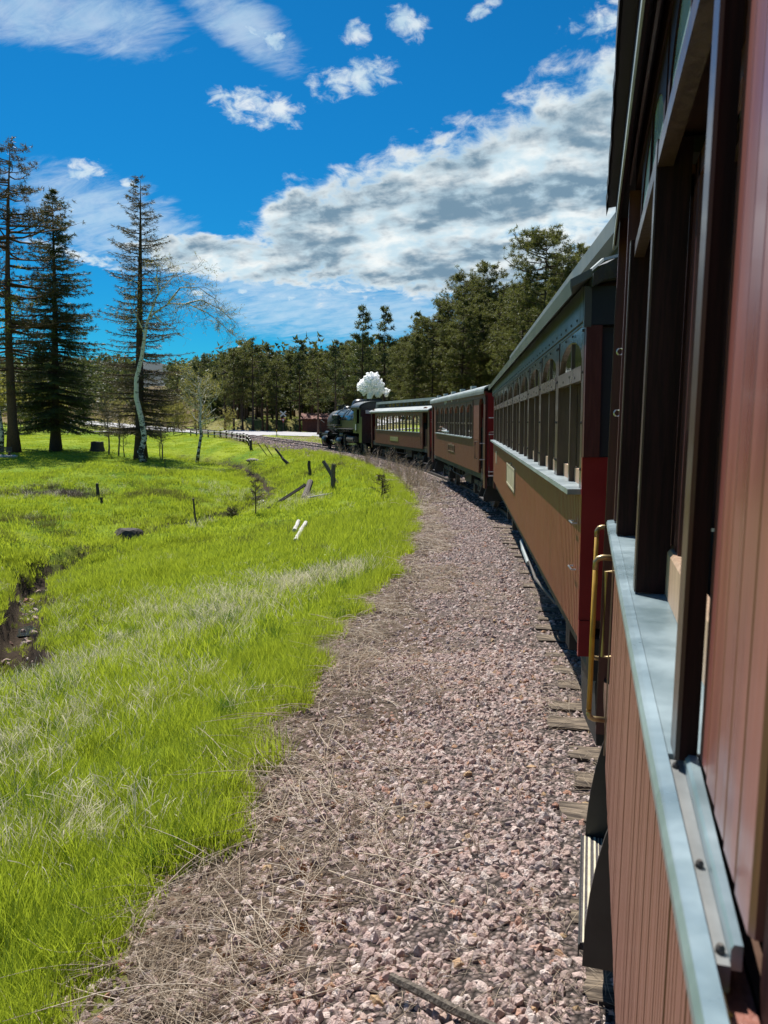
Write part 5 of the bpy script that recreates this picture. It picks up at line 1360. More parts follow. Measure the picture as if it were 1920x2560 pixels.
x, y = polar_points(2.2, 16, -60, -8, 900); k = grassy(x, y, 0) & (wob(x, y, 1.2, 7) > .15); place_grass('deep_green_tufts', x[k], y[k], tuG, .5, 1.0)
# scrub on the shaded slopes of the mound and bank
sx_ = np.concatenate([rng.normal(c[0], c[2], c[3]) for c in ((-19.5, 32.5, 1.0, 60), (-20.5, 24.5, 1.1, 60), (-27, 44, 1.5, 60), (-21.5, 50, 1.4, 50), (-19.8, 21.0, .8, 40), (-15.5, 43.5, 1.2, 50), (-13.3, 50.5, 1.3, 50))])
sy_ = np.concatenate([rng.normal(c[1], c[2] * .6, c[3]) for c in ((-19.5, 32.5, 1.0, 60), (-20.5, 24.5, 1.1, 60), (-27, 44, 1.5, 60), (-21.5, 50, 1.4, 50), (-19.8, 21.0, .8, 40), (-15.5, 43.5, 1.2, 50), (-13.3, 50.5, 1.3, 50))])
place_grass('olive_scrub_grass', sx_, sy_, oG, .7, 1.4)
# rough grass on the far bank and between track and road
x, y = polar_points(60, 190, -42, 12, 9000); s, d = track_sd(x, y); k = (d < -3.2) & (road_dist(x, y) > .5) & (rng.random(len(x)) < .7); x, y = x[k], y[k]
tG = [grass_clump(60, .9, .12, .40, .05, 80 + k, .7, 2, M['drygrass']) for k in range(3)]
k = rng.random(len(x)) < .5; place_grass('rough_bank_grass', x[k], y[k], tG, .5, 1.1); place_grass('rough_green_grass', x[~k], y[~k], gC, .7, 1.3)
x, y = polar_points(12, 60, -25, 20, 2500); s, d = track_sd(x, y); k = (d < -3.2); place_grass('rough_green_grass', x[k], y[k], gC, .6, 1.2)

# ballast stones
def stone_mesh(seed):
    import bmesh
    g = random.Random(seed); bm = bmesh.new(); bmesh.ops.create_icosphere(bm, subdivisions=1, radius=1)
    pl = []
    for _ in range(5):
        n_ = Vector((g.gauss(0, 1), g.gauss(0, 1), g.gauss(0, 1))).normalized(); pl.append((n_, g.uniform(.45, .8)))
    for v in bm.verts:
        v.co *= g.uniform(.85, 1.1)
        for n_, dd in pl:
            q = v.co.dot(n_)
            if q > dd: v.co -= n_ * (q - dd)
        v.co.x *= 1.2; v.co.z *= .78
    me = bpy.data.meshes.new('stone'); bm.to_mesh(me); bm.free(); me.materials.append(M['stone']); return me
STONES = [stone_mesh(k) for k in range(8)]
def stones(name, n, s0, s1, d0, d1, r0, r1, dens, zo=0.0):
    S = rng.uniform(s0, s1, n); Dd = rng.uniform(d0, d1, n)
    keep = rng.random(n) < dens(S, Dd); S, Dd = S[keep], Dd[keep]
    xy = np.array([tp(a, b)[:2] for a, b in zip(S, Dd)]); m_ = len(S)
    r = rng.uniform(r0, r1, m_) * rng.choice([.7, 1, 1, 1.25], m_)
    z = ground(xy[:, 0], xy[:, 1], False) + zo + r * rng.uniform(-.15, .45, m_) - .012 * (np.abs(Dd) < 1.42)
    rot = rng.uniform(0, 6.283, (m_, 3)); sc = r[:, None] * rng.uniform(.8, 1.2, (m_, 3))
    scatter(name, np.column_stack([xy, z]), rot, sc, STONES)
def dz(S, Dd):
    e = edge_d(S); return np.clip(1.05 - .72 * sst(Dd + .35 * np.sin(S * 1.9), 2.4, 3.4), .22, 1)
stones('ballast_stones', 42000, .8, 9, -.6, 4.2, .019, .036, dz)
stones('ballast_stones', 40000, 8, 24, -.5, 4.2, .020, .036, dz)
stones('ballast_stones', 16000, 23, 70, -2.6, 3.8, .035, .065, lambda a, b: np.clip(1.05 - .6 * sst(b, 2.2, 3.0), .3, 1))
stones('ballast_stones', 9000, 1, 24, -2.4, -.4, .022, .04, lambda a, b: np.full_like(a, .9))
stones('ballast_stones', 5000, 70, 112, -2.8, 3.4, .06, .11, lambda a, b: np.full_like(a, .9))

# straw: long dry stalks flung over the stones
def straw_clump(seed, n, lmin, lmax, r, spread, droop=.03):
    g = random.Random(seed); mb = MB(); main = g.uniform(0, 6.283)
    for _ in range(n):
        L = g.uniform(lmin, lmax); a = main + g.gauss(0, .7); x, y = g.gauss(0, spread), g.gauss(0, spread); c = g.gauss(0, .9); pts = []; z = g.uniform(.004, .05); tz = g.gauss(.0, .05)
        for k in range(6):
            f = k / 5; pts.append((x, y, max(.003, z + tz * f + droop * math.sin(f * math.pi)))); aa = a + c * f; x += math.cos(aa) * L / 5; y += math.sin(aa) * L / 5
        mb.tube(pts, [r, r, r * .9, r * .8, r * .7, r * .4], 4)
    return mb.mesh('straw', M['straw'], True)
def straws(name, n, s0, s1, d0, d1, var, sc0, sc1, dens, zo=.012):
    S = rng.uniform(s0, s1, n); Dd = rng.uniform(d0, d1, n); keep = rng.random(n) < dens(S, Dd); S, Dd = S[keep], Dd[keep]
    xy = np.array([tp(a, b)[:2] for a, b in zip(S, Dd)]); m_ = len(S); z = ground(xy[:, 0], xy[:, 1], False) + zo
    rot = np.stack([rng.normal(0, .06, m_), rng.normal(0, .06, m_), rng.uniform(0, 6.283, m_)], 1); q = rng.uniform(sc0, sc1, m_)
    scatter(name, np.column_stack([xy, z]), rot, np.stack([q] * 3, 1), var)
SA = [straw_clump(k, 7, .25, .9, .0024, .14) for k in range(6)]
SB = [straw_clump(20 + k, 46, .07, .24, .0011, .13, .015) for k in range(6)]
SC = [straw_clump(40 + k, 16, .06, .3, .0014, .10, .01) for k in range(4)]
SD = [straw_clump(60 + k, 12, .3, .9, .006, .25, .05) for k in range(4)]
band = lambda c, w: (lambda a, b: np.clip(1 - np.abs(b - (c + .25 * np.sin(a * 1.3)) * edge_d(a) / 3.85) / w, 0, 1))
straws('dry_straw', 380, 1.5, 10, 1.9, 4.2, SA, .5, 1.05, band(3.25, .85))
straws('dry_straw', 800, 1.5, 12, 2.2, 4.4, SB, .7, 1.3, lambda a, b: band(3.66, .34)(a, b) * (np.sin(a * 2.2) > -.2), .02)
SE = [straw_clump(80 + k, 5, .4, 1.1, .0036, .2) for k in range(5)]
straws('dry_straw', 130, 1.5, 9, 2.2, 4.1, SE, .6, 1.1, band(3.3, .8), .03)
straws('dry_straw', 300, 1.5, 14, 1.6, 4.3, SC, .8, 1.3, band(2.95, 1.1))
straws('dry_straw', 300, 1.2, 14, .4, 2.6, SC, .7, 1.2, lambda a, b: np.full_like(a, .6))
straws('dry_straw', 90, 1.2, 14, .5, 2.6, SA, .4, .8, lambda a, b: np.full_like(a, .5))
straws('dry_straw', 700, 10, 26, 2.3, 4.4, SD, .35, .7, band(3.2, .8))
straws('dry_straw', 450, 24, 60, 2.0, 3.8, SD, .6, 1.1, band(2.8, .8), .03)
# rusty moss cushions
mo = [grass_clump(220, .06, .010, .030, .005, 90 + k, .8, 2, M['moss']) for k in range(3)]
S = np.concatenate([rng.normal(c_, .3, 16) for c_ in (3.4, 3.9, 4.4, 5.0, 5.8, 6.9, 8.5, 10.0)]); xy = np.array([tp(a, 2.75 + rng.normal(0, .2))[:2] for a in S]); place_grass('rusty_moss', xy[:, 0], xy[:, 1], mo, .6, 1.5, zoff=.020)
cb_ = cx_[creek_dist(cx_[:, 0], cx_[:, 1]) < 99]; q_ = []
for i in range(len(CREEK) - 1):
    for q in range(14):
        t = rng.random(); q_.append((CREEK[i][0] * (1 - t) + CREEK[i + 1][0] * t + rng.normal(0, .28), CREEK[i][1] * (1 - t) + CREEK[i + 1][1] * t + rng.normal(0, .28)))
q_ = np.array(q_); rr_ = rng.uniform(.03, .13, len(q_)); scatter('creek_stones', np.column_stack([q_, ground(q_[:, 0], q_[:, 1]) + .02]), rng.uniform(0, 6.28, (len(q_), 3)), rr_[:, None] * rng.uniform(.7, 1.2, (len(q_), 3)), STONES)
q2 = q_ + rng.normal(0, .25, q_.shape); place_grass('creek_side_grass', q2[:, 0], q2[:, 1], gB, .5, .9, tilt=.4)
# upright dead weeds on the shoulder near the train
wd = []
for k in range(4):
    mb = MB(); g = random.Random(200 + k)
    for _ in range(9):
        a = g.uniform(0, 6.28); h = g.uniform(.35, .85); ln = g.uniform(.05, .4)
        pts = [(g.gauss(0, .06), g.gauss(0, .06), -.02)]; pts += [(pts[0][0] + math.cos(a) * ln * f * f, pts[0][1] + math.sin(a) * ln * f * f, h * f) for f in (.4, .75, 1)]
        mb.tube(pts, [.006, .005, .004, .003], 4)
        for f in (.6, .75, .9): 
            b = a + g.uniform(-1.5, 1.5); p = pts[2] if f < .8 else pts[3]; mb.tube([p, (p[0] + math.cos(b) * .1, p[1] + math.sin(b) * .1, p[2] + .1)], .003, 3)
    wd.append(mb.mesh('weed', M['straw'], False))
S = rng.uniform(26, 52, 60); xy = np.array([tp(a, rng.uniform(1.9, 3.0))[:2] for a in S]); place_grass('dead_weeds', xy[:, 0], xy[:, 1], wd, .6, 1.3)
S = rng.uniform(2, 14, 14); xy = np.array([tp(a, rng.uniform(1.6, 3.6))[:2] for a in S]); place_grass('dead_weeds', xy[:, 0], xy[:, 1], wd, .25, .5)

# ------------------------------------------------------------------ trees
def needles(P_, D_, ln, wd, g, k=3, spread=.6):
    """k thin triangles at every point P_ roughly along D_"""
    P_ = np.repeat(P_, k, 0); D_ = np.repeat(D_, k, 0); n = len(P_)
    d = D_ + g.normal(0, spread, (n, 3)); d /= np.linalg.norm(d, axis=1)[:, None] + 1e-9
    s = np.cross(d, g.normal(0, 1, (n, 3))); s /= np.linalg.norm(s, axis=1)[:, None] + 1e-9
    L = ln * g.uniform(.6, 1.3, n)[:, None]; w = wd * g.uniform(.6, 1.3, n)[:, None]
    o = P_ + g.normal(0, ln * .15, (n, 3))
    v = np.stack([o - s * w / 2, o + s * w / 2, o + d * L], 1).reshape(-1, 3)
    return v
def trimesh(name, vs, mat):
    v = np.concatenate(vs); f = np.arange(len(v)).reshape(-1, 3); return npmesh(name, v, f, mat)

def trunk_tube(mb, h, r, g, lean=0.0, n=9, k=10, flare=1.5):
    pts = []; rs = []
    for i in range(k + 1):
        f = i / k; pts.append((lean * h * f * f + .03 * h * .1 * math.sin(f * 5 + g), .03 * h * .1 * math.cos(f * 4 + g) , h * f - .15)); rs.append(max(.012, r * (1 - f) ** .85 * (1 + (flare - 1) * math.exp(-f * 28))))
    mb.tube(pts, rs, n); return pts, rs

def make_spruce(name, h, Lmax, seed, z0=.06, per=7, whorls=36, topsparse=0.5, mat='spruce', tw=9, prof=.75, ln=.34, wd=.075, kk=3, droop=.25, r0=None):
    g = np.random.default_rng(seed); rr = random.Random(seed); wood = MB()
    tpts, trs = trunk_tube(wood, h, r0 or h * .0125, seed)
    Pn = []; Dn = []
    for wv in range(whorls):
        f = z0 + (1 - z0 - .01) * (wv / (whorls - 1)) ** 1.05
        z = h * f; Lb = Lmax * ((1 - f) ** prof + .02) * (1.0 if f > .16 else .65 + .35 * f / .16)
        m_ = per if f > .3 else per + 2
        for b in range(m_):
            if rr.random() < .10 + .1 * topsparse: continue
            a = rr.uniform(0, 6.283); L = Lb * rr.uniform(.62, 1.12); ca, sa = math.cos(a), math.sin(a)
            zz = z + rr.uniform(-.4, .4) * h / whorls
            up = .22 * (f - .45); pts = []
            for k in range(5):
                q = k / 4; pts.append((ca * L * q, sa * L * q, zz + L * (up * q - droop * q * q * (1.1 - f) + .16 * q ** 3)))
            wood.tube(pts, [max(.010, .018 * L * (1 - .85 * q / 4)) for q in range(5)], 3, False)
            nt = max(3, int(tw * L / Lmax * (1.0 + .25 * rr.random())) + 3)
            for q in range(nt):
                t = .12 + .88 * (q + rr.random()) / nt; i = min(3, int(t * 4)); ft = t * 4 - i
                p = np.array(pts[i]) * (1 - ft) + np.array(pts[i + 1]) * ft; d = np.array(pts[i + 1]) - np.array(pts[i]); d /= np.linalg.norm(d)
                side = np.array([-sa, ca, 0]); tl = (.30 * L * (1 - t) + .25) * rr.uniform(.6, 1.2)
                for sg in (-1, 1):
                    dd = d * .8 + side * sg * .75 + np.array([0, 0, -.18 - .2 * rr.random()]); dd /= np.linalg.norm(dd)
                    ns = max(2, int(tl / (ln * .55)))
                    for w_ in range(ns): Pn.append(p + dd * tl * (w_ / ns)); Dn.append(dd)
                Pn.append(p); Dn.append(d)
    v = needles(np.array(Pn), np.array(Dn), ln, wd, g, kk, .42)
    return wood.mesh('trunk', M['bark'], True), trimesh('crown', [v], M[mat])

def make_pine(name, h, spread, seed, base=.35, nb=70, mat='pine', ln=.34, wd=.075, tuft=13, shape='round', leanv=0.0, dead=8, r0=None, clump=1.0):
    g = np.random.default_rng(seed); rr = random.Random(seed); wood = MB()
    tpts, trs = trunk_tube(wood, h, r0 or h * .0135, seed, leanv)
    Pn = []; Dn = []
    def at(f):
        x = f * 10; i = min(9, int(x)); q = x - i; return np.array(tpts[i]) * (1 - q) + np.array(tpts[i + 1]) * q
    for b in range(nb + dead):
        isd = b >= nb
        f = base + (1 - base) * rr.random() ** .85 * .985 if not isd else rr.uniform(base * .45, base * 1.1)
        u = (f - base) / (1 - base)
        env = {'round': (math.sin(math.pi * min(1, max(.02, u * .80 + .18))) ** .7), 'cone': (1 - u) ** .75 + .08, 'flat': .5 + .5 * u if u < .8 else 1.0 - (u - .8) * 2.5}[shape]
        L = spread * env * rr.uniform(.45, 1.15); L = max(L, .35)
        if isd: L *= .5
        a = rr.uniform(0, 6.283); ca, sa = math.cos(a), math.sin(a); p0 = at(f); pts = [p0]; rise = rr.uniform(.0, .5) * (.4 + u); bend = rr.uniform(-.5, .5)
        for k in range(1, 5):
            q = k / 4; aa = a + bend * q; pts.append(p0 + np.array([math.cos(aa) * L * q, math.sin(aa) * L * q, L * (rise * q * q - .12 * q)]))
        wood.tube(pts, [max(.012, .022 * L * (1 - .8 * k / 4)) for k in range(5)], 3, False)
        if isd: continue
        nt = int((3 + 3.2 * L) * clump)
        for q in range(nt):
            t = .38 + .62 * rr.random() ** .8; i = min(3, int(t * 4)); ft = t * 4 - i; p = pts[i] * (1 - ft) + pts[i + 1] * ft
            off = np.array([rr.gauss(0, 1), rr.gauss(0, 1), abs(rr.gauss(0, .8))]); off *= (.20 + .16 * L) * rr.uniform(.3, 1.1) / (np.linalg.norm(off) + .01)
            c = p + off
            if rr.random() < .5: wood.tube([p, c], [.012, .008], 3, False)
            for w_ in range(tuft):
                v = np.array([rr.gauss(0, 1), rr.gauss(0, 1), rr.gauss(.25, .9)]); v /= np.linalg.norm(v); Pn.append(c + v * .03); Dn.append(v)
    v = needles(np.array(Pn), np.array(Dn), ln, wd, g, 1, .15)
    return wood.mesh('trunk', M['barkred'] if rr.random() < .5 else M['bark'], True), trimesh('crown', [v], M[mat])

def make_leafy(name, h, spread, seed, woodmat, leafm, base=.3, nleaf=6, trunk=None, ln=.16, wd=.10, levels=3, r0=.09, nb=16):
    g = np.random.default_rng(seed); rr = random.Random(seed); wood = MB(); tips = []
    if trunk is None: pts = [(math.sin(k * .8 + seed) * .02 * h, math.cos(k * .9) * .015 * h, h * .75 * k / 6 - .1 * (k == 0)) for k in range(7)]
    else: pts = trunk
    wood.tube(pts, [r0 * (1 - .75 * k / (len(pts) - 1)) for k in range(len(pts))], 7)
    def grow(p, d, L, r, lev):
        q = [np.array(p)]; dd = np.array(d, float)
        for k in range(4):
            dd = dd + np.array([rr.gauss(0, .16), rr.gauss(0, .16), rr.gauss(.04, .12)]); dd /= np.linalg.norm(dd); q.append(q[-1] + dd * L / 4)
        wood.tube(q, [r, r * .85, r * .7, r * .55, r * .4], 3 if lev else 4, False)
        if lev == 0:
            for k in range(1, 5): tips.append((q[k], dd))
            return
        for k in range(4 if lev > 1 else 3):
            i = rr.randint(1, 4); nd = dd + np.array([rr.gauss(0, .6), rr.gauss(0, .6), rr.gauss(.1, .45)]); nd /= np.linalg.norm(nd)
            grow(q[i], nd, L * rr.uniform(.45, .75), r * .5, lev - 1)
    for b in range(nb):
        f = base + (1 - base) * rr.random(); i = min(len(pts) - 2, int(f * (len(pts) - 1))); q = f * (len(pts) - 1) - i
        p = np.array(pts[i]) * (1 - q) + np.array(pts[i + 1]) * q; a = rr.uniform(0, 6.283)
        grow(p, np.array([math.cos(a), math.sin(a), rr.uniform(.3, 1.1)]) / 1.3, spread * rr.uniform(.5, 1.0) * (1 - .3 * f), r0 * .28, levels - 1)
    wm = wood.mesh('trunk', woodmat, True)
    Pn = np.array([t_[0] for t_ in tips]); Dn = np.array([t_[1] for t_ in tips])
    v = needles(Pn, Dn, ln, wd, g, nleaf, 1.2) + 0
    return wm, trimesh('crown', [v], M[leafm])

def plant(name, label, cat, meshes, x, y, rot=0.0, sc=1.0, group=None, z=None, zs=None, crown='crown'):
    zz = float(ground(x, y)) if z is None else z
    t = thing(name, label, cat, (x, y, zz), rot, group)
    t.scale = (sc, sc, zs or sc)
    link('trunk', meshes[0], t)
    if meshes[1] is not None: link(crown, meshes[1], t)
    return t

# --- the tall trees standing in the meadow on the left
sp3 = make_spruce('s3', 25.9, 5.6, 3, z0=.10, per=7, whorls=42, topsparse=1.0, mat='sprucebrown', tw=10, prof=.58, ln=.30, wd=.05, kk=2, droop=.10, r0=.50)
plant('spruce_tree', 'tall thin spruce with see-through crown behind the bending white birch', 'tree', sp3, -41.6, 65.2, .4).rotation_euler = (0, R_(1.1), .4)
sp2 = make_spruce('s2', 27.5, 7.0, 5, z0=.10, per=9, whorls=44, topsparse=0, mat='spruce', tw=9, prof=.66, ln=.34, wd=.070, kk=3, droop=.24, r0=.50)
plant('spruce_tree', 'dense dark spruce with branches down to the lawn and bare thick trunk foot', 'tree', sp2, -56.3, 72.0, 1.1).rotation_euler = (0, R_(1.2), 1.1)
p1 = make_pine('p1', 30.6, 7.4, 8, base=.22, nb=150, mat='sprucebrown', ln=.32, wd=.06, tuft=13, shape='round', leanv=.035, dead=10, r0=.52)
plant('pine_tree', 'tallest open crowned pine at the edge of the lawn behind a white birch trunk', 'tree', p1, -57.6, 67.0, 0)
# the birch that bends over, with an arching bare limb
bw_, _ = None, None
def birches():
    rr = random.Random(5)
    def tube_from(pts, rs, n=9):
        m_ = MB(); m_.tube(pts, rs, n); return m_
    px = -38.2; py = 60.4; z = float(ground(px, py)); F = 1 / 1923.
    R3 = Vector((.965, .26, 0))
    # trunk: lateral offset (m), height (m)
    tr = [(0, 0), (-.3, 1.0), (.1, 2.2), (-.15, 4.0), (-.55, 5.8), (-.5, 7.4), (.0, 9.2), (.35, 11.2), (.6, 12.4), (1.1, 13.0)]
    P0 = [Vector((0, 0, h - .1)) + R3 * o for o, h in tr]
    wood = tube_from(P0, [.36, .27, .24, .23, .21, .19, .17, .14, .12, .09])
    br = MB(); rs_ = []
    limbs = [[(1.1, 13.0), (2.4, 13.9), (4.0, 13.9), (5.3, 13.3), (6.6, 12.4), (7.4, 11.5)], [(.6, 12.4), (1.6, 14.6), (3.0, 16.0), (4.2, 16.4)], [(.35, 11.2), (-.4, 12.8), (-.9, 14.2)], [(2.4, 13.9), (3.6, 15.2), (5.0, 15.3), (6.2, 14.4)], [(4.0, 13.9), (5.4, 14.2), (6.8, 13.5), (7.8, 12.6)], [(1.1, 13), (1.8, 12.2), (2.9, 11.9)], [(1.6, 14.6), (1.4, 16.2), (1.9, 17.2)]]
    tips = []
    def grow(p, d, L, r, lev):
        q = [p]; dd = d.copy()
        for k in range(4):
            dd = (dd + Vector((rr.gauss(0, .2), rr.gauss(0, .2), rr.gauss(0, .18)))).normalized(); q.append(q[-1] + dd * L / 4)
        br.tube(q, [r, r * .8, r * .65, r * .5, r * .35], 3, False)
        if lev == 0:
            tips.extend([(x_[:], dd[:]) for x_ in q[2:]]); return
        for k in range(4): grow(q[rr.randint(1, 4)], (dd + Vector((rr.gauss(0, .8), rr.gauss(0, .8), rr.gauss(0, .7)))).normalized(), L * rr.uniform(.45, .8), r * .6, lev - 1)
    for li in limbs:
        q = [Vector((0, rr.uniform(-.3, .3) * k, h - .1)) + R3 * o for k, (o, h) in enumerate(li)]
        wood.tube(q, [.085 * (1 - .8 * k / (len(q) - 1)) for k in range(len(q))], 5)
        for k in range(len(q) - 1):
            for _ in range(4):
                a = rr.random(); p = q[k] * (1 - a) + q[k + 1] * a; d = (q[k + 1] - q[k]).normalized() + Vector((rr.gauss(0, .8), rr.gauss(0, .8), rr.gauss(.1, .7)))
                grow(p, d.normalized(), rr.uniform(.9, 2.0), .022, 2)
    t = thing('birch_tree', 'white birch trunk bending over with a bare arching twiggy limb', 'tree', (px, py, z), 0)
    wood.build('trunk', M['birch'], t, True); br.build('branches', M['twig'], t)
    g = np.random.default_rng(2); v = needles(np.array([a for a, _ in tips]), np.array([b for _, b in tips]), .13, .06, g, 1, 1.2)
    link('leaves', trimesh('leaves', [v], M['budleaf']), t)
    # left birch, mostly outside the frame
    px, py = -58.6, 66.3; z = float(ground(px, py))
    w2 = tube_from([(0, 0, -.1), (.25, 0, 2), (-.1, 0, 5), (.25, 0, 9), (.1, 0, 13), (.5, 0, 16)], [.34, .27, .22, .18, .13, .05])
    t = thing('birch_tree', 'white birch with a tuft of yellow green leaves at the edge of the lawn', 'tree', (px, py, z), 0)
    w2.build('trunk', M['birch'], t, True)
    tips = []
    for _ in range(52):
        c = np.array([.8 + rr.gauss(0, 1.1), rr.gauss(0, .9), 15.3 + rr.gauss(0, 1.2)])
        for _ in range(20): tips.append(c + np.array([rr.gauss(0, .28), rr.gauss(0, .28), rr.gauss(0, .22)]))
    v = needles(np.array(tips), np.tile([0, 0, 1.], (len(tips), 1)), .20, .14, g, 1, 1.5); link('leaves', trimesh('leaves', [v], M['yellowleaf']), t)
    b2 = MB()
    for _ in range(26):
        a = rr.uniform(0, 6.28); zz = rr.uniform(9, 15); L = rr.uniform(.8, 2.2); b2.tube([(.1, 0, zz), (.1 + math.cos(a) * L * .5, math.sin(a) * L * .5, zz + L * .3), (.4 + math.cos(a) * L, math.sin(a) * L, zz + L * .5)], [.03, .02, .008], 3)
    b2.build('branches', M['twig'], t)
birches()

# --- smaller trees on the lawn
lt = [make_leafy('l', 6.0, 2.2, 50 + k, M['twig'], 'brush', base=.35, nleaf=1, ln=.12, wd=.04, r0=.10, nb=16) for k in range(2)]
plant('young_tree', 'slim bare young tree right of the stump', 'tree', lt[0], -47.6, 68.8, 0, 1.0, zs=1.05)
plant('young_tree', 'crooked bare young tree between the stump and the thin spruce', 'tree', lt[1], -45.6, 67.7, 2, .95)
plant('young_tree', 'short dark bare young tree leaning close to the thin spruce', 'tree', lt[0], -44.3, 66.6, 4, .6)
plant('young_tree', 'two stemmed bush like young tree just right of the white birch', 'tree', lt[1], -38.6, 64.0, 1, .75)
plant('young_tree', 'thin stem leaning beside the two stemmed young tree', 'tree', lt[0], -40.2, 66.4, 3, .55)
yg = make_leafy('yg', 11.5, 3.3, 61, M['birch'], 'budleaf', base=.42, nleaf=3, ln=.16, wd=.08, r0=.20, nb=26, trunk=[(0, 0, -.1), (.25, 0, 1.4), (.55, 0, 3.0), (.4, .1, 4.6), (.6, 0, 6.2), (.4, 0, 7.6), (.6, .1, 9.0)])
plant('young_tree', 'young tree with fluffy yellow green crown and dark base on its pale trunk', 'tree', yg, -35.7, 65.3, 0, .88)
# yellow-green brush along the far side
lb = [make_leafy('b', 5.5, 2.6, 70 + k, M['twig'], 'budleaf', base=.1, nleaf=3, ln=.24, wd=.12, r0=.08, nb=22) for k in range(3)]
ly = [make_leafy('b', 6.5, 2.8, 80 + k, M['twig'], 'yellowleaf', base=.1, nleaf=4, ln=.26, wd=.15, r0=.08, nb=22) for k in range(2)]
rr = random.Random(9)
bushes = [(-64, 110, .9), (-66, 116, 1.0), (-61, 113, .75), (-70, 118, .9), (-73, 124, 1.0), (-58.5, 118, .7), (-78, 124, 1.1), (-86, 128, 1.0), (-92, 132, .9)]
for i, (x, y, s_) in enumerate(bushes):
    plant('willow_bush', ['yellow green budding bush nearest the fence corner', 'taller budding bush behind the first bushes by the road', 'small budding bush left of the young tree', 'budding bush at the far edge of the road bend', 'round budding bush beyond the railway crossing', 'smallest budding bush between fence and crossing', 'budding bush further up the road past the crossing', 'budding bush beside the road behind the bent birch', 'budding bush furthest left along the road'][i], 'bush', lb[i % 3], x, y, rr.uniform(0, 6), s_, 'budding bushes beside the road')
for i, (x, y, s_) in enumerate([(-92, 99, 1.3), (-88, 103, 1.2), (-84.5, 100, 1.0), (-96, 108, 1.4), (-86, 110, 1.2), (-101, 112, 1.5), (-82, 104, .8)]):
    plant('willow_bush', ['bright yellow leafed bush at the left edge behind the white birch trunk', 'yellow leafed bush between the pine and the dense spruce', 'yellow leafed bush low beside the lawn path', 'tall yellow leafed bush furthest back at the left edge', 'yellow leafed bush behind the dense spruce trunk', 'largest yellow leafed bush in the back row', 'smallest yellow leafed bush near the lawn'][i], 'bush', ly[i % 2], x, y, rr.uniform(0, 6), s_, 'yellow leafed bushes behind the lawn')

# --- forest
PV = [make_pine('f', 17, 3.2, 100 + k, base=.28 + .05 * (k % 3), nb=62, mat=['pine', 'pinefar'][k % 2], ln=.42, wd=.12, tuft=9, shape=['round', 'cone', 'round', 'flat'][k % 4], dead=8, clump=.95) for k in range(6)]
SV = [make_spruce('f', 17, 2.7, 120 + k, z0=.12, per=6, whorls=24, mat='pinefar', tw=6, ln=.48, wd=.15, kk=2, droop=.2) for k in range(2)]
PN = [make_pine('n', 17, 3.3, 140 + k, base=.25 + .05 * k, nb=120, mat='pine', ln=.24, wd=.045, tuft=22, shape=['flat', 'round', 'round', 'cone'][k], dead=9, clump=1.5) for k in range(4)]
PL = ['dark pine standing in the wood behind the train', 'lighter olive pine standing in the wood behind the train', 'slender cone shaped pine in the wood behind the train']
cnt = 0
PLACES = [(-2000, 130, 'behind the lawn spruces'), (130, 330, 'across the road from the stump'), (330, 470, 'behind the bent birch'), (470, 560, 'beyond the far end of the fence'), (560, 620, 'left of the gravel road bank'), (620, 690, 'behind the bank with the thick trunks'),
          (690, 745, 'behind the crossing sign'), (745, 800, 'behind the yellow road marker'), (800, 860, 'behind the engine front'), (860, 920, 'behind the engine cab'), (920, 980, 'behind the steam puff'), (980, 1060, 'over the clerestory carriage'),
          (1060, 1130, 'over the far end of the third carriage'), (1130, 1200, 'over the middle of the third carriage'), (1200, 1270, 'over the near end of the third carriage'), (1270, 1340, 'over the far roof of the second carriage'), (1340, 1400, 'beside the open topped pine'), (1400, 1480, 'against the second carriage roof'), (1480, 4000, 'hidden beside the train')]
def place_words(x, y, h):
    c = CM.transposed() @ Vector((x, y, 0)); b = 960 + 1923 * c.x / max(1, -c.z); D = math.hypot(x, y)
    w = next(t for a, q, t in PLACES if a <= b < q)
    near = {0: 'in front ', 1: 'midway back ', 2: 'far back '}
    k = (0 if D < 75 else 1 if D < 95 else 2) if b > 1000 else (0 if D < 165 else 1 if D < 195 else 2)
    return near[k] + w
SIZEW = lambda h: 'low ' if h < 12 else 'short ' if h < 14 else 'medium ' if h < 16.5 else 'tall ' if h < 19 else 'very tall '
def forest_tree(x, y, h, v, label, group):
    global cnt
    if group: label = SIZEW(h) + {0: 'dark round pine', 1: 'slender dark pine', 2: 'full dark pine', 3: 'flat topped olive pine', 4: 'shaggy dark pine', 5: 'olive cone shaped pine', 6: 'narrow spruce', 7: 'pointed thin spruce', 8: 'flat crowned light pine', 9: 'bushy light pine', 10: 'broad light pine', 11: 'cone shaped light pine'}[v] + ' ' + place_words(x, y, h)
    me = (PV + SV + PN)[v]; cnt += 1
    plant('spruce_tree' if v in (6, 7) else 'pine_tree', label, 'tree', me, x, y, rr.uniform(0, 6.28), h / 17.0, group)
def pxtree(px, D):     # a bearing seen in the photograph turned into a place on the ground, D metres off
    c = CM @ Vector(((px - 960) / 1923., 0.115, -1)); c.z = 0; c.normalize(); return c.x * D, c.y * D
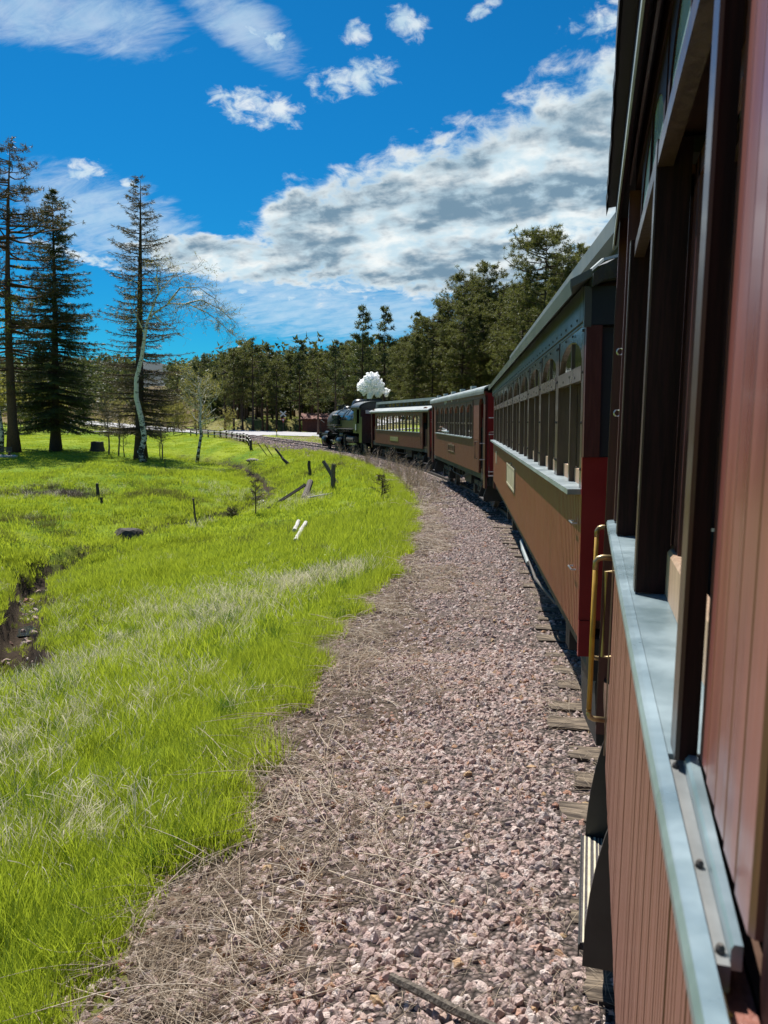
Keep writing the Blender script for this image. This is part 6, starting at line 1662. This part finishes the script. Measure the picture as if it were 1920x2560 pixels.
# named single trees that stand out on the skyline: (bearing, height mark, distance, variant)
def top_h(px, py, D):
    x, y = pxtree(px, D); c = CM @ Vector(((px - 960) / 1923., (1280 - py) / 1923., -1)); return CAMH + D * c.z / math.hypot(c.x, c.y) - float(ground(x, y))
singles = [(1352, 575, 52, 8, 'tall open topped pine on the skyline beside the near carriage roof'),
           (1425, 607, 56, 9, 'broad olive pine just left of the near carriage roof'),
           (1300, 690, 58, 10, 'bushy olive pine below the tall open topped pine'),
           (1375, 690, 48, 11, 'low bushy pine in front of the tall open topped pine'),
           (1208, 652, 74, 9, 'pointed pine standing above the third carriage'),
           (1150, 690, 78, 8, 'round topped pine left of the pointed pine above the third carriage'),
           (1250, 730, 66, 10, 'low olive pine close behind the roof of the third carriage'),
           (1180, 760, 70, 11, 'short pine in front of the pointed pines above the third carriage'),
           (1100, 738, 90, 5, 'thick pine rising behind the fourth carriage'),
           (1040, 783, 94, 7, 'thin grey topped spruce behind the fourth carriage'),
           (905, 763, 98, 1, 'left one of the two pointed pines above the steam'),
           (960, 765, 99, 1, 'right one of the two pointed pines above the steam'),
           (795, 893, 122, 4, 'dark small pine on the bank behind the railway crossing sign'),
           (838, 850, 120, 1, 'tall pine on the bank left of the locomotive'),
           (717, 948, 166, 7, 'short green spruce behind the railway crossing sign'),
           (632, 845, 152, 2, 'broad dark pine with thick trunk behind the gravel road'),
           (607, 858, 154, 0, 'thin trunked pine beside the broad dark pine'),
           (585, 868, 152, 4, 'pine at the left end of the bank behind the road'),
           (562, 880, 158, 2, 'smaller pine at the left end of the bank'),
           (668, 852, 158, 5, 'upright pine right of the broad dark pine'),
           (755, 850, 170, 1, 'narrow dark pine rising between the upright pine and the steam')]
for px_, py_, D_, v_, lb_ in singles:
    x, y = pxtree(px_, D_); forest_tree(x, y, top_h(px_, py_, D_), v_, lb_, None)
SKYL = ([440, 470, 560, 600, 700, 760, 850, 900, 1000, 1040, 1090, 1150, 1210, 1260, 1320, 1400, 1480, 1900], [900, 895, 872, 862, 868, 860, 855, 830, 842, 822, 775, 740, 700, 715, 700, 690, 690, 500])
def fill(n, b0, b1, D0, D1, h0, h1, group, minsep=3.0):
    pts = []; tries = 0
    while len(pts) < n and tries < 6000:
        tries += 1
        b = rr.uniform(b0, b1); D = D0 + (D1 - D0) * rr.random() ** .8; x, y = pxtree(b, D)
        s, d = track_sd(x, y)
        if abs(d) < 9 or float(road_dist(x, y)) < 4 or any(math.hypot(x - q[0], y - q[1]) < minsep for q in pts): continue
        lim = top_h(b, float(np.interp(b, *SKYL)) + rr.uniform(0, 26), D)
        if lim < 7: continue
        pts.append((x, y)); v = rr.choice([0, 1, 2, 3, 4, 5, 0, 2, 4, 6, 7] if D > 95 else [8, 9, 10, 11, 9, 8])
        forest_tree(x, y, min(rr.uniform(h0, h1), lim), v, {0: PL[0], 2: PL[0], 4: PL[0], 1: PL[2], 3: PL[1], 5: PL[1], 6: PL[2], 7: PL[2], 8: PL[1], 9: PL[1], 10: PL[0], 11: PL[0]}[v], group)
W1 = 'pines of the wood behind the train'
fill(46, 1000, 1480, 62, 130, 13, 20, W1)
fill(46, 840, 1060, 100, 175, 14, 21, W1)
fill(66, 560, 900, 150, 235, 14, 22, W1)
fill(40, 450, 620, 170, 250, 13, 20, W1)
fill(8, 1480, 1900, 40, 90, 12, 18, W1, 5)
for i in range(26):   # dark wood across the road behind the lawn
    b = -60 + i * 22 + rr.uniform(-8, 8); D = rr.uniform(160, 205); x, y = pxtree(b, D)
    if float(road_dist(x, y)) < 4: continue
    forest_tree(x, y, min(rr.uniform(13, 20), top_h(b, 905, D)), rr.choice([0, 1, 2, 4, 6, 7]), 'dark conifer in the wood across the road behind the lawn', 'conifers across the road')

# far wooded hills: one mass of small trees
def far_wood():
    V = []; g = np.random.default_rng(4)
    def lump(n, b0, b1, D0, D1, h0, h1):
        v_ = []
        for _ in range(n):
            b = g.uniform(b0, b1); D = g.uniform(D0, D1); x, y = pxtree(b, D); s, d = track_sd(x, y)
            if abs(d) < 8: continue
            z = float(ground(x, y)); h = g.uniform(h0, h1); m_ = 70
            t = g.random(m_) ** .8; rr_ = (.16 * h * (1 - t) ** .7 + .3); a = g.uniform(0, 6.28, m_); q = g.random(m_) ** .5
            P_ = np.stack([x + rr_ * q * np.cos(a), y + rr_ * q * np.sin(a), z + h * (.15 + .85 * t)], 1)
            v_.append(needles(P_, np.tile([0, 0, .3], (m_, 1)) + np.stack([np.cos(a), np.sin(a), 0 * a], 1) * .6, 1.1, .75, g, 1, .5))
        return np.concatenate(v_)
    v = np.concatenate([lump(900, -80, 700, 240, 420, 13, 19), lump(700, 500, 1500, 170, 340, 13, 19)])
    link('far_wood', trimesh('far_wood', [v], M['pinefar']), kind='stuff')
far_wood()
def far_hill():
    n = 60; vs = []
    cx, cy = pxtree(250, 1150); 
    for i in range(n + 1):
        for j in range(14):
            t = (i / n - .5) * 2; x = cx + t * 520; q = j / 13; y = cy + (q - .2) * 500 + t * 140
            h = 62 * math.exp(-(t * 2.2) ** 2) * math.sin(math.pi * min(1, q * .9 + .1)) + 34 * math.exp(-((t + .5) * 2.5) ** 2) * math.sin(math.pi * q) + 4 * math.sin(t * 19 + q * 3) * math.sin(math.pi * q)
            vs.append((x, y, 15 + h))
    f = [(i * 14 + j, i * 14 + j + 1, i * 14 + j + 15, i * 14 + j + 14) for i in range(n) for j in range(13)]
    me = npmesh('distant_hill', vs, np.array(f)[:, ::-1], pmat('distant wooded hillside', (0.010, 0.024, 0.030), (0.020, 0.040, 0.044), .05, .95, detail=8), True)
    link('distant_hill', me, kind='structure')
far_hill()

# ------------------------------------------------------------------ things in the meadow
def log_between(name, label, cat, p0, p1, r, mat, n=9, taper=.9, jag=0.015, seed=1):
    rr_ = random.Random(seed); a, b = Vector(p0), Vector(p1); mb = MB(); pts = [a.lerp(b, k / 5) + Vector((rr_.uniform(-1, 1), rr_.uniform(-1, 1), rr_.uniform(-1, 1))) * jag for k in range(6)]
    pts = [p - a for p in pts]
    mb.tube(pts, [r * (1 - (1 - taper) * k / 5) * rr_.uniform(.93, 1.05) for k in range(6)], n)
    o = mb.build(name, mat, None); o.location = a; tag(o, label, cat); return o
def gz(x, y): return float(ground(x, y))
log_between('fence_post', 'thick upright weathered post nearest in the meadow', 'post', (-11.41, 33.5, gz(-11.41, 33.5) - .2), (-11.38, 33.5, gz(-11.41, 33.5) + 1.28), .115, M['greywood'], seed=2)
log_between('fence_post', 'old post leaning left behind the thick upright post', 'post', (-11.65, 35.3, gz(-11.65, 35.3) - .1), (-12.6, 35.6, gz(-11.65, 35.3) + 1.15), .10, M['greywood'], seed=3)
log_between('fence_post', 'thin upright dark post halfway to the locomotive', 'post', (-15.71, 42.1, gz(-15.71, 42.1) - .1), (-15.8, 42.1, gz(-15.71, 42.1) + .95), .10, M['darkwood'], seed=4)
log_between('fence_post', 'crooked leaning post below the tracks with broken top', 'post', (-20.1, 49.8, gz(-20.1, 49.8) - .1), (-21.3, 50.1, gz(-20.1, 49.8) + 1.25), .12, M['darkwood'], jag=.06, taper=.5, seed=5)
log_between('stake', 'left one of two thin leaning iron stakes below the tracks', 'stake', (-26.1, 59.8, gz(-26.1, 59.8) - .1), (-27.0, 59.8, gz(-26.1, 59.8) + 1.0), .035, M['darkwood'], seed=6)
log_between('stake', 'right one of two thin leaning iron stakes below the tracks', 'stake', (-24.5, 57.4, gz(-24.5, 57.4) - .1), (-25.3, 57.4, gz(-24.5, 57.4) + 1.0), .035, M['darkwood'], seed=7)
log_between('fallen_board', 'dark board propped slanting against the grey log', 'board', (-13.6, 30.6, gz(-13.6, 30.6) + .02), (-12.75, 33.5, gz(-13, 33) + .72), .09, M['darkwood'], n=4, seed=8)
log_between('log', 'grey log propped up beside the slanting dark board', 'log', (-12.3, 32.2, gz(-12.3, 32.2) + .08), (-12.75, 34.2, gz(-12.8, 34) + .62), .16, M['greywood'], seed=9)
log_between('log', 'long bleached white log lying in the grass', 'log', (-7.9, 20.0, gz(-7.9, 20.0) + .12), (-8.85, 23.3, gz(-8.85, 23.3) + .25), .075, M['palewood'], seed=10)
log_between('log', 'short bleached log beside the long white one', 'log', (-8.65, 21.8, gz(-8.65, 21.8) + .14), (-9.25, 23.7, gz(-9.25, 23.7) + .28), .075, M['palewood'], seed=11)
log_between('branch', 'short bleached branch at the foot of the thick post', 'branch', (-11.9, 31.6, gz(-11.9, 31.6) + .12), (-10.9, 31.9, gz(-10.9, 31.9) + .14), .035, M['palewood'], seed=12)
log_between('stake', 'thin straight grey stake standing alone in the meadow', 'stake', (-14.42, 26.3, gz(-14.42, 26.3) - .1), (-14.5, 26.2, gz(-14.42, 26.3) + 1.12), .042, M['greywood'], n=5, seed=13)
log_between('fence_post', 'short black charred post on the far creek bank', 'post', (-21.8, 30.6, gz(-21.8, 30.6) - .1), (-21.8, 30.6, gz(-21.8, 30.6) + .60), .09, M['darkwood'], taper=.7, seed=14)
log_between('stake', 'tiny dark stub beside the black charred post', 'stake', (-20.7, 29.3, gz(-20.7, 29.3) - .1), (-20.7, 29.3, gz(-20.7, 29.3) + .28), .07, M['darkwood'], seed=15)
log_between('stake', 'thin far stake in the lawn between birch and young tree', 'stake', (-33.5, 56.0, gz(-33.5, 56) - .1), (-33.5, 56.0, gz(-33.5, 56) + .75), .03, M['darkwood'], seed=16)
log_between('timber', 'long grey splintered timber lying on the ballast at the bottom edge', 'timber', (-.80, 3.22, .03), (.02, 2.93, .05), .022, M['greywood'], n=6, jag=.004, seed=17)
# stump
s_ = MB(); s_.lathe([(.95, -.2), (.78, .1), (.66, .5), (.64, 1.02), (.60, 1.05), (.0, .98)], 'z', 16)
s_.v = [(x * (1 + .08 * math.sin(5 * math.atan2(y, x))), y * (1 + .08 * math.sin(5 * math.atan2(y, x))), z * (1 + .03 * math.sin(3 * math.atan2(y, x)))) for x, y, z in s_.v]
o = s_.build('tree_stump', M['darkwood'], None, True); o.location = (-52.8, 74.3, gz(-52.8, 74.3)); tag(o, 'wide sawn off tree stump on the lawn between the spruces', 'stump')
# bench seen at the left edge
bn_ = thing('park_bench', 'low dark slatted bench with pale base at the left edge of the lawn', 'bench', (-53.4, 60.2, gz(-53.4, 60.2)), .5)
for k in range(4): MB().box(-1.1, 1.1, -.30 + k * .16, -.17 + k * .16, .42, .46).build('slat', M['greywood'], bn_)
for k in range(3): MB().box(-1.1, 1.1, .36, .40, .52 + k * .13, .63 + k * .13).build('slat', M['greywood'], bn_)
for x in (-.9, .9): MB().box(x - .04, x + .04, -.28, .34, -.1, .42).box(x - .04, x + .04, .34, .40, -.1, .92).build('leg', M['dirtymetal'], bn_)
MB().lathe([(1.6, -.1), (1.6, .10), (1.5, .12)], 'z', 24).build('base_slab', M['palewood'], bn_)
# rocks by the creek
def rock(x, y, r, label, sc=(1, 1, .6), z=None, mat='rock'):
    import bmesh
    bm = bmesh.new(); bmesh.ops.create_icosphere(bm, subdivisions=3, radius=1); g = random.Random(int(x * 100))
    k1 = [Vector((g.gauss(0, 1), g.gauss(0, 1), g.gauss(0, 1))).normalized() for _ in range(7)]
    for v in bm.verts:
        for n_ in k1:
            q = v.co.dot(n_)
            if q > .72: v.co -= n_ * (q - .72)
        v.co = Vector((v.co.x * sc[0], v.co.y * sc[1], v.co.z * sc[2])) * r * (1 + .04 * math.sin(v.co.x * 9) * math.cos(v.co.y * 8))
    me = bpy.data.meshes.new('rock'); bm.to_mesh(me); bm.free(); me.materials.append(M[mat])
    o = bpy.data.objects.new('rock', me); C.objects.link(o); o.location = (x, y, gz(x, y) + .05 if z is None else z); tag(o, label, 'rock')
rock(-17.3, 26.2, .46, 'rounded brown boulder above the glinting creek pool', (1.5, 1, .8), mat='darkwood')
rock(-15.9, 26.9, .26, 'small pale rock beside the boulder at the creek', (1.2, 1, .8))
rock(-17.2, 38.8, .34, 'white topped rock in the creek bed further up', (1.3, 1, .7), mat='palewood')
rock(-16.4, 38.2, .25, 'low grey rock right of the white topped creek rock', (1.5, 1, .6))
rock(-27.2, 59.5, .4, 'low pale rock at the creek edge near the young tree', (1.8, 1, .5))
# small saplings
def sapling(x, y, h, seed, label, mat='brush'):
    g = np.random.default_rng(seed); rr_ = random.Random(seed); w = MB(); w.tube([(0, 0, -.05), (.02, 0, h * .5), (0, .02, h)], [.03, .022, .008], 5); P_ = []; D_ = []
    for k in range(26):
        z = h * (.25 + .72 * rr_.random()); a = rr_.uniform(0, 6.28); L = (.42 * h * (1 - z / h) + .12) * rr_.uniform(.5, 1.1); e = (math.cos(a) * L, math.sin(a) * L, z + L * .5)
        w.tube([(0, 0, z), e], [.009, .004], 3)
        for q in (.4, .6, .8, 1): P_.append((e[0] * q, e[1] * q, z + L * .5 * q)); D_.append((e[0], e[1], .3))
    v = needles(np.array(P_), np.array(D_), .13, .022, g, 4, .6)
    t = thing('sapling', label, 'sapling', (x, y, gz(x, y)), 0); w.build('stem', M['darkwood'], t); link('crown', trimesh('crown', [v], M[mat]), t)
sapling(-12.9, 28.3, 1.45, 31, 'small grey sapling in the middle of the meadow', 'sprucebrown')
sapling(-7.42, 27.4, .95, 32, 'little dark sapling close to the ballast edge', 'sprucebrown')
sapling(-13.6, 27.6, .5, 33, 'knee high grey shoot left of the meadow sapling', 'sprucebrown')

# split rail fence
def fence(pts, label, h=1.0):
    x0, y0 = pts[0]; z0 = gz(x0, y0); t = thing('split_rail_fence', label, 'fence', (x0, y0, z0), 0)
    L = [(x - x0, y - y0, gz(x, y) - z0) for x, y in pts]
    pm = MB().box(-.085, .085, -.085, .085, -.3, h).mesh('post', M['darkwood'])
    for i, p in enumerate(L): link('post', pm, t, loc=p, rot=(random.uniform(-.03, .03), random.uniform(-.03, .03), random.uniform(0, 1)))
    for a, b in zip(L[:-1], L[1:]):
        for q in (.42, .82):
            m_ = MB(); m_.tube([(a[0], a[1], a[2] + h * q + random.uniform(-.03, .03)), (b[0], b[1], b[2] + h * q + random.uniform(-.03, .03))], [.075, .06], 6); m_.build('rail', M['palewood'], t)
F1 = [(-30.5, 66.0), (-31.6, 68.2), (-33.0, 71.0), (-34.6, 73.9), (-36.4, 76.9), (-38.2, 79.9), (-40.0, 82.8), (-42.0, 85.6), (-44.1, 88.3), (-46.3, 91.0), (-48.5, 93.6), (-50.8, 96.2), (-53.1, 98.8), (-55.4, 101.4), (-57.8, 104.0)]
fence(F1, 'dark posts and split rails of the fence running from the embankment to the road', 1.0)
F2 = [(-92, 121), (-88.5, 119.6), (-85, 118.2), (-81.5, 117), (-78, 116), (-74.5, 115), (-71, 114)]
fence(F2, 'low far fence along the road behind the spruces', 1.0)

# crossing signs
def crossbuck(x, y, rot, label, h=4.1):
    t = thing('crossing_sign', label, 'railway sign', (x, y, gz(x, y)), rot)
    MB().box(-.07, .07, -.07, .07, -.2, h - .3).build('post', M['greywood'], t)
    for s in (-1, 1):
        m_ = MB(); m_.bar((-.62 * s, -.10 - .02 * s, h - 1.05), (.62 * s, -.10 - .02 * s, h + .1), .035, .24, (0, 1, 0))
        m_ = MB(); c = Vector((0, -.10 - .018 * s, h - .48)); d = Vector((s * .62, 0, .58)).normalized(); n_ = Vector((-d.z, 0, d.x))
        P_ = [c - d * .72 - n_ * .12, c + d * .72 - n_ * .12, c + d * .72 + n_ * .12, c - d * .72 + n_ * .12]
        m_.add([(p.x, p.y - .012, p.z) for p in P_] + [(p.x, p.y + .012, p.z) for p in P_], [(0, 1, 2, 3), (7, 6, 5, 4), (0, 4, 5, 1), (1, 5, 6, 2), (2, 6, 7, 3), (3, 7, 4, 0)])
        m_.build('crossbuck_arm', M['white'], t)
    return t
cb1 = crossbuck(*pxtree(708, 147), .42, 'white crossbuck sign with red yield triangle before the pines')
m_ = MB(); m_.prism([(-.48, 2.75), (.48, 2.75), (0, 1.93)], 1, -.12, -.10); m_.build('yield_sign', M['signred'], cb1)
m_ = MB(); m_.prism([(-.24, 2.62), (.24, 2.62), (0, 2.2)], 1, -.135, -.122); m_.build('yield_sign_face', M['white'], cb1)
cb2 = thing('crossing_sign', 'pale sign seen from behind in the bushes left of the crossing', 'railway sign', (-69.5, 119.5, gz(-69.5, 119.5)), .55)
MB().box(-.05, .05, -.05, .05, -.2, 3.6).build('post', M['greywood'], cb2)
m_ = MB(); m_.prism([(-.50, 2.6), (.50, 2.6), (0, 1.7)], 1, -.08, -.06); m_.build('yield_sign', M['white'], cb2)
for s in (-1, 1):
    m_ = MB(); c = Vector((0, -.07 - .02 * s, 3.25)); d = Vector((s * .62, 0, .58)).normalized(); n_ = Vector((-d.z, 0, d.x)); P_ = [c - d * .55 - n_ * .1, c + d * .55 - n_ * .1, c + d * .55 + n_ * .1, c - d * .55 + n_ * .1]
    m_.add([(p.x, p.y - .01, p.z) for p in P_] + [(p.x, p.y + .01, p.z) for p in P_], [(0, 1, 2, 3), (7, 6, 5, 4), (0, 4, 5, 1), (1, 5, 6, 2), (2, 6, 7, 3), (3, 7, 4, 0)]); m_.build('crossbuck_arm', M['steelpanel'], cb2)
mk = thing('marker_post', 'slim yellow marker post at the near edge of the road', 'post', (-43.8, 103.5, gz(-43.8, 103.5)))
MB().box(-.05, .05, -.02, .02, -.1, .62).build('post', M['palewood'], mk); MB().box(-.09, .09, -.03, .03, .62, 1.0).build('reflector', M['signyellow'], mk)
mk = thing('marker_post', 'short grey marker post between the bushes and the young tree crossing', 'post', (-66.2, 122, gz(-66.2, 122)))
MB().box(-.12, .12, -.06, .06, -.1, 1.9).build('post', M['greywood'], mk)
# rust red shed behind the locomotive
sh = thing('shed', 'low rust red wooden shed in the trees behind the locomotive', 'shed', (-51.5, 148, gz(-51.5, 148) + .2), .3)
MB().box(-5.0, 5.0, -2.5, 2.5, 0, 2.6).build('wall', M['shed'], sh)
MB().prism([(-2.9, 2.5), (0, 3.6), (2.9, 2.5), (2.9, 2.62), (0, 3.75), (-2.9, 2.62)], 0, -5.3, 5.3).build('roof', M['shed'], sh)
MB().box(1.0, 2.2, -2.54, -2.5, .8, 2.0).build('window', M['interior'], sh)
